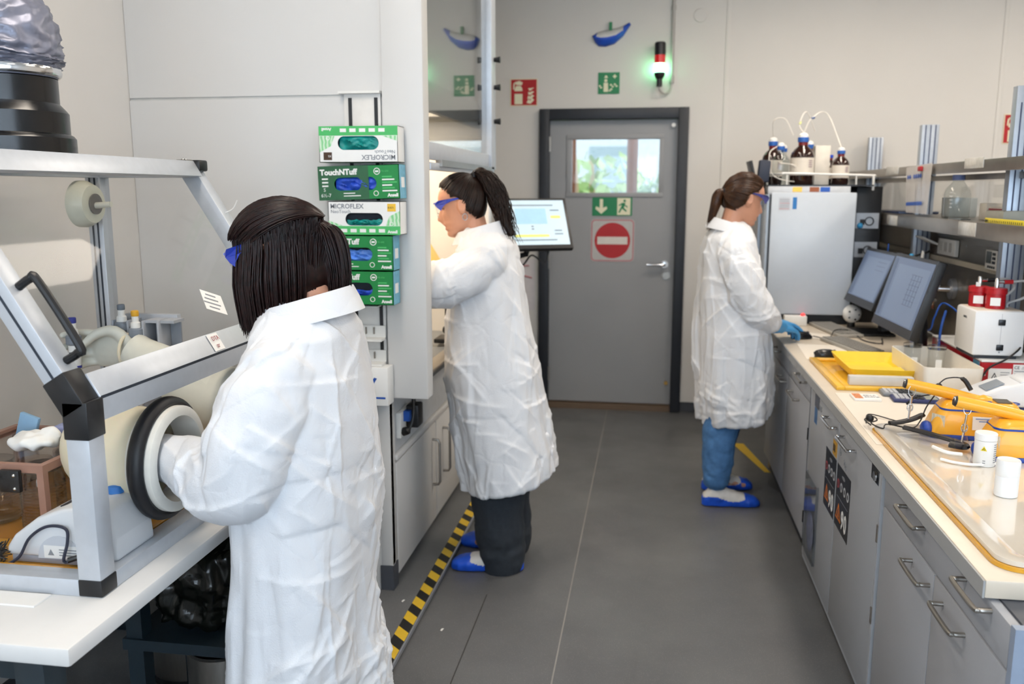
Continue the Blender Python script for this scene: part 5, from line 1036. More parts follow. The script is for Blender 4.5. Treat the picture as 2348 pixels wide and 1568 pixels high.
# yellow trays
yt = thing('yellow_tray', 'large flat yellow plastic tray near the bench edge', 'tray')
x0, x1, y0, y1 = 0.705, 1.005, 3.345, 3.93
MB().box(x0, y0, ZQ, x1, y1, ZQ + 0.004).box(x0, y0, ZQ + 0.004, x0 + 0.03, y1, ZQ + 0.016).box(x1 - 0.03, y0, ZQ + 0.004, x1, y1, ZQ + 0.016).box(x0 + 0.03, y0, ZQ + 0.004, x1 - 0.03, y0 + 0.03, ZQ + 0.016).box(x0 + 0.03, y1 - 0.03, ZQ + 0.004, x1 - 0.03, y1, ZQ + 0.016).build('tray', mat('tray_yellow', '#efbb30', 0.3, var=0.06, scale=6, coat=0.3), yt, bevel=0.003)
yd = thing('yellow_dish', 'bright yellow shallow dish standing in the flat yellow tray', 'dish')
def dish(par, x0, x1, y0, y1, z0, h_, inset, m, name='dish'):
    b0 = rrect(x0 + inset, y0 + inset, x1 - inset, y1 - inset, 0.02); t0 = rrect(x0, y0, x1, y1, 0.025); t1 = rrect(x0 + 0.004, y0 + 0.004, x1 - 0.004, y1 - 0.004, 0.022); b1 = rrect(x0 + inset + 0.004, y0 + inset + 0.004, x1 - inset - 0.004, y1 - inset - 0.004, 0.018)
    n = len(b0); V = [(a, b, z0) for a, b in b0] + [(a, b, z0 + h_) for a, b in t0] + [(a, b, z0 + h_) for a, b in t1] + [(a, b, z0 + 0.004) for a, b in b1]; Fc = [tuple(range(n))[::-1], tuple(range(3 * n, 4 * n))]
    for q in range(3): Fc += [(q * n + i, q * n + (i + 1) % n, (q + 1) * n + (i + 1) % n, (q + 1) * n + i) for i in range(n)]
    return MB().add(V, Fc).build(name, m, par, smooth=True)
dish(yd, 0.775, 1.03, 3.45, 3.85, ZQ + 0.0165, 0.045, 0.022, mat('dish_yellow', '#f7d640', 0.4, var=0.02))
bx('fold', MATS['dish_yellow'], 0.80, 3.46, ZQ + 0.035, 1.0, 3.62, ZQ + 0.042, yd)
ws = thing('card_strip', 'long narrow grey white carton lying on the yellow tray rim', 'carton'); bx('carton', mat('carton_grey', '#cfcecb', 0.6), 0.755, 3.372, ZQ + 0.0165, 0.985, 3.405, ZQ + 0.05, ws, bevel=0.001)
yt2 = thing('yellow_tray', 'second yellow tray partly under the white open box', 'tray'); bx('tray', MATS['tray_yellow'], 1.012, 3.38, ZQ, 1.16, 3.99, ZQ + 0.014, yt2, bevel=0.004)
# white open plastic box with glass dishes
ob = thing('open_plastic_box', 'long white open plastic box between the trays and the red instrument', 'box')
dish(ob, 1.005, 1.215, 3.33, 3.80, ZQ + 0.0145, 0.085, 0.006, mat('polypropylene', '#efe9de', 0.45, var=0.02), 'box')
def glass_jar(label, x, y, z):
    t = thing('glass_jar', label, 'glass jar', 'lidded glass jars', (x, y, z)); M_ = glassmat('jar_glass', (0.93, 0.94, 0.94), 1.6, 0.02, 1.5)
    MB().lathe([(0.030, 0), (0.032, 0.004), (0.032, 0.085), (0.034, 0.088)], (0, 0, 0), 24).build('cylinder', M_, t, smooth=True); MB().lathe([(0.036, 0.089), (0.036, 0.101), (0.02, 0.106)], (0, 0, 0), 24).build('lid', M_, t, smooth=True)
    MB().cyl((0, 0, 0.106), (0, 0, 0.118), 0.005, n=10).build('stem', M_, t, smooth=True); MB().sphere((0, 0, 0.126), 0.010, n=14, m=10).build('knob', M_, t, smooth=True); bx('label', M_CLEANW, -0.012, -0.0335, 0.015, 0.012, -0.0325, 0.05, t)
glass_jar('lidded clear glass jar at the far end of the open white box', 1.075, 3.735, ZQ + 0.0195); glass_jar('lidded clear glass jar nearer the red instrument in the open box', 1.155, 3.69, ZQ + 0.0195)
# red shaker base with white box instrument
rs = thing('red_instrument', 'low red and white bench instrument with warning labels', 'instrument')
x0, x1, y0, y1, z1 = 1.235, 1.455, 3.43, 4.02, ZQ + 0.115
bx('body', M_RED, x0, y0, ZQ + 0.004, x1, y1, z1 - 0.008, rs, bevel=0.003); bx('top_plate', M_WHITE, x0 - 0.002, y0 - 0.002, z1 - 0.008, x1, y1, z1, rs, bevel=0.003)
bx('front_sheet', M_RED, x0 + 0.0, y0 - 0.0015, ZQ + 0.01, x1, y0, z1 - 0.01, rs)
l1 = bx('warning_label', M_CLEANW, x0 + 0.025, y0 - 0.003, ZQ + 0.025, x0 + 0.105, y0 - 0.0015, ZQ + 0.085, rs); l2 = bx('rating_label', M_CLEANW, x0 + 0.109, y0 - 0.003, ZQ + 0.025, x0 + 0.20, y0 - 0.0015, ZQ + 0.102, rs)
MB().prism([(x0 + 0.032, ZQ + 0.04), (x0 + 0.060, ZQ + 0.04), (x0 + 0.046, ZQ + 0.070)], 'y', y0 - 0.0038, y0 - 0.003).build('warning_triangle', M_INK, l1); MB().prism([(x0 + 0.037, ZQ + 0.043), (x0 + 0.055, ZQ + 0.043), (x0 + 0.046, ZQ + 0.063)], 'y', y0 - 0.0044, y0 - 0.0038).build('triangle_core', M_CLEANW, l1); MB().prism([(x0 + 0.0455, ZQ + 0.045), (x0 + 0.0485, ZQ + 0.052), (x0 + 0.0465, ZQ + 0.058), (x0 + 0.0445, ZQ + 0.051)], 'y', y0 - 0.005, y0 - 0.0044).build('flash', M_INK, l1)
for k in range(4): bx('text_line', M_INKG, x0 + 0.066, y0 - 0.0036, ZQ + 0.042 + 0.009 * k, x0 + 0.098, y0 - 0.003, ZQ + 0.0445 + 0.009 * k, l1)
text('CE', 0.016, (x0 + 0.112, y0 - 0.0032, ZQ + 0.085), FRONT, M_INK, l2); text('⚠ WEEE', 0.010, (x0 + 0.137, y0 - 0.0032, ZQ + 0.086), FRONT, M_INK, l2)
for k in range(5): bx('text_line', M_INKG, x0 + 0.114, y0 - 0.0036, ZQ + 0.035 + 0.010 * k, x0 + 0.17 + 0.01 * (k % 2), y0 - 0.003, ZQ + 0.0375 + 0.010 * k, l2)
bx('blue_tag', mat('tag_sky', '#6fb3d2', 0.5), x0 - 0.0015, y0 + 0.02, ZQ + 0.075, x0, y0 + 0.085, ZQ + 0.105, rs); bx('white_tag', M_CLEANW, x0 - 0.0015, y0 + 0.015, ZQ + 0.012, x0, y0 + 0.07, ZQ + 0.06, rs)
MB().sphere((x0 + 0.012, y0 - 0.002, ZQ + 0.06), 0.005, n=10, m=6).build('screw', M_CHROME, rs, smooth=True); MB().sphere((1.30, 3.41, ZQ + 0.006), 0.004, n=8, m=6).build('orange_led', mat('orange_led', '#ffb050', 0.3, emit='#ff9a30', estr=3), rs, smooth=True)
wi = thing('white_pump', 'white boxy instrument with two black square knobs on the red one', 'instrument')
wx0, wx1, wy0, wy1, wz0, wz1 = 1.205, 1.385, 3.455, 3.66, z1 + 0.012, 1.097
bx('housing', mat('pump_white', '#e8e9ea', 0.35, var=0.01), wx0, wy0, wz0, wx1, wy1, wz1, wi, bevel=0.010); bx('base_plate', M_DARK, wx0 + 0.01, wy0 + 0.01, z1 + 0.0005, wx1 - 0.02, wy1 - 0.005, wz0, wi)
bx('top_inlay', mat('pump_beige', '#ddd3c4', 0.5), wx0 + 0.012, wy0 + 0.012, wz1, wx1 - 0.012, wy1 - 0.012, wz1 + 0.001, wi)
for z in (0.96, 1.055): bx('square_knob', mat('knob_black', '#10131a', 0.3), 1.288, wy0 - 0.006, z - 0.011, 1.312, wy0, z + 0.011, wi, bevel=0.002)
bx('seam', M_INKG, 1.2995, wy0 - 0.0004, wz0 + 0.01, 1.3003, wy0, wz1 - 0.01, wi); MB().lathe([(0.003, 0), (0.003, 0.001)], (1.30, wy0 - 0.001, 0.942), 10, 'y').build('led', M_INKG, wi)
text('UNISTL', 0.012, (wx0 - 0.0004, wy1 - 0.085, 1.058), SIDE, M_INK, wi)
MB().lathe([(0.03, 0), (0.026, 0.02)], (wx1, 3.56, 0.985), 20, 'x').build('side_knob', M_BLACK, wi, smooth=True)
for k, (x, y) in enumerate(((1.262, 3.60), (1.30, 3.535))):
    t = thing('red_canister', ['red canister standing at the back on the white pump', 'red canister standing at the front on the white pump'][k], 'canister', 'red canisters on the white pump', (x, y, wz1 + 0.0012))
    MB().lathe([(0.034, 0), (0.034, 0.055), (0.038, 0.056), (0.038, 0.076), (0.030, 0.078)], (0, 0, 0), 28).build('can', M_RED, t, smooth=True)
    MB().lathe([(0.0345, 0.012), (0.0345, 0.045)], (0, 0, 0), 28, cap=False).build('band', M_RED, t, smooth=True); MB().cbox((-0.012, -0.0335, 0.028), (0.034, 0.002, 0.030), Matrix.Rotation(R(-18), 3, 'Z')).build('paper_label', M_CLEANW, t)
    MB().lathe([(0.008, 0.078), (0.008, 0.11), (0.006, 0.115)], (0.0, 0, 0), 14).build('port_stem', M_CHROME, t, smooth=True); MB().tube([(0.0, 0, 0.10), (0.025, 0, 0.10)], 0.006, 10).build('side_port', M_CHROME, t, smooth=True)
    MB().tube([(0.025, 0, 0.10), (0.055, 0.0, 0.101)], 0.008, 10).build('sleeve', (M_BLACK, M_RED)[k], t, smooth=True)
    tb2 = thing('pump_hose', ['grey hose curving from the back canister', 'grey hose curving from the front canister'][k], 'hose', 'grey pump hoses')
    MB().tube(spline([(x + 0.055, y, wz1 + 0.102), (x + 0.10, y, wz1 + 0.105), (x + 0.13, y + 0.01, wz1 + 0.075), (x + 0.10, y + 0.01, wz1 + 0.04), (x + 0.055, y + 0.02, wz1 + 0.02), (x + 0.05, y + 0.02, wz1 + 0.002)], 30), 0.005, 8).build('hose', mat('grey_hose', '#a9aaab', 0.4), tb2, smooth=True)
MB().prism([(1.235, 1.178), (1.252, 1.178), (1.252, 1.192), (1.235, 1.195)], 'y', 3.56, 3.562).build('loose_tag', M_WHITE, wi)
cb2 = thing('power_cable', 'black power cable draped across the white pump and red instrument', 'cable')
MB().tube(spline([(1.41, 3.52, 0.98), (1.36, 3.44, 0.955), (1.31, 3.42, 0.92), (1.26, 3.41, 0.895), (1.235, 3.41, 0.86), (1.20, 3.37, 0.815), (1.13, 3.25, ZQ + 0.006), (1.05, 3.08, ZQ + 0.006)], 50), 0.0035, 8).build('cable', M_BLACK, cb2, smooth=True)
# calculators and card
def calc(label, x, y, rz, m_):
    t = thing('calculator', label, 'calculator', 'calculators on the bench', (x, y, ZQ + 0.001), rz); bx('case', m_, -0.08, -0.04, 0, 0.08, 0.04, 0.014, t, bevel=0.006)
    for i in range(6):
        for j in range(4): bx('key', mat('calc_key', '#c9cbd0', 0.5) if i < 3 else M_DARK, -0.07 + i * 0.016, -0.032 + j * 0.017, 0.014, -0.058 + i * 0.016, -0.02 + j * 0.017, 0.0175, t)
    bx('display', mat('calc_lcd', '#8b9186', 0.3), 0.03, -0.028, 0.014, 0.07, 0.028, 0.015, t)
calc('grey calculator behind the blue one beside the yellow tray', 0.93, 3.295, R(-2), mat('calc_grey', '#7d8288', 0.5)); calc('dark blue calculator in front of the grey one', 0.945, 3.205, R(-4), mat('calc_navy', '#2c3566', 0.45))
cd = thing('card_case', 'small flat case with orange print on the white paper', 'card'); bx('case', M_CLEANW, 0.733, 3.175, ZQ + 0.001, 0.825, 3.26, ZQ + 0.010, cd, bevel=0.001); bx('orange_print', mat('print_orange', '#d98a5a', 0.6, var=0.3, scale=70, stretch=(4, 1, 1)), 0.737, 3.18, ZQ + 0.010, 0.765, 3.255, ZQ + 0.0106, cd)
text('BELLA', 0.016, (0.772, 3.222, ZQ + 0.0105), (0, 0, 0), M_INKG, cd); text('BRAVO', 0.016, (0.772, 3.198, ZQ + 0.0105), (0, 0, 0), M_INKG, cd)
# clear tray with amber rim at the near bench end
ct = thing('clear_tray', 'large clear plastic tray with amber edge on the near bench end', 'tray')
x0, x1, y0, y1 = 0.70, 1.42, 1.745, 2.80; M_TRC = mat('frosted_tray', '#ddd6ca', 0.16, var=0.05, scale=4, coat=0.7)
bx('floor_sheet', M_TRC, x0 + 0.05, y0 + 0.05, ZQ + 0.006, x1 - 0.05, y1 - 0.05, ZQ + 0.009, ct)
o_ = rrect(x0, y0, x1, y1, 0.05, 8); i1 = rrect(x0 + 0.018, y0 + 0.018, x1 - 0.018, y1 - 0.018, 0.045, 8); i2 = rrect(x0 + 0.055, y0 + 0.055, x1 - 0.055, y1 - 0.055, 0.03, 8); n = len(o_)
V = [(a, b, ZQ + 0.010) for a, b in o_] + [(a, b, ZQ + 0.020) for a, b in o_] + [(a, b, ZQ + 0.022) for a, b in i1] + [(a, b, ZQ + 0.010) for a, b in i2]
MB().add(V, [(q * n + i, q * n + (i + 1) % n, (q + 1) * n + (i + 1) % n, (q + 1) * n + i) for q in range(3) for i in range(n)]).build('sloped_rim', M_TRC, ct, smooth=True, ang=50)
o2 = rrect(x0 - 0.006, y0 - 0.006, x1 + 0.006, y1 + 0.006, 0.055, 8); V = [(a, b, ZQ) for a, b in o2] + [(a, b, ZQ + 0.009) for a, b in o2] + [(a, b, ZQ + 0.0095) for a, b in i1]
MB().add(V, [(q * n + i, q * n + (i + 1) % n, (q + 1) * n + (i + 1) % n, (q + 1) * n + i) for q in range(2) for i in range(n)]).build('amber_edge', mat('amber_edge', '#d99e1c', 0.25, var=0.05, coat=0.5), ct, smooth=True, ang=50)
MB().prism(rrect(x0 + 0.055, y0 + 0.02, x0 + 0.12, y0 + 0.05, 0.014, 5), 'z', ZQ + 0.0221, ZQ + 0.0235).build('moulded_mark', M_TRC, ct, bevel=0.0008)
ZX = ZQ + 0.0095
# handheld radiation meters
M_MET = mat('meter_yellow', '#f5b12e', 0.35, var=0.03, coat=0.3); M_METB = mat('meter_blue', '#2448a4', 0.45)
def meter(label, x, y, rz, z=ZX):
    t = thing('radiation_meter', label, 'meter', 'yellow handheld meters', (x, y, z), rz)
    # local: x = length of the case, y depth; the round handle runs back along -x above the case
    rings = [(0.004, 0.135, 0.060), (0.018, 0.140, 0.064), (0.06, 0.125, 0.056), (0.088, 0.112, 0.050), (0.104, 0.100, 0.044), (0.108, 0.09, 0.038)]
    V = []; L = []
    for zz, a, b in rings: L.append([(p, q, zz) for p, q in rrect(-a, -b, a, b, 0.03, 6)])
    n = len(L[0]); V = sum(L, []); Fc = [tuple(range(n))[::-1], tuple(range((len(L) - 1) * n, len(L) * n))]
    for q in range(len(L) - 1): Fc += [(q * n + i, q * n + (i + 1) % n, (q + 1) * n + (i + 1) % n, (q + 1) * n + i) for i in range(n)]
    MB().add(V, Fc).build('case', M_MET, t, smooth=True, ang=40)
    MB().prism(rrect(-0.143, -0.066, 0.143, 0.066, 0.032, 6), 'z', 0.0, 0.014).build('base_skirt', M_METB, t, bevel=0.003)
    MB().prism(rrect(-0.113, -0.0525, 0.113, 0.0525, 0.028, 6), 'z', 0.084, 0.089).build('blue_seam', M_METB, t)
    MB().sphere((-0.142, -0.02, 0.02), 0.018, 0.035, 0.022).build('blue_bumper', M_METB, t, smooth=True)
    hp = spline([(0.03, 0.0, 0.100), (-0.02, 0.0, 0.112), (-0.09, 0.0, 0.128), (-0.205, 0.0, 0.150)], 20); MB().tube(hp, [0.020] * 4 + [0.0155] * 15 + [0.015], 18, sq=1.1).build('handle', M_MET, t, smooth=True)
    MB().tube([hp[-1], tuple(Vector(hp[-1]) + (Vector(hp[-1]) - Vector(hp[-2])).normalized() * 0.006)], [0.0148, 0.013], 18).build('end_cap', M_BLACK, t, smooth=True); MB().torus(tuple(Vector(hp[-1]) + Vector((-0.004, 0, 0.001))), 0.010, 0.002, 'x', 18, 6).build('end_ring', M_CHROME, t, smooth=True)
    MB().prism([(0.045, -0.026), (0.085, -0.026), (0.085, 0.026), (0.045, 0.026)], 'z', 0.108, 0.111).build('display', mat('meter_lcd', '#5b5648', 0.3), t)
    for i in range(3):
        for j in range(2): bx('button', M_METB, 0.008 + 0.012 * j, -0.03 + 0.02 * i, 0.107, 0.017 + 0.012 * j, -0.016 + 0.02 * i, 0.112, t)
    MB().torus((0.10, 0.0, 0.104), 0.012, 0.002, 'z', 16, 5).build('dial_mark', M_METB, t)
    lb = MB().cbox((0.015, -0.0605, 0.052), (0.085, 0.0012, 0.040), Matrix.Rotation(R(-6), 3, 'X')).build('paper_label', M_CLEANW, t)
    for k in range(2): MB().cbox((0.01, -0.0618 + 0.0016 * k, 0.066 - 0.008 * k), (0.06 - 0.02 * k, 0.0008, 0.003), Matrix.Rotation(R(-6), 3, 'X')).build('text_line', mat('label_blue', '#7f9fd0', 0.6), lb)
    text('ACM-603', 0.011, (0.005, -0.0635, 0.036), (R(84), 0, 0), M_INKG, lb)
    MB().cbox((-0.117, -0.043, 0.052), (0.045, 0.0015, 0.035), Matrix.Rotation(R(-52), 3, 'Z')).build('barcode_sticker', mat('sticker_paper', '#d9cfb8', 0.6, var=0.3, scale=60, stretch=(6, 1, 1)), t)
    return t, hp
mA, hA = meter('farther yellow radiation meter with carry strap on the clear tray', 0.985, 2.735, R(-4)); mB, hB = meter('nearer yellow radiation meter beside the white canister', 1.06, 2.525, R(-3))
def strap(label, P, hook):
    t = thing('wrist_strap', label, 'strap', 'black straps with snap hooks'); MB().tube(spline(P, 24), [0.0115] * 24, 8, sq=0.6).build('webbing', M_RUBBER, t, smooth=True)
    a = Vector(hook[0]); b = Vector(hook[1]); MB().tube([a, b], [0.0035, 0.003], 8).build('hook_pin', M_CHROME, t, smooth=True); mid = a * 0.5 + b * 0.5
    MB().torus(tuple(mid), 0.011, 0.0028, 'y', 20, 6, sx=0.7).build('snap_hook', M_CHROME, t, smooth=True); MB().torus(tuple(a + Vector((0, 0, 0.016))), 0.017, 0.0016, 'y', 20, 6, sx=0.6).build('split_ring', M_CHROME, t, smooth=True)
strap('black wrist strap hanging from the farther meter handle', [(0.735, 2.725, ZQ + 0.04), (0.76, 2.73, ZQ + 0.042), (0.80, 2.74, ZQ + 0.05), (0.84, 2.765, ZQ + 0.06)], ((0.795, 2.735, 0.925), (0.79, 2.73, 0.855)))
strap('long black wrist strap looped from the nearer meter handle', [(0.77, 2.70, ZQ + 0.035), (0.82, 2.66, ZQ + 0.032), (0.87, 2.60, ZQ + 0.030), (0.895, 2.565, ZQ + 0.028), (0.892, 2.545, ZQ + 0.026), (0.86, 2.57, ZQ + 0.024)], ((0.885, 2.53, 0.925), (0.885, 2.55, 0.84)))
ep = thing('earphone_lead', 'thin black earphone lead with buds lying over the tray corner', 'earphones')
MB().tube(spline([(0.70, 2.80, ZQ + 0.012), (0.69, 2.84, ZQ + 0.02), (0.72, 2.86, ZQ + 0.025), (0.72, 2.81, ZQ + 0.026), (0.695, 2.78, ZQ + 0.024), (0.715, 2.72, ZQ + 0.024), (0.735, 2.75, ZQ + 0.03), (0.79, 2.70, ZQ + 0.034), (0.82, 2.72, ZQ + 0.05), (0.845, 2.75, ZQ + 0.09), (0.875, 2.76, ZQ + 0.135)], 70), 0.0022, 6).build('lead', M_BLACK, ep, smooth=True)
MB().tube(spline([(0.70, 2.86, ZQ + 0.004), (0.73, 2.95, ZQ + 0.01), (0.80, 2.90, ZQ + 0.004)], 20), 0.002, 6).build('side_lead', M_BLACK, ep, smooth=True)
MB().sphere((0.70, 2.815, ZQ + 0.03), 0.012, n=12, m=8).build('ear_bud', M_BLACK, ep, smooth=True); MB().sphere((0.877, 2.758, ZQ + 0.145), 0.013, 0.011, 0.018, n=12, m=8).build('ear_bud', M_BLACK, ep, smooth=True)
MB().tube(spline([(0.877, 2.76, ZQ + 0.16), (0.90, 2.76, ZQ + 0.178), (0.94, 2.75, ZQ + 0.18), (0.96, 2.73, ZQ + 0.15)], 16), [0.002] * 10 + [0.007] * 6, 8).build('plug_lead', M_BLACK, ep, smooth=True); MB().tube(spline([(0.875, 2.76, ZQ + 0.13), (0.82, 2.78, ZQ + 0.11), (0.80, 2.79, ZQ + 0.085)], 12), [0.002] * 9 + [0.005] * 3, 8).build('short_lead', M_BLACK, ep, smooth=True)
# canisters
c1 = thing('canister', 'white canister with radiation symbol beside the nearer yellow meter', 'canister', 'white plastic canisters', (0.905, 2.435, ZX)); M_CAN = mat('canister_white', '#eceef0', 0.35, var=0.01)
MB().lathe([(0.025, 0), (0.027, 0.003), (0.027, 0.070)], (0, 0, 0), 32).build('body', M_CAN, c1, smooth=True); MB().lathe([(0.0278, 0.071), (0.0278, 0.088), (0.026, 0.090)], (0, 0, 0), 32).build('lid', M_CAN, c1, smooth=True)
def round_print(par, m_, r, a0, a1, z0, z1, name): # print wrapped round a cylinder
    V = []; n = 8
    for i in range(n + 1): a = R(a0 + (a1 - a0) * i / n); V += [(r * math.cos(a), r * math.sin(a), z0), (r * math.cos(a), r * math.sin(a), z1)]
    return MB().add(V, [(2 * i, 2 * i + 2, 2 * i + 3, 2 * i + 1) for i in range(n)]).build(name, m_, par)
tri = MB().prism([(-0.0075, 0), (0.0075, 0), (0, 0.013)], 'y', -0.0005, 0.0).build('hazard_triangle', mat('hazard_yellow', '#e8d21e', 0.5), c1); tri.location = (-0.012, -0.0252, 0.045); tri.rotation_euler = (0, 0, R(-25))
for k in range(3): q = MB().prism([(0.0005 * math.cos(R(90 + 120 * k)), 0.0045 + 0.0005 * math.sin(R(90 + 120 * k)))] + [(0.0036 * math.cos(R(a)), 0.0045 + 0.0036 * math.sin(R(a))) for a in range(60 + 120 * k, 121 + 120 * k, 15)], 'y', -0.0009, -0.0005).build('trefoil_blade', M_INK, tri)
for k in range(9): round_print(c1, M_INKG, 0.0272, -60, -30 + 6 * (k % 2), 0.012 + 0.006 * k, 0.0145 + 0.006 * k, 'text_line')
for k in range(2): round_print(c1, M_INKG, 0.0272, -118, -104, 0.010 + 0.006 * k, 0.0125 + 0.006 * k, 'text_line')
c2 = thing('canister', 'plain white canister standing nearest the camera on the clear tray', 'canister', 'white plastic canisters', (0.868, 2.185, ZX)); MB().lathe([(0.024, 0), (0.026, 0.002), (0.0262, 0.05), (0.0258, 0.051), (0.0268, 0.053), (0.0268, 0.088), (0.025, 0.091), (0.023, 0.0905)], (0, 0, 0), 32).build('body', M_CAN, c2, smooth=True)
sp_ = thing('safety_spectacles', 'clear plastic safety glasses lying on the tray before the canister', 'glasses')
MB().tube(spline([(0.80, 2.45, ZX + 0.006), (0.83, 2.425, ZX + 0.005), (0.88, 2.41, ZX + 0.006), (0.96, 2.44, ZX + 0.006)], 24), 0.004, 8).build('temple_arm', M_CLEANW, sp_, smooth=True); MB().tube(spline([(0.80, 2.52, ZX + 0.02), (0.82, 2.47, ZX + 0.02), (0.86, 2.47, ZX + 0.016)], 12), 0.005, 8).build('nose_piece', M_CLEANW, sp_, smooth=True)
V = []; 
for i in range(13):
    a = R(200 + 140 * i / 12); V += [(0.845 + 0.075 * math.cos(a), 2.60 + 0.075 * math.sin(a), ZX + 0.004), (0.845 + 0.07 * math.cos(a), 2.60 + 0.07 * math.sin(a), ZX + 0.045)]
MB().add(V, [(2 * i, 2 * i + 2, 2 * i + 3, 2 * i + 1) for i in range(12)]).build('lens', glassmat('lens_plastic', (0.93, 0.92, 0.90), 1.6), sp_, smooth=True)
# white wedge device behind meters + sample pots
dv = thing('lab_shaker', 'white rounded laboratory device with blue underside behind the yellow meters', 'shaker', None, (1.22, 3.08, ZQ + 0.001), R(0)); 
prof = [(-0.17, 0.03), (-0.15, 0.055), (-0.06, 0.098), (0.02, 0.118), (0.09, 0.115), (0.15, 0.07), (0.16, 0.03)]
MB().prism(prof, 'y', -0.06, 0.09).build('housing', MATS['device_white'], dv, bevel=0.014, seg=3); MB().prism([(-0.16, 0.0), (-0.165, 0.03), (0.155, 0.03), (0.15, 0.0)], 'y', -0.055, 0.085).build('base', mat('device_navy', '#23305c', 0.4), dv, bevel=0.004)
MB().cbox((-0.075, 0.0, 0.094), (0.06, 0.07, 0.003), Matrix.Rotation(R(-25), 3, 'Y')).build('display', mat('device_lcd', '#8b95a0', 0.3), dv); MB().prism(arc(0.05, 0.11, 0.055, 0.02, 0, 180, 10), 'y', -0.05, 0.05).build('cover', MATS['device_white'], dv, bevel=0.004)
for k, (x, y, cm, lab) in enumerate(((1.145, 2.70, '#1fae5a', 'sample pot with green cap beside the nearer meter'), (1.20, 2.68, '#e0e0dc', 'tall clear sample pot with white cap at the right edge'), (1.185, 2.60, '#e23b5c', 'low sample pot with pink cap at the right edge'))):
    t = thing('sample_pot', lab, 'pot', 'small sample pots', (x, y, ZX)); hh = (0.11, 0.145, 0.115)[k]
    MB().lathe([(0.018, 0), (0.02, 0.003), (0.02, hh * 0.7)], (0, 0, 0), 20).build('pot', M_CLRG, t, smooth=True); MB().lathe([(0.0225, hh * 0.7), (0.0225, hh * 0.86), (0.02, hh * 0.87)], (0, 0, 0), 20).build('cap', mat('pot_cap_%d' % k, cm, 0.4), t, smooth=True)
    if k == 0: MB().lathe([(0.021, hh * 0.87), (0.021, hh * 1.1)], (0, 0, 0), 20).build('upper_pot', M_CLRG, t, smooth=True)
# ---- shelf contents
zs = 1.4156
gbt = thing('glass_bottle', 'clear laboratory glass bottle with blue cap on the lower shelf', 'bottle', None, (1.345, 4.20, zs))
MB().lathe([(0.050, 0), (0.055, 0.005), (0.055, 0.105), (0.050, 0.125), (0.028, 0.155), (0.022, 0.162), (0.022, 0.178)], (0, 0, 0), 32).build('glass', M_CLRG, gbt, smooth=True, ang=60); MB().lathe([(0.026, 0.168), (0.026, 0.190), (0.024, 0.192)], (0, 0, 0), 24).build('cap', mat('cap_dull_blue', '#6f7fb4', 0.45), gbt, smooth=True)
for k in range(5): MB().cbox((-0.038, -0.041, 0.05 + 0.016 * k), (0.012, 0.001, 0.003), Matrix.Rotation(R(-43), 3, 'Z')).build('scale_mark', M_CLEANW, gbt)
ZG = thing('zip_bag', 'clear zip bag with blue printing pinned to the upper shelf by a red magnet', 'bag')
V = []; Fc = []
for j in range(9):
    for i in range(7): u, v = i / 6, j / 8; yy = 4.73 - 0.42 * u - (0.05 * v * (1 - u)) + 0.03 * v * u; V.append((XS - 0.012 - 0.006 * math.sin(PI * u) * math.sin(PI * v), yy - 0.0 , 1.652 - 0.222 * v + 0.012 * u * (1 - v)))
for j in range(8):
    for i in range(6): a = j * 7 + i; Fc.append((a, a + 1, a + 8, a + 7))
MB().add(V, Fc).build('bag_film', filmmat('zip_film', '#dcd7d3', 0.72), ZG, smooth=True)
for i in range(10): MB().prism(arc(4.645 - 0.026 * i, 1.472 + 0.0008 * i, 0.014, 0.010, 0, 360, 8)[:-1], 'x', XS - 0.0215, XS - 0.0205).build('blue_print', M_BLUE, ZG)
for i in (0, 1, 3, 4, 5, 6): MB().prism(arc(4.655 - 0.034 * i, 1.602 + 0.001 * i, 0.014, 0.011, 0, 360, 8)[:-1], 'x', XS - 0.0215, XS - 0.0205).build('blue_print', M_BLUE, ZG)
mg = thing('magnet', 'red magnet holding the zip bag on the upper shelf lip', 'magnet'); MB().cbox((XS - 0.022, 4.46, 1.640), (0.012, 0.05, 0.022)).build('magnet', M_RED, mg, bevel=0.003)
yr = thing('yellow_ruler', 'yellow folding ruler lying on the lower shelf edge', 'ruler'); MB().cbox((XS + 0.008, 3.48, zs + 0.010), (0.006, 0.36, 0.018)).build('ruler', mat('ruler_yellow', '#e8d22c', 0.5), yr, bevel=0.001)
for k in range(20): bx('tick', M_INK, XS + 0.0044, 3.31 + 0.018 * k, zs + 0.004, XS + 0.005, 3.314 + 0.018 * k, zs + 0.012, yr)
text('Wail', 0.014, (XS + 0.0044, 3.655, zs + 0.004), SIDE, M_INK, yr)
for i, (y0, y1, h_, x0, cm, lab) in enumerate(((3.74, 3.98, 0.055, 1.40, '#cfc8bd', 'pale carton with a dark red stripe on the lower shelf'), (3.97, 4.05, 0.07, 1.39, '#d8d0c2', 'small white card box beside the glass bottle'), (3.62, 3.80, 0.045, 1.33, '#b9b6a8', 'wrapped pack lying in front on the lower shelf'), (4.40, 4.52, 0.09, 1.38, '#d6d8d2', 'frosted plastic tub behind the zip bag'))):
    t = thing('shelf_box', lab, 'box', 'boxes on the lower shelf'); bx('carton', mat('carton_%d' % i, cm, 0.6, var=0.06), x0, y0, zs, x0 + 0.12, y1, zs + h_, t, bevel=0.002)
    if i == 0: bx('red_stripe', mat('stripe_darkred', '#8c3a40', 0.6), x0 - 0.0006, y0 + 0.08, zs + 0.035, x0, y1, zs + 0.05, t)
pf = thing('blue_foil_stack', 'stack of dark blue film sheets at the far end of the lower shelf', 'sheets'); bx('stack', mat('foil_navy', '#3a4666', 0.3, var=0.3, scale=30), 1.30, 4.95, zs, 1.50, 5.35, zs + 0.012, pf, bevel=0.001)
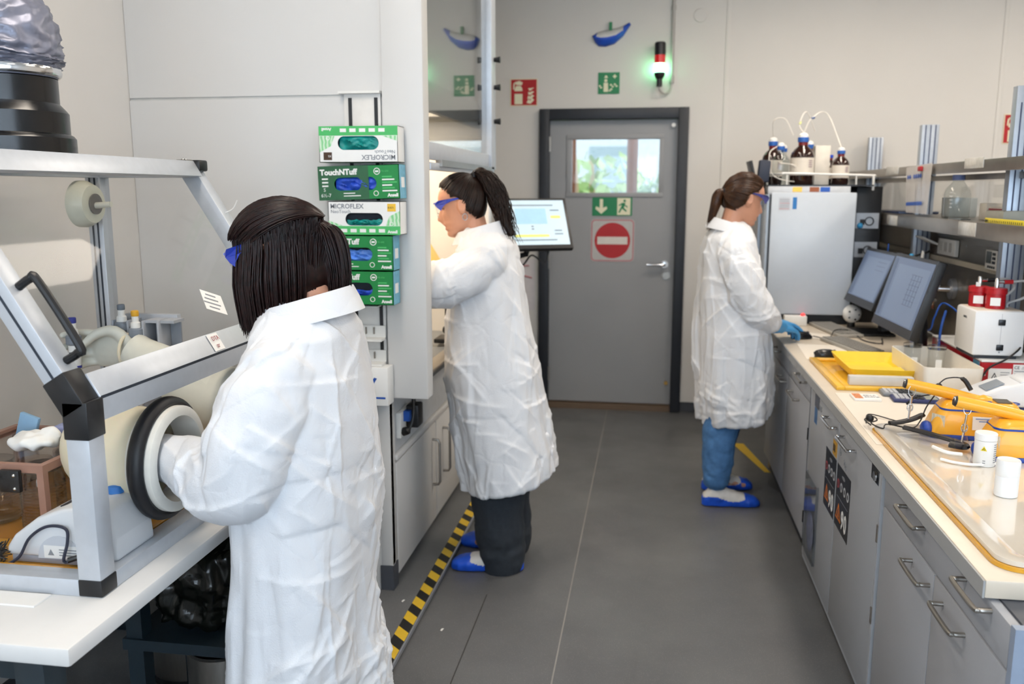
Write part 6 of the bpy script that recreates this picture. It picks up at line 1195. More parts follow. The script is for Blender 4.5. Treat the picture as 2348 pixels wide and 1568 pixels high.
dsh = thing('flat_tray', 'dark glass plate lying beside the laboratory bottle', 'plate'); bx('plate', mat('plate_grey', '#5a5f63', 0.2), 1.295, 3.98, zs - 0.0004, 1.335, 4.14, zs + 0.003, dsh)
# ================================================================== things on the back wall and door
yw = YB - 0.0006
def sign(name, label, x0, z0, x1, z1, m, y=yw, r=0.002):
    t = thing(name, label, 'sign'); MB().prism(rrect(x0, z0, x1, z1, r, 4), 'y', y - 0.003, y).build('plate', m, t); return t
def pg_(par, name, poly, m, y=yw - 0.003, th=0.0008): return MB().prism(poly, 'y', y - th, y).build(name, m, par)
def extinguisher(t, x0, z0, x1, z1, y):
    W = x1 - x0; H_ = z1 - z0; P = lambda u, v: (x0 + u * W, z0 + v * H_)
    pg_(t, 'border', [P(0.0, 0.0), P(1, 0), P(1, 0.03), P(0, 0.03)], M_CREAMP, y); pg_(t, 'border', [P(0.0, 0.97), P(1, 0.97), P(1, 1), P(0, 1)], M_CREAMP, y); pg_(t, 'border', [P(0, 0.03), P(0.03, 0.03), P(0.03, 0.97), P(0, 0.97)], M_CREAMP, y); pg_(t, 'border', [P(0.97, 0.03), P(1, 0.03), P(1, 0.97), P(0.97, 0.97)], M_CREAMP, y)
    pg_(t, 'cylinder_icon', [P(0.16, 0.07), P(0.45, 0.07), P(0.45, 0.45), P(0.16, 0.45)], M_CREAMP, y); pg_(t, 'cylinder_top_icon', [P(0.16, 0.55), P(0.45, 0.55), P(0.44, 0.66), P(0.38, 0.74), P(0.23, 0.74), P(0.17, 0.66)], M_CREAMP, y)
    pg_(t, 'valve_icon', [P(0.22, 0.78), P(0.42, 0.76), P(0.46, 0.86), P(0.34, 0.92), P(0.18, 0.88)], M_CREAMP, y); pg_(t, 'hose_icon', [P(0.11, 0.62), P(0.15, 0.60), P(0.17, 0.80), P(0.22, 0.86), P(0.20, 0.90), P(0.12, 0.82)], M_CREAMP, y)
    for k in range(4): pg_(t, 'flame_icon', [P(0.60 + 0.03 * k, 0.12 + 0.15 * k), P(0.74, 0.08 + 0.16 * k), P(0.88, 0.22 + 0.15 * k), P(0.80, 0.30 + 0.12 * k), P(0.74, 0.20 + 0.15 * k), P(0.66, 0.24 + 0.14 * k)], M_CREAMP, y - 0.0003 * k)
s_ = sign('extinguisher_sign', 'red fire extinguisher sign left above the door', -0.975, 2.107, -0.786, 2.288, M_SIGNRED); extinguisher(s_, -0.975, 2.107, -0.786, 2.288, yw - 0.003)
s_ = sign('extinguisher_sign', 'red fire extinguisher sign at the right edge behind the shelf post', 2.19, 1.83, 2.38, 2.015, M_SIGNRED); extinguisher(s_, 2.19, 1.83, 2.38, 2.015, yw - 0.003)
# emergency shower sign
s_ = sign('shower_sign', 'green emergency shower sign above the door', -0.376, 2.178, -0.232, 2.318, M_GREEN); P = lambda u, v: (-0.376 + u * 0.144, 2.178 + v * 0.14)
pg_(s_, 'cross_icon', [P(0.74, 0.72), P(0.80, 0.72), P(0.80, 0.78), P(0.86, 0.78), P(0.86, 0.84), P(0.80, 0.84), P(0.80, 0.90), P(0.74, 0.90), P(0.74, 0.84), P(0.68, 0.84), P(0.68, 0.78), P(0.74, 0.78)], M_CREAMP)
pg_(s_, 'shower_icon', [P(0.28, 0.74), P(0.46, 0.74), P(0.40, 0.86), P(0.34, 0.86)], M_CREAMP); pg_(s_, 'head_icon', arc(*P(0.36, 0.62), 0.011, 0.011, 0, 360, 12)[:-1], M_CREAMP); pg_(s_, 'body_icon', [P(0.26, 0.10), P(0.48, 0.10), P(0.46, 0.52), P(0.26, 0.52)], M_CREAMP)
for k, (u, v) in enumerate(((0.08, 0.38), (0.14, 0.30), (0.6, 0.42), (0.68, 0.34), (0.78, 0.44), (0.86, 0.36), (0.62, 0.22), (0.55, 0.16))): pg_(s_, 'splash_icon', arc(*P(u, v), 0.008, 0.006, 0, 360, 8)[:-1], M_CREAMP)
# exit sign and no-entry sign on the door leaf
yd_ = yl - 0.0006
s_ = sign('exit_sign', 'green emergency exit sign with arrow and running figure on the door', -0.403, 1.366, -0.130, 1.493, M_GREEN, yd_); y = yd_ - 0.003
pg_(s_, 'arrow_icon', [(-0.352, 1.480), (-0.330, 1.480), (-0.330, 1.420), (-0.305, 1.430), (-0.300, 1.414), (-0.341, 1.378), (-0.382, 1.414), (-0.377, 1.430), (-0.352, 1.420)], M_CREAMP, y)
pg_(s_, 'doorway_icon', [(-0.232, 1.372), (-0.142, 1.372), (-0.142, 1.487), (-0.232, 1.487)], M_CREAMP, y)
pg_(s_, 'runner_head', arc(-0.182, 1.468, 0.009, 0.009, 0, 360, 12)[:-1], M_GREEN, y - 0.0008); pg_(s_, 'runner_body', [(-0.196, 1.455), (-0.176, 1.455), (-0.186, 1.42), (-0.165, 1.40), (-0.172, 1.393), (-0.198, 1.415), (-0.215, 1.385), (-0.224, 1.390), (-0.206, 1.425)], M_GREEN, y - 0.0008); pg_(s_, 'runner_arms', [(-0.222, 1.44), (-0.196, 1.455), (-0.160, 1.428), (-0.164, 1.422), (-0.194, 1.443), (-0.219, 1.433)], M_GREEN, y - 0.0012)
s_ = sign('no_entry_sign', 'square no entry sign with red disc on the door', -0.412, 1.049, -0.110, 1.344, mat('sign_plate_grey', '#b9b7b4', 0.5), yd_, 0.03)
def ring_poly(t, name, o, i, m, y): mm = MB(); frame_hole(mm, o, i, 'y', y); return mm.build(name, m, t)
ring_poly(s_, 'border_line', rrect(-0.408, 1.053, -0.114, 1.340, 0.028, 6), rrect(-0.400, 1.061, -0.122, 1.332, 0.022, 6), mat('faded_red', '#b8757a', 0.6), y - 0.0006)
pg_(s_, 'red_disc', arc(-0.261, 1.196, 0.123, 0.123, 0, 360, 48)[:-1], M_SIGNRED, y); pg_(s_, 'white_bar', [(-0.365, 1.170), (-0.157, 1.170), (-0.157, 1.222), (-0.365, 1.222)], mat('bar_white', '#d9d4cc', 0.6), y - 0.0008)
# signal tower lamp with cable and conduit
sl = thing('signal_tower', 'black signal tower lamp with red and lit green segment above the door', 'signal light'); X, Yl = 0.030, YB - 0.065
MB().lathe([(0.036, 0), (0.036, 0.075), (0.030, 0.082)], (X, Yl, 2.412), 24).build('top_module', M_BLACK, sl, smooth=True); MB().lathe([(0.036, 0), (0.036, 0.052)], (X, Yl, 2.360), 24).build('red_segment', mat('red_lens', '#b01a20', 0.25, coat=0.5, emit='#ff2020', estr=0.25), sl, smooth=True)
MB().lathe([(0.037, 0), (0.037, 0.055)], (X, Yl, 2.303), 24).build('green_segment', mat('green_lens', '#c8ffe0', 0.3, emit='#8dffc0', estr=9.0), sl, smooth=True); MB().lathe([(0.022, 0), (0.034, 0.02), (0.036, 0.04)], (X, Yl, 2.262), 24).build('lower_module', M_BLACK, sl, smooth=True); MB().lathe([(0.018, 0), (0.018, 0.05)], (X, Yl, 2.213), 16).build('socket', M_BLACK, sl, smooth=True)
MB().box(X - 0.015, Yl + 0.02, 2.23, X + 0.015, YB - 0.001, 2.26).build('wall_bracket', M_BLACK, sl)
lg_ = bpy.data.lights.new('green_glow', 'POINT'); lg_.energy = 0.9; lg_.color = (0.25, 1.0, 0.4); lg_.shadow_soft_size = 0.03; lo = bpy.data.objects.new('green_glow', lg_); COL.objects.link(lo); lo.location = (X, Yl - 0.0, 2.33); lo.parent = sl
lo.location = (X + 0.0, Yl + 0.045, 2.335)
cn = thing('conduit', 'grey vertical cable conduit running up the wall beside the signal lamp', 'conduit'); M_COND = mat('conduit_grey', '#b0aca6', 0.5)
MB().cyl((0.112, YB - 0.014, 2.27), (0.112, YB - 0.014, ZC - 0.002), 0.011, n=14).build('pipe', M_COND, cn, smooth=True); MB().cyl((0.112, YB - 0.014, 2.24), (0.112, YB - 0.014, 2.29), 0.015, n=14).build('end_socket', M_COND, cn, smooth=True); MB().cyl((0.112, YB - 0.014, 2.70), (0.112, YB - 0.014, 2.73), 0.015, n=14).build('pipe_clip', M_COND, cn, smooth=True)
MB().tube(spline([(0.03, Yl, 2.215), (0.035, Yl, 2.19), (0.065, YB - 0.04, 2.170), (0.10, YB - 0.02, 2.19), (0.112, YB - 0.014, 2.25)], 24), 0.0065, 8).build('cable_loop', M_COND, cn, smooth=True)
rd = thing('wall_cover_plate', 'round white blanking plate high on the wall right of the conduit', 'cover plate'); MB().lathe([(0.04, 0), (0.045, 0.004), (0.045, 0.006)], (0.285, YB - 0.0065, 2.665), 32, 'y').build('disc', M_WALLB, rd, smooth=True)
# shoe cover pinned to the wall as decoration
sc_ = thing('wall_shoe_cover', 'blue and white shoe cover hung on the wall above the door', 'shoe cover')
m = MB(); V = []; Fc = []
top = [(-0.415, 2.555), (-0.385, 2.575), (-0.35, 2.585), (-0.30, 2.592), (-0.25, 2.60), (-0.215, 2.612), (-0.178, 2.632)]; bot = [(-0.418, 2.548), (-0.40, 2.51), (-0.375, 2.486), (-0.33, 2.482), (-0.27, 2.50), (-0.215, 2.545), (-0.165, 2.618)]
for k in range(7):
    (a, b), (c, d) = top[k], bot[k]
    for j in range(9):
        t = j / 8; bulge = 0.045 * math.sin(PI * t) * (0.5 + 0.5 * math.sin(PI * k / 6)) * (1 + 0.3 * mn.noise(Vector((k * 1.3, t * 4, 0)))); V.append((a + (c - a) * t, yw - 0.008 - bulge, b + (d - b) * t))
for k in range(6):
    for j in range(8): a = k * 9 + j; Fc.append((a, a + 1, a + 10, a + 9))
o = m.add(V, Fc).build('cover_fabric', mat('cover_blue', '#1d4fc0', 0.45, var=0.1, scale=20), sc_, smooth=True, ang=80); o.data.materials.append(mat('cover_white', '#d5d4d2', 0.6, var=0.05))
for p in o.data.polygons:
    cz = p.index % 8; k = p.index // 8
    if cz < 4 and 0 < k < 5: p.material_index = 1
s2 = o.modifiers.new('thick', 'SOLIDIFY'); s2.thickness = 0.002
bx('green_clip', M_GREEN, -0.307, yw - 0.03, 2.585, -0.288, yw - 0.004, 2.635, sc_)
# wall chart behind the touch monitor
wc = thing('wall_chart', 'white sheet with red strokes on the wall behind the touch monitor', 'poster'); bx('sheet', mat('chart_paper', '#d5cfd0', 0.7), -1.02, yw - 0.002, 0.70, -0.80, yw, 1.06, wc)
MB().tube(spline([(-0.90, yw - 0.003, 1.00), (-0.87, yw - 0.003, 1.015), (-0.84, yw - 0.003, 1.015)], 8), 0.005, 6).build('red_stroke', mat('faded_red', '#b8757a', 0.6), wc); MB().tube(spline([(-0.90, yw - 0.003, 0.95), (-0.86, yw - 0.003, 0.94), (-0.82, yw - 0.003, 0.93)], 8), 0.006, 6).build('red_stroke', mat('faded_red', '#b8757a', 0.6), wc)
# ================================================================== people
M_SKIN = mat('skin', '#cc9478', 0.5, var=0.03, scale=40, attr='tone')
M_COATF = mat('coat_nonwoven', '#dee0e4', 0.72, var=0.012, scale=25, bump=0.25, bscale=300)
def coat_creases(m):
    """add the sharp fold creases of a nonwoven coat as fine relief"""
    nt = m.node_tree; b = nt.nodes['Principled BSDF']; old = b.inputs['Normal'].links[0].from_node
    tc = nt.nodes.new('ShaderNodeTexCoord')
    no = nt.nodes.new('ShaderNodeTexNoise'); no.inputs['Scale'].default_value = 6; no.inputs['Detail'].default_value = 3
    mx = nt.nodes.new('ShaderNodeMix'); mx.data_type = 'VECTOR'; mx.inputs[0].default_value = 0.12
    nt.links.new(tc.outputs['Object'], no.inputs['Vector']); nt.links.new(tc.outputs['Object'], mx.inputs[4]); nt.links.new(no.outputs['Color'], mx.inputs[5])
    v = nt.nodes.new('ShaderNodeTexVoronoi'); v.feature = 'DISTANCE_TO_EDGE'; v.inputs['Scale'].default_value = 9
    nt.links.new(mx.outputs[1], v.inputs['Vector'])
    mr = nt.nodes.new('ShaderNodeMapRange'); mr.inputs[1].default_value = 0.0; mr.inputs[2].default_value = 0.10; mr.inputs[3].default_value = 0.0; mr.inputs[4].default_value = 1.0
    nt.links.new(v.outputs[0], mr.inputs[0])
    bp = nt.nodes.new('ShaderNodeBump'); bp.inputs['Strength'].default_value = 0.16; bp.inputs['Distance'].default_value = 0.006
    nt.links.new(mr.outputs[0], bp.inputs['Height']); nt.links.new(old.outputs[0], bp.inputs['Normal']); nt.links.new(bp.outputs[0], b.inputs['Normal'])
coat_creases(M_COATF)

HZ = np.array([-.118, -.112, -.104, -.095, -.085, -.075, -.065, -.055, -.045, -.03, -.015, 0, .015, .03, .045, .06, .08, .095, .105, .115, .122, .126])
HF = np.array([.058, .077, .087, .089, .083, .0930, .086, .0950, .089, .089, .089, .087, .086, .0945, .0955, .093, .084, .070, .058, .040, .020, .006])
HB = np.array([.030, .012, -.010, -.035, -.055, -.062, -.066, -.072, -.080, -.089, -.095, -.099, -.101, -.101, -.099, -.095, -.083, -.070, -.058, -.042, -.022, -.006])
HW = np.array([.018, .028, .038, .046, .053, .058, .061, .063, .065, .068, .070, .072, .0735, .074, .073, .071, .064, .055, .046, .034, .020, .006])
def head_grid(n=56):
    rows = []
    for z, f_, b_, w_ in zip(HZ, HF, HB, HW):
        row = []
        for k in range(n):
            a = 2 * PI * k / n; c, s = math.cos(a), math.sin(a); e = 0.88
            x = (f_ + b_) / 2 + (f_ - b_) / 2 * math.copysign(abs(c) ** e, c); y = w_ * math.copysign(abs(s) ** e, s)
            if c > 0:
                nz = np.interp(z, [-.058, -.048, -.042, -.034, -.02, 0, .018, .03], [0, .008, .024, .034, .027, .016, .006, 0]); wn = np.interp(z, [-.05, -.035, 0, .03], [.017, .015, .010, .010])
                x += nz * math.exp(-(y / wn) ** 2)
                x -= 0.008 * math.exp(-(((abs(y) - .031) / .014) ** 2 + ((z - .012) / .011) ** 2))
                x += 0.004 * math.exp(-(((abs(y) - .035) / .02) ** 2 + ((z + .02) / .018) ** 2))
            row.append((x, y, z))
        rows.append(row)
    return rows
def grid_mesh(mb, rows, M, cap=True):
    n = len(rows[0]); m = len(rows); V = [M @ Vector(p) for r in rows for p in r]
    Fc = [(i * n + k, i * n + (k + 1) % n, (i + 1) * n + (k + 1) % n, (i + 1) * n + k) for i in range(m - 1) for k in range(n)]
    if cap: Fc += [tuple(range(n))[::-1], tuple(range((m - 1) * n, m * n))]
    mb.add(V, Fc)
def head_matrix(o, yaw, pitch, s): return Matrix.Translation(o) @ Matrix.Rotation(R(yaw), 4, 'Z') @ Matrix.Rotation(R(pitch), 4, 'Y') @ Matrix.Scale(s, 4)
def body(root, Mh, sp):
    """continuous body: head, neck, trunk, arms with hands, legs with feet"""
    mb = MB(); grid_mesh(mb, head_grid(), Mh)
    for s in (-1, 1):
        mb.sphere(Mh @ Vector((-.008, s * .079, .002)), 0.018, 0.008, 0.032, 14, 10, Matrix.Rotation(R(12), 3, 'Y'))
        mb.torus(Mh @ Vector((-.010, s * .0855, .006)), 0.020, 0.0045, 'y', 20, 8, sx=0.72)
    nk = sp['neck']; limb(mb, [Mh @ Vector((-.025, 0, -.03)), Mh @ Vector((-.028, 0, -.10)), nk], [.055, .053, .060], seg=12)
    limb(mb, sp['trunk'], [r * 0.66 for r in sp['trunk_r']], n=24, seg=24)
    for a in sp['arms']: limb(mb, a[0], [.045, .042, .036, .032, .026], seg=24)
    for hd_ in sp['hands']: hand_shape(mb, hd_[0], hd_[1], hd_[2], hd_[3] if len(hd_) > 3 else 1.0, wrist=0.02)
    for l in sp['legs']:
        limb(mb, l, [.062, .060, .048, .044, .036, .034], seg=28)
        a = Vector(l[-1]); d = sp['footdir']; limb(mb, [a + Vector((0, 0, -.045)) - d * .015, a + d * .06 + Vector((0, 0, -.045)), a + d * .15 + Vector((0, 0, -.055))], [.026, .024, .016], seg=10)
    o = fuse(mb, 'body', M_SKIN, root, 0.0045, 2)
    me = o.data; att = me.color_attributes.new('tone', 'FLOAT_COLOR', 'POINT'); inv = Mh.inverted()
    co = np.empty(len(me.vertices) * 3); me.vertices.foreach_get('co', co); co = co.reshape(-1, 3)
    A = np.array(inv); hc = co @ A[:3, :3].T + A[:3, 3]
    t = np.ones((len(co), 4)); x, y, z = hc.T
    lips = (x > .070) & (abs(y) < .028) & (z > -.079) & (z < -.054); t[lips, :3] = (.72, .40, .40)
    brow = (x > .06) & (abs(y) > .010) & (abs(y) < .050) & (abs(z - .036 - .003 * np.cos(y * 60)) < .0048); t[brow, :3] = (.30, .24, .22)
    lash = (x > .06) & (abs(abs(y) - .031) < .014) & (abs(z - .010) < .0055); t[lash, :3] = (.22, .16, .15)
    att.data.foreach_set('color', t.ravel().astype(np.float32)); return o
def coat(root, rings, sleeves, seed, tilt=0.0, voxel=0.0055, fold=1.0, ncrease=230):
    """coat: flared loft with drape folds, hem turned in, baggy sleeves, all one surface"""
    mb = MB(); n = 80; Z = [r[0] for r in rings]; zs = np.linspace(Z[0], Z[-1], 60); rows = []
    zr = np.array(Z)[::-1]; g = lambda i: np.array([r[i] for r in rings])[::-1]
    z1 = Z[0]; z0 = Z[-1]
    for z in zs:
        xb, xf, hw = (np.interp(z, zr, g(i)) for i in (1, 2, 3)); t = (z1 - z) / (z1 - z0); row = []
        for k in range(n):
            a = 2 * PI * k / n; c, s = math.cos(a), math.sin(a); e = 0.9
            q = Vector((c * 1.6 + seed, s * 1.6, t * 1.1)); fo = (mn.noise(q * 1.0) * 0.6 + mn.noise(Vector((c * 3.4, s * 3.4 + seed, t * 0.9))) * 0.5) * fold
            amp = 0.004 + 0.05 * t ** 1.5
            x = (xf + xb) / 2 + ((xf - xb) / 2) * math.copysign(abs(c) ** e, c); y = hw * math.copysign(abs(s) ** e, s)
            row.append((x + c * amp * fo, y + s * amp * fo, z + tilt * x * t ** 3))
        rows.append(row)
    # hem turned in: go up inside
    last = rows[-1]; cx = sum(p[0] for p in last) / n; cy = sum(p[1] for p in last) / n
    for dz, k_ in ((0.0, 0.925), (0.05, 0.90), (0.16, 0.82)): rows.append([(cx + (p[0] - cx) * k_, cy + (p[1] - cy) * k_, p[2] + dz) for p in last])
    grid_mesh(mb, rows, Matrix.Identity(4))
    for P, rad in sleeves: limb(mb, P, rad, n=28, wr=0.11, freq=9, seg=50, seed=seed)
    def vd(co, no):
        # straight sharp fold creases: each has a steep and a shallow flank, so the cloth reads as flat facets
        r = np.random.default_rng(int(seed * 10)); d = np.zeros(len(co))
        for p_i, p in enumerate(co): d[p_i] = 0.006 * mn.noise(Vector((p[0] * 6 + seed, p[1] * 6, p[2] * 2.0))) + 0.0022 * mn.noise(Vector((p[0] * 17, p[1] * 17 + seed, p[2] * 9)))
        for c in range(ncrease * 2):
            small = c >= ncrease; q = r.integers(len(co)); c0 = co[q]; nr = no[q]; kind = r.uniform()
            t = np.array([0, 0, 1.0]) if kind < 0.40 else np.cross(nr, [0, 0, 1.0]) if kind < 0.58 else np.cross(nr, [0, 0, 1.0]) + np.array([0, 0, r.choice([-1, 1]) * r.uniform(0.5, 1.6)])
            t = t + r.normal(size=3) * 0.12; t = t - nr * (t @ nr); L_ = np.linalg.norm(t)
            if L_ < 1e-3: continue
            t /= L_; s_ = np.cross(nr, t); L = r.uniform(0.04, 0.15) * (1.5 if kind < 0.4 else 1); w1, w2 = r.uniform(0.004, 0.007), r.uniform(0.015, 0.05); A = r.uniform(0.003, 0.0085) * r.choice([1, 1, -0.7])
            if small: L *= 0.4; w1 *= 0.7; w2 *= 0.35; A *= 0.42
            v = co - c0; near = np.abs(v @ nr) < 0.06; v = v[near]; x = v @ t; y = v @ s_ + 0.06 * r.choice([-1, 1]) * x * x / L
            d[near] += A * np.exp(-(x / L) ** 4) * np.where(y > 0, np.exp(-y / w2), np.exp(y / w1))
        return d
    return fuse(mb, 'lab_coat', M_COATF, root, voxel, 3, vdisp=vd)
def collar(root, c, rx, ry, h_, flare, back, front, slope=0.35):
    """turned-down collar band around the neck, open at the front"""
    V = []; Fc = []; n = 40
    for i in range(n + 1):
        a = R(25 + 310 * i / n); ca, sa = math.cos(a), math.sin(a); z0 = c[2] - slope * (rx * ca + rx) * 0.6
        for (k_, dz) in ((1.0, 0.0), (1.0, h_), (1.06, h_ + 0.004), (1.0 + flare * 0.6, h_ * 0.45), (1.0 + flare, -h_ * 0.35), (0.97 + flare, -h_ * 0.35)):
            V.append((c[0] + rx * k_ * ca, c[1] + ry * k_ * sa, z0 + dz))
    m = 6
    for i in range(n):
        for k in range(m - 1): Fc.append((i * m + k, (i + 1) * m + k, (i + 1) * m + k + 1, i * m + k + 1))
    o = MB().add(V, Fc).build('collar', M_COATF, root, smooth=True, ang=50); s = o.modifiers.new('t', 'SOLIDIFY'); s.thickness = 0.002; return o
def trousers(root, legs, rad, m_, seed, waist):
    mb = MB(); limb(mb, [waist, waist + Vector((0, 0, -.12))], [.075, .075], n=20, seg=6)
    for l in legs: limb(mb, l, rad, n=24, wr=0.10, freq=12, seg=40, seed=seed)
    return fuse(mb, 'trousers', m_, root, 0.006, 3, lambda p: 0.004 * mn.noise(Vector((p.x * 14, p.y * 14 + seed, p.z * 7))) + 0.0015 * mn.noise(p * 50))
M_SCB = mat('overshoe_blue', '#1c55d0', 0.40, var=0.12, scale=24); M_SCW = mat('overshoe_white', '#d9d5d0', 0.6, var=0.06, scale=30)
def overshoe(root, heel, d, L=0.285, seed=0):
    """plastic overshoe: blue sole shell with a white gathered top"""
    heel = Vector(heel); d = Vector(d).normalized(); s = Vector((-d.y, d.x, 0)); mb = MB(); rows = []
    for t, w_, h_ in ((0, .012, .03), (.04, .034, .062), (.15, .042, .090), (.30, .042, .095), (.45, .042, .082), (.62, .046, .066), (.78, .050, .056), (.90, .044, .046), (.97, .028, .034), (1.0, .010, .02)):
        rows.append([heel + d * (t * L) + s * (w_ * math.copysign(abs(math.cos(a)) ** 0.8, math.cos(a))) + Vector((0, 0, 0.003 + max(0.0, h_ * (0.42 + 0.58 * math.sin(a)) if math.sin(a) > -0.5 else 0))) for a in [2 * PI * k / 22 for k in range(22)]])
    grid_mesh(mb, rows, Matrix.Identity(4))
    o = fuse(mb, 'overshoe', M_SCB, root, 0.005, 2, lambda p: 0.0035 * mn.noise(p * 38 + Vector((seed, 0, 0))) * min(1, max(0, p.z * 60))); o.data.materials.append(M_SCW)
    for p in o.data.polygons:
        c = p.center - heel; t = c.dot(d) / L; side = 0.042 + 0.012 * math.sin(t * 9)
        if c.z > side * (1.0 if t < 0.72 else 1.35) and 0.02 < t < 0.74: p.material_index = 1
    return o
def hairmat(name, col, hi):
    m = mat(name, col, 0.36, var=0.0); nt = m.node_tree; b = nt.nodes['Principled BSDF']; n = [x for x in nt.nodes if x.type == 'TEX_NOISE'][0]; n.inputs['Scale'].default_value = 90
    r = [x for x in nt.nodes if x.type == 'VALTORGB'][0]; r.color_ramp.elements[0].color = (*lin(col), 1); r.color_ramp.elements[1].color = (*lin(hi), 1)
    b.inputs['Specular IOR Level'].default_value = 0.28; return m
def hairline_f(x): return np.interp(x, [-.09, -.05, -.022, -.010, .0, .02, .045, .065, .085], [-.072, -.056, -.020, .022, .034, .045, .072, .092, .101])
def hair_cap(mb, Mh, off=0.009):
    rows = head_grid(72); n = 72; V = []; idx = {}; Fc = []; up = [Vector(p) for r in rows for p in r]
    keep = [p.z > hairline_f(p.x) for p in up]
    for i in range(len(rows) - 1):
        for k in range(n):
            q = (i * n + k, i * n + (k + 1) % n, (i + 1) * n + (k + 1) % n, (i + 1) * n + k)
            if sum(keep[j] for j in q) >= 3: Fc.append(q)
    top = len(rows) - 1; Fc.append(tuple(range(top * n, top * n + n)))
    c = Vector((0, 0, .02)); o1 = [Mh @ (p + (p - c).normalized() * off) for p in up]
    used = sorted({j for f in Fc for j in f}); mp = {j: i for i, j in enumerate(used)}
    mb.add([o1[j] for j in used], [tuple(mp[j] for j in f) for f in Fc])
ELL = (Vector((-.003, 0, .018)), (.1135, .0875, .1205))
def on_ell(d, k=1.0):
    c, r = ELL; L = math.sqrt((d.x / r[0]) ** 2 + (d.y / r[1]) ** 2 + (d.z / r[2]) ** 2); return c + d * (k / L)
def combed(mb, Mh, tie, count, k0=0.985, k1=1.03):
    tied = (tie - ELL[0]).normalized()
    for i in range(count):
        y = rng.uniform(-1, 1); t = rng.uniform(0, 1)
        # hairline start points: sweep from forehead round the temple to behind the ear
        u = rng.uniform(0, 1); x = .080 - .142 * u; z = float(hairline_f(x)) + 0.004; sd = 1 if y > 0 else -1
        w_ = np.interp(z, HZ, HW) * (np.clip((.093 - x) / .05, 0.06, 1.0) ** 0.6)
        a = (Vector((x, sd * w_ * (abs(y) if u < .22 else 1), z)) - ELL[0]).normalized(); jit = Vector(rng.normal(size=3)) * 0.02; pts = []
        kk = rng.uniform(k0, k1)
        for s in np.linspace(0, 1, 11):
            dd = (a * (1 - s) + tied * s); dd = (dd + jit * math.sin(PI * s)).normalized(); pts.append(Mh @ on_ell(dd, kk if 0.05 < s else 0.99))
        mb.tube(pts, [0.0009] + [0.0022] * 9 + [0.0016], 5)
def tail(mb, start, mids, end, count, spread, wave, r=0.0018, wl=3.0, slen=(0.8, 1.05)):
    base = spline([start] + mids + [end], 20)
    for i in range(count):
        o = Vector(rng.normal(size=3)); o = o.normalized() * rng.uniform(0.1, 1) ** 0.5; ph = rng.uniform(0, 6.28, 3); L = rng.uniform(*slen); pts = []
        m = 16
        for j in range(m):
            s = j / (m - 1) * min(L, 1.0); q = Vector(base[min(int(s * 19), 19)]).lerp(Vector(base[min(int(s * 19) + 1, 19)]), s * 19 - int(s * 19))
            sp_ = spread * math.sin(min(1, s * 1.5 + 0.12) * PI * 0.5) * (1 - 0.35 * s); w_ = wave * s
            pts.append(q + Vector((o.x * sp_, o.y * sp_, o.z * sp_ * 0.4)) + Vector((math.sin(s * wl * 6.28 + ph[0]), math.sin(s * wl * 5.7 + ph[1]), 0.4 * math.sin(s * wl * 6.9 + ph[2]))) * w_)
        mb.tube(pts, [r * 0.8] + [r] * (m - 3) + [r * 0.7, r * 0.25], 5)
M_GOG = mat('goggle_blue', '#1e3fb8', 0.3, coat=0.4); M_LENS = glassmat('goggle_lens', (0.95, 0.95, 0.96), 1.2)
def goggles(root, Mh, colour=None):
    g = MB()
    for s in (-1, 1):
        V = []; outl = [(-.005, .034), (-.005, .040), (.045, .044), (.085, .046), (.102, .040), (.104, .032), (.092, .016), (.080, .004), (.072, .014), (.055, .026), (.03, .032)]
        ys = lambda x: s * np.interp(x, [-.005, .05, .085, .104], [.079, .080, .072, .052])
        V = [(a, ys(a), b) for a, b in outl] + [(a, ys(a) + s * .003, b) for a, b in outl]; n = len(outl)
        g.add([Mh @ Vector(p) for p in V], [tuple(range(n))[::-1], tuple(range(n, 2 * n))] + [(i, (i + 1) % n, n + (i + 1) % n, n + i) for i in range(n)])
    g.tube([Mh @ Vector((.104 + .012 * math.cos(y * 30), y, .040)) for y in np.linspace(-.052, .052, 13)], 0.003, 6)
    o = g.build('safety_goggles', colour or M_GOG, root)
    V = []
    for y in np.linspace(-.054, .054, 13):
        x = .101 + .013 * math.cos(y * 28); V += [Mh @ Vector((x, y, .038)), Mh @ Vector((x - .004, y, -.012 + .012 * math.cos(y * 60)))]
    MB().add(V, [(2 * i, 2 * i + 2, 2 * i + 3, 2 * i + 1) for i in range(12)]).build('lens', M_LENS, o, smooth=True)
    MB().tube([V[2 * i + 1] for i in range(13)], 0.0012, 6).build('lens_rim', mat('lens_rim_grey', '#5a5f6a', 0.4), o)
    return o
def person(label, loc, rz): return thing('person', label, 'person', None, loc, R(rz))
V3 = Vector
# ------------------------------------------------------------------ woman at the fume hood
p2 = person('woman with curly dark ponytail in white coat working at the fume hood', (-0.62, 3.44, 0), 180)
Mh2 = head_matrix((.122, 0, 1.474), 4, 13, 0.95)
legs2 = [[V3((-.03, s * .085, .80)), V3((-.02, s * .09, .62)), V3((-.025, s * .09, .45)), V3((-.04, s * .09, .30)), V3((-.055, s * .09, .12)), V3((-.06, s * .09, .085))] for s in (1, -1)]
arms2 = [([V3((.0, .16, 1.28)), V3((.12, .20, 1.20)), V3((.26, .19, 1.15)), V3((.40, .13, 1.16)), V3((.50, .09, 1.17))],), ([V3((.0, -.16, 1.28)), V3((.12, -.20, 1.20)), V3((.26, -.19, 1.13)), V3((.40, -.12, 1.12)), V3((.50, -.07, 1.12))],)]
hands2 = [(frame_matrix((.50, .09, 1.17), (1, -.3, 0), (0, .2, 1)), (.5, .5, .5, .5), .5), (frame_matrix((.50, -.07, 1.12), (1, .2, 0), (0, -.2, 1)), (.5, .5, .5, .5), .5)]
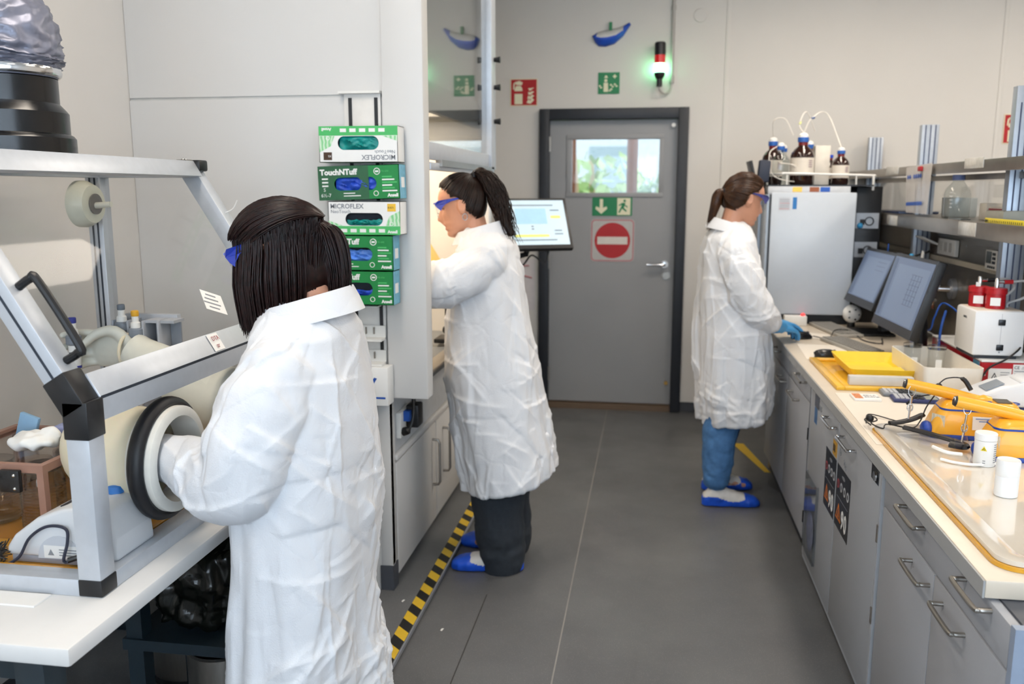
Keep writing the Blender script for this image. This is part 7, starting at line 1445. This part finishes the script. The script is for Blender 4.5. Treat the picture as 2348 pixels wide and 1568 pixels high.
body(p2, Mh2, dict(neck=V3((.055, 0, 1.35)), trunk=[V3((.04, 0, 1.33)), V3((.01, 0, 1.15)), V3((0, 0, .95)), V3((-.01, 0, .80))], trunk_r=[.085, .11, .11, .12], arms=arms2, hands=hands2, legs=legs2, footdir=V3((1, 0, 0))))
coat(p2, [(1.395, -.005, .105, .085), (1.365, -.055, .120, .135), (1.33, -.090, .132, .180), (1.22, -.112, .152, .200), (1.125, -.126, .165, .203), (1.0, -.150, .180, .208), (.90, -.178, .188, .215), (.81, -.198, .186, .222), (.65, -.228, .165, .232), (.45, -.262, .130, .242), (.355, -.272, .118, .245)],
     [([V3((.0, .150, 1.265)), V3((.07, .195, 1.22)), V3((.16, .215, 1.185)), V3((.28, .19, 1.18)), V3((.40, .13, 1.175)), V3((.455, .105, 1.172))], [.078, .086, .086, .082, .062, .045]), ([V3((.0, -.165, 1.27)), V3((.07, -.205, 1.22)), V3((.16, -.215, 1.16)), V3((.28, -.18, 1.13)), V3((.40, -.12, 1.12)), V3((.455, -.09, 1.12))], [.088, .088, .080, .072, .058, .045])], 3.1, tilt=-0.22)
collar(p2, (.050, 0, 1.386), .088, .090, .035, .35, 0, 0, 0.5)
M_TR2 = mat('dark_grey_trousers', '#2b3138', 0.85, var=0.1, scale=120, bump=0.15, bscale=500)
trousers(p2, [[V3((-.03, s * .09, .75)), V3((-.025, s * .095, .55)), V3((-.03, s * .095, .35)), V3((-.045, s * .095, .15)), V3((-.052, s * .095, .03))] for s in (1, -1)], [.078, .095, .108, .100, .088], M_TR2, 5.0, V3((-.02, 0, .85)))
overshoe(p2, (-.14, .09, 0.0), (1, .10, 0), .300, 1); overshoe(p2, (-.12, -.10, 0.0), (1, -.12, 0), .295, 2)
M_H2 = hairmat('dark_brown_hair', '#0f0806', '#26140d')
hm = MB(); hair_cap(hm, Mh2, .008); tie2 = Vector((-.070, 0, .108)); combed(hm, Mh2, tie2, 520)
hr2 = hm.build('hair', M_H2, p2, smooth=True, ang=80)
ts_ = Mh2 @ Vector((-.078, 0, .112)); te_ = V3((-.085, .03, 1.335)); tm = MB(); fb = MB(); limb(fb, [ts_, ts_ + V3((-.035, 0, .010)), ts_ + V3((-.075, .01, -.05)), ts_ + V3((-.10, .015, -.12)), te_ + V3((.01, 0, .04))], [.014, .025, .032, .030, .012], seg=20)
fuse(fb, 'ponytail_core', M_H2, hr2, 0.006, 2, lambda p: 0.012 * mn.noise(p * 30))
tail(tm, ts_, [ts_ + V3((-.035, 0, .012)), ts_ + V3((-.078, .01, -.04)), ts_ + V3((-.110, .015, -.12))], te_, 520, .054, .010, .0016, 3.2, (0.6, 1.0)); tm.build('ponytail', M_H2, hr2, smooth=True, ang=80)
MB().torus(tuple(ts_), .018, .007, 'x', 20, 8).build('hair_tie', M_RUBBER, hr2, smooth=True)
goggles(p2, Mh2)
MB().torus(tuple(Mh2 @ Vector((-.012, .082, -.042))), .012, .0022, 'y', 22, 6, sx=0.8).build('hoop_earring', M_CHROME, p2, smooth=True)
# ------------------------------------------------------------------ woman at the bench computer
p3 = person('woman with straight brown ponytail in white coat and jeans at the bench computer', (0.375, 4.35, 0), 8)
Mh3 = head_matrix((.060, 0, 1.490), 14, 14, 0.97)
legs3 = [[V3((.0, -.09, .80)), V3((-.005, -.095, .62)), V3((-.02, -.10, .42)), V3((-.03, -.10, .28)), V3((-.035, -.10, .14)), V3((-.035, -.10, .085))], [V3((.02, .09, .80)), V3((.055, .095, .62)), V3((.055, .10, .44)), V3((.02, .11, .28)), V3((.005, .115, .14)), V3((.005, .115, .085))]]
arms3 = [([V3((-.01, -.16, 1.25)), V3((.05, -.19, 1.12)), V3((.10, -.185, .99)), V3((.19, -.10, .92)), V3((.268, -.02, .880))],), ([V3((-.01, .16, 1.25)), V3((.06, .19, 1.12)), V3((.11, .19, .99)), V3((.20, .15, .92)), V3((.275, .10, .885))],)]
body(p3, Mh3, dict(neck=V3((.0, 0, 1.345)), trunk=[V3((.0, 0, 1.32)), V3((.0, 0, 1.15)), V3((.01, 0, .95)), V3((.01, 0, .80))], trunk_r=[.085, .105, .105, .115], arms=arms3, hands=[], legs=legs3, footdir=V3((1, -.05, 0))))
coat(p3, [(1.385, -.055, .065, .080), (1.355, -.085, .095, .125), (1.31, -.115, .118, .175), (1.20, -.134, .140, .197), (1.09, -.140, .160, .202), (.97, -.146, .182, .208), (.84, -.145, .203, .215), (.75, -.140, .215, .220), (.60, -.132, .222, .228), (.48, -.120, .222, .235), (.425, -.115, .215, .236)],
     [([V3((-.01, -.150, 1.245)), V3((.02, -.185, 1.16)), V3((.055, -.205, 1.06)), V3((.105, -.185, .985)), V3((.165, -.125, .940)), V3((.205, -.085, .916))], [.075, .080, .082, .080, .068, .050]), ([V3((-.01, .165, 1.245)), V3((.03, .195, 1.15)), V3((.07, .205, 1.05)), V3((.12, .185, .985)), V3((.175, .155, .94)), V3((.205, .135, .92))], [.088, .084, .080, .076, .064, .050])], 8.3, tilt=0.18, fold=1.2)
collar(p3, (.002, 0, 1.378), .086, .088, .034, .42, 0, 0, 0.55)
M_JEAN = mat('blue_denim', '#4a77a8', 0.85, var=0.18, scale=35, bump=0.2, bscale=600)
trousers(p3, [[V3((-.0, -.09, .72)), V3((-.01, -.095, .55)), V3((-.025, -.10, .38)), V3((-.032, -.10, .22)), V3((-.036, -.10, .135))], [V3((.02, .09, .72)), V3((.055, .10, .56)), V3((.055, .105, .40)), V3((.02, .11, .24)), V3((.006, .115, .145))]], [.078, .086, .083, .076, .068], M_JEAN, 2.0, V3((.01, 0, .82)))
overshoe(p3, (-.105, -.10, 0.0), (1, -.05, 0), .285, 3); overshoe(p3, (-.06, .12, 0.0), (1, .10, 0), .27, 4)
M_H3 = hairmat('light_brown_hair', '#25140b', '#4a2d17')
hm = MB(); hair_cap(hm, Mh3, .008); tie3 = Vector((-.106, 0, .020)); combed(hm, Mh3, tie3, 520)
hr3 = hm.build('hair', M_H3, p3, smooth=True, ang=80)
ts_ = Mh3 @ Vector((-.112, 0, .018)); te_ = V3((-.105, -.02, 1.345)); tm = MB(); fb = MB(); limb(fb, [ts_, ts_ + V3((-.025, 0, -.01)), ts_ + V3((-.038, 0, -.06)), te_ + V3((.01, 0, .04))], [.014, .024, .026, .012], seg=16)
fuse(fb, 'ponytail_core', M_H3, hr3, 0.005, 2)
tail(tm, ts_, [ts_ + V3((-.028, 0, -.006)), ts_ + V3((-.043, 0, -.06))], te_, 200, .026, .002, .0016, 1.2, (0.7, 1.0)); tm.build('ponytail', M_H3, hr3, smooth=True, ang=80)
MB().torus(tuple(ts_), .015, .006, 'x', 20, 8).build('hair_tie', M_RUBBER, hr3, smooth=True)
goggles(p3, Mh3, mat('goggle_violet', '#3b3f86', 0.3, coat=0.4))
M_NIT = mat('nitrile_sky_blue', '#4a9bd4', 0.42, var=0.12, scale=30, bump=0.3, bscale=120)
w0 = V3((.262, -.03, .885)); tgt = V3((.40, .085, .842)); g_ = MB(); hand_shape(g_, frame_matrix(w0, tgt - w0, (.1, -.25, 1)), (.30, .34, .36, .40), .35, 1.05, wrist=.05, side=1); limb(g_, [w0 - (tgt - w0).normalized() * .075, w0], [.044, .033], seg=6)
fuse(g_, 'nitrile_glove', M_NIT, p3, 0.003, 2, lambda p: 0.0012 * mn.noise(p * 70))
w1_ = V3((.272, .095, .890)); tg = V3((.40, .155, .850)); g_ = MB(); hand_shape(g_, frame_matrix(w1_, tg - w1_, (.1, .25, 1)), (.25, .28, .30, .34), .35, 1.05, wrist=.05, side=-1); limb(g_, [w1_ - (tg - w1_).normalized() * .075, w1_], [.044, .033], seg=6)
fuse(g_, 'nitrile_glove', M_NIT, p3, 0.003, 2, lambda p: 0.0012 * mn.noise(p * 70 + Vector((5, 0, 0))))
# ------------------------------------------------------------------ woman at the glovebox
p1 = person('woman with dark brown bob seen from behind in white coat reaching into the glovebox', (-0.70, 1.82, 0), 180)
Mh1 = head_matrix((.100, 0, 1.402), 0, 20, 0.97)
legs1 = [[V3((.05, s * .08, .78)), V3((.06, s * .085, .60)), V3((.055, s * .088, .44)), V3((.03, s * .095, .28)), V3((-.02, s * .095, .12)), V3((-.02, s * .095, .085))] for s in (1, -1)]
arms1 = [([V3((.05, .16, 1.17)), V3((.09, .20, 1.05)), V3((.14, .20, .955)), V3((.24, .14, .95)), V3((.375, .082, .95)), V3((.475, .077, .954)), V3((.555, .022, .96)), V3((.575, -.068, .96)), V3((.575, -.16, .952))],), ([V3((.05, -.16, 1.17)), V3((.10, -.22, 1.05)), V3((.15, -.27, .965)), V3((.25, -.31, .955)), V3((.375, -.345, .95)), V3((.465, -.345, .98)), V3((.565, -.35, 1.035)), V3((.655, -.355, 1.08)), V3((.695, -.357, 1.10))],)]
hands1 = [(frame_matrix((.575, -.168, .95), (.25, -1, -.2), (-.2, 0, 1)), (.04, .04, .04, .04), .3, .52), (frame_matrix((.70, -.357, 1.102), (1, -.02, .06), (0, -1, .10)), (.04, .04, .04, .04), .3, .52)]
body(p1, Mh1, dict(neck=V3((.02, 0, 1.26)), trunk=[V3((.03, 0, 1.22)), V3((.02, 0, 1.08)), V3((.02, 0, .92)), V3((.02, 0, .78))], trunk_r=[.085, .105, .105, .115], arms=arms1, hands=hands1, legs=legs1, footdir=V3((1, 0, 0))))
coat(p1, [(1.305, -.022, .125, .080), (1.275, -.045, .140, .125), (1.235, -.062, .150, .175), (1.14, -.078, .162, .205), (1.06, -.090, .175, .216), (.99, -.096, .190, .222), (.83, -.094, .205, .228), (.67, -.080, .212, .234), (.55, -.072, .220, .240), (.40, -.088, .232, .246), (.26, -.098, .240, .250)],
     [([V3((.045, .150, 1.165)), V3((.072, .190, 1.10)), V3((.095, .215, 1.02)), V3((.125, .205, .955)), V3((.185, .165, .940)), V3((.27, .125, .952)), V3((.35, .088, .955))], [.078, .086, .088, .092, .082, .066, .050]), ([V3((.045, -.150, 1.165)), V3((.08, -.195, 1.10)), V3((.11, -.24, 1.02)), V3((.15, -.27, .965)), V3((.21, -.295, .950)), V3((.29, -.325, .955)), V3((.36, -.345, .955))], [.078, .084, .086, .084, .074, .062, .050])], 12.7, voxel=0.0045, fold=0.9, ncrease=300)
collar(p1, (.046, 0, 1.296), .096, .098, .036, .32, 0, 0, 0.5)
trousers(p1, [[V3((.06, s * .08, .70)), V3((.065, s * .085, .50)), V3((.05, s * .09, .30)), V3((.0, s * .095, .10))] for s in (1, -1)], [.06, .066, .068, .07], M_TR2, 9.0, V3((.02, 0, .80)))
overshoe(p1, (-.10, .095, 0.0), (1, .1, 0), .285, 5); overshoe(p1, (-.10, -.095, 0.0), (1, -.1, 0), .285, 6)
M_H1 = hairmat('very_dark_brown_hair', '#0e0707', '#26110e')
hb_ = MB(); hc = V3((.096, 0, 1.412))
hb_.sphere(hc, .106, .086, .100, 24, 16); hb_.sphere(V3((.052, 0, 1.365)), .064, .074, .074, 20, 12)
for s in (1, -1): limb(hb_, [V3((.11, s * .050, 1.42)), V3((.112, s * .056, 1.36)), V3((.105, s * .058, 1.31)), V3((.105, s * .056, 1.29))], [.036, .033, .028, .018], n=16, seg=14)
limb(hb_, [V3((.02, 0, 1.465)), V3((-.005, 0, 1.44)), V3((-.018, 0, 1.385)), V3((-.012, 0, 1.335))], [.016, .022, .022, .012], seg=16, sq=1.3)
hr1 = fuse(hb_, 'hair', M_H1, p1, 0.006, 5, lambda p: 0.003 * mn.noise(Vector((p.x * 30, p.y * 30, p.z * 5))))
hs = MB(); tie1 = V3((.018, .0, 1.470))
def surf(d, k): # hair volume envelope, direction from the head centre
    r = (.116, .096, .110); L = math.sqrt((d.x / r[0]) ** 2 + (d.y / r[1]) ** 2 + (d.z / r[2]) ** 2); return hc + d * (k / L)
for i in range(700): # upper layer combed back to the tie
    s = rng.choice((-1, 1)); u = rng.uniform(0, 1); a0 = R(rng.uniform(0, 75)); a = Vector((math.cos(a0) * (1 if u < .8 else .5), s * math.sin(a0) * rng.uniform(.5, 1.0), rng.uniform(.15, .75))).normalized(); b = (tie1 - hc).normalized(); kk = rng.uniform(.99, 1.05)
    pts = [surf((a * (1 - t) + b * t).normalized(), kk) for t in np.linspace(0, 1, 11)]; hs.tube(pts, [.0008] + [.0021] * 9 + [.0015], 5)
for i in range(1700): # lower layer hanging straight down round the side and back
    s = rng.choice((-1, 1)); az = rng.uniform(30, 178); d = Vector((math.cos(R(az)), s * math.sin(R(az)), rng.uniform(.10, .95))).normalized(); p0 = surf(d, rng.uniform(.95, 1.0))
    dx = math.cos(R(az)); zb = np.interp(dx, [-1, -.5, 0, .5, .95], [1.312, 1.290, 1.268, 1.245, 1.232]) + rng.normal() * .008
    out = Vector((d.x * .104, d.y * .096, 0)); q = V3((hc.x + .004, 0, 0)) + out * rng.uniform(.93, 1.06); f_ = np.linspace(0, 1, 9); pts = [p0]
    for t in f_[1:]:
        z = p0.z + (zb - p0.z) * t; w_ = min(1.0, t * 2.2); taper = 1 - .10 * max(0, t - .55) / .45; pts.append(V3((p0.x + (hc.x + (q.x - hc.x) * taper - p0.x) * w_, p0.y + (q.y * taper - p0.y) * w_, z)))
    hs.tube(pts, [.0010] + [.0023] * 6 + [.0016, .0006], 5)
st1 = hs.build('hair_strands', M_H1, hr1, smooth=True, ang=80); st1['kind'] = 'stuff'
tm = MB(); tail(tm, tie1, [tie1 + V3((-.028, 0, -.02)), tie1 + V3((-.045, 0, -.085))], V3((-.030, .0, 1.305)), 420, .038, .0015, .0019, 1.0, (.75, 1.0)); tm.build('ponytail', M_H1, hr1, smooth=True, ang=80)
MB().torus((tie1.x - .004, 0, tie1.z), .020, .007, 'x', 20, 8).build('hair_tie', M_RUBBER, hr1, smooth=True)
goggles(p1, Mh1)
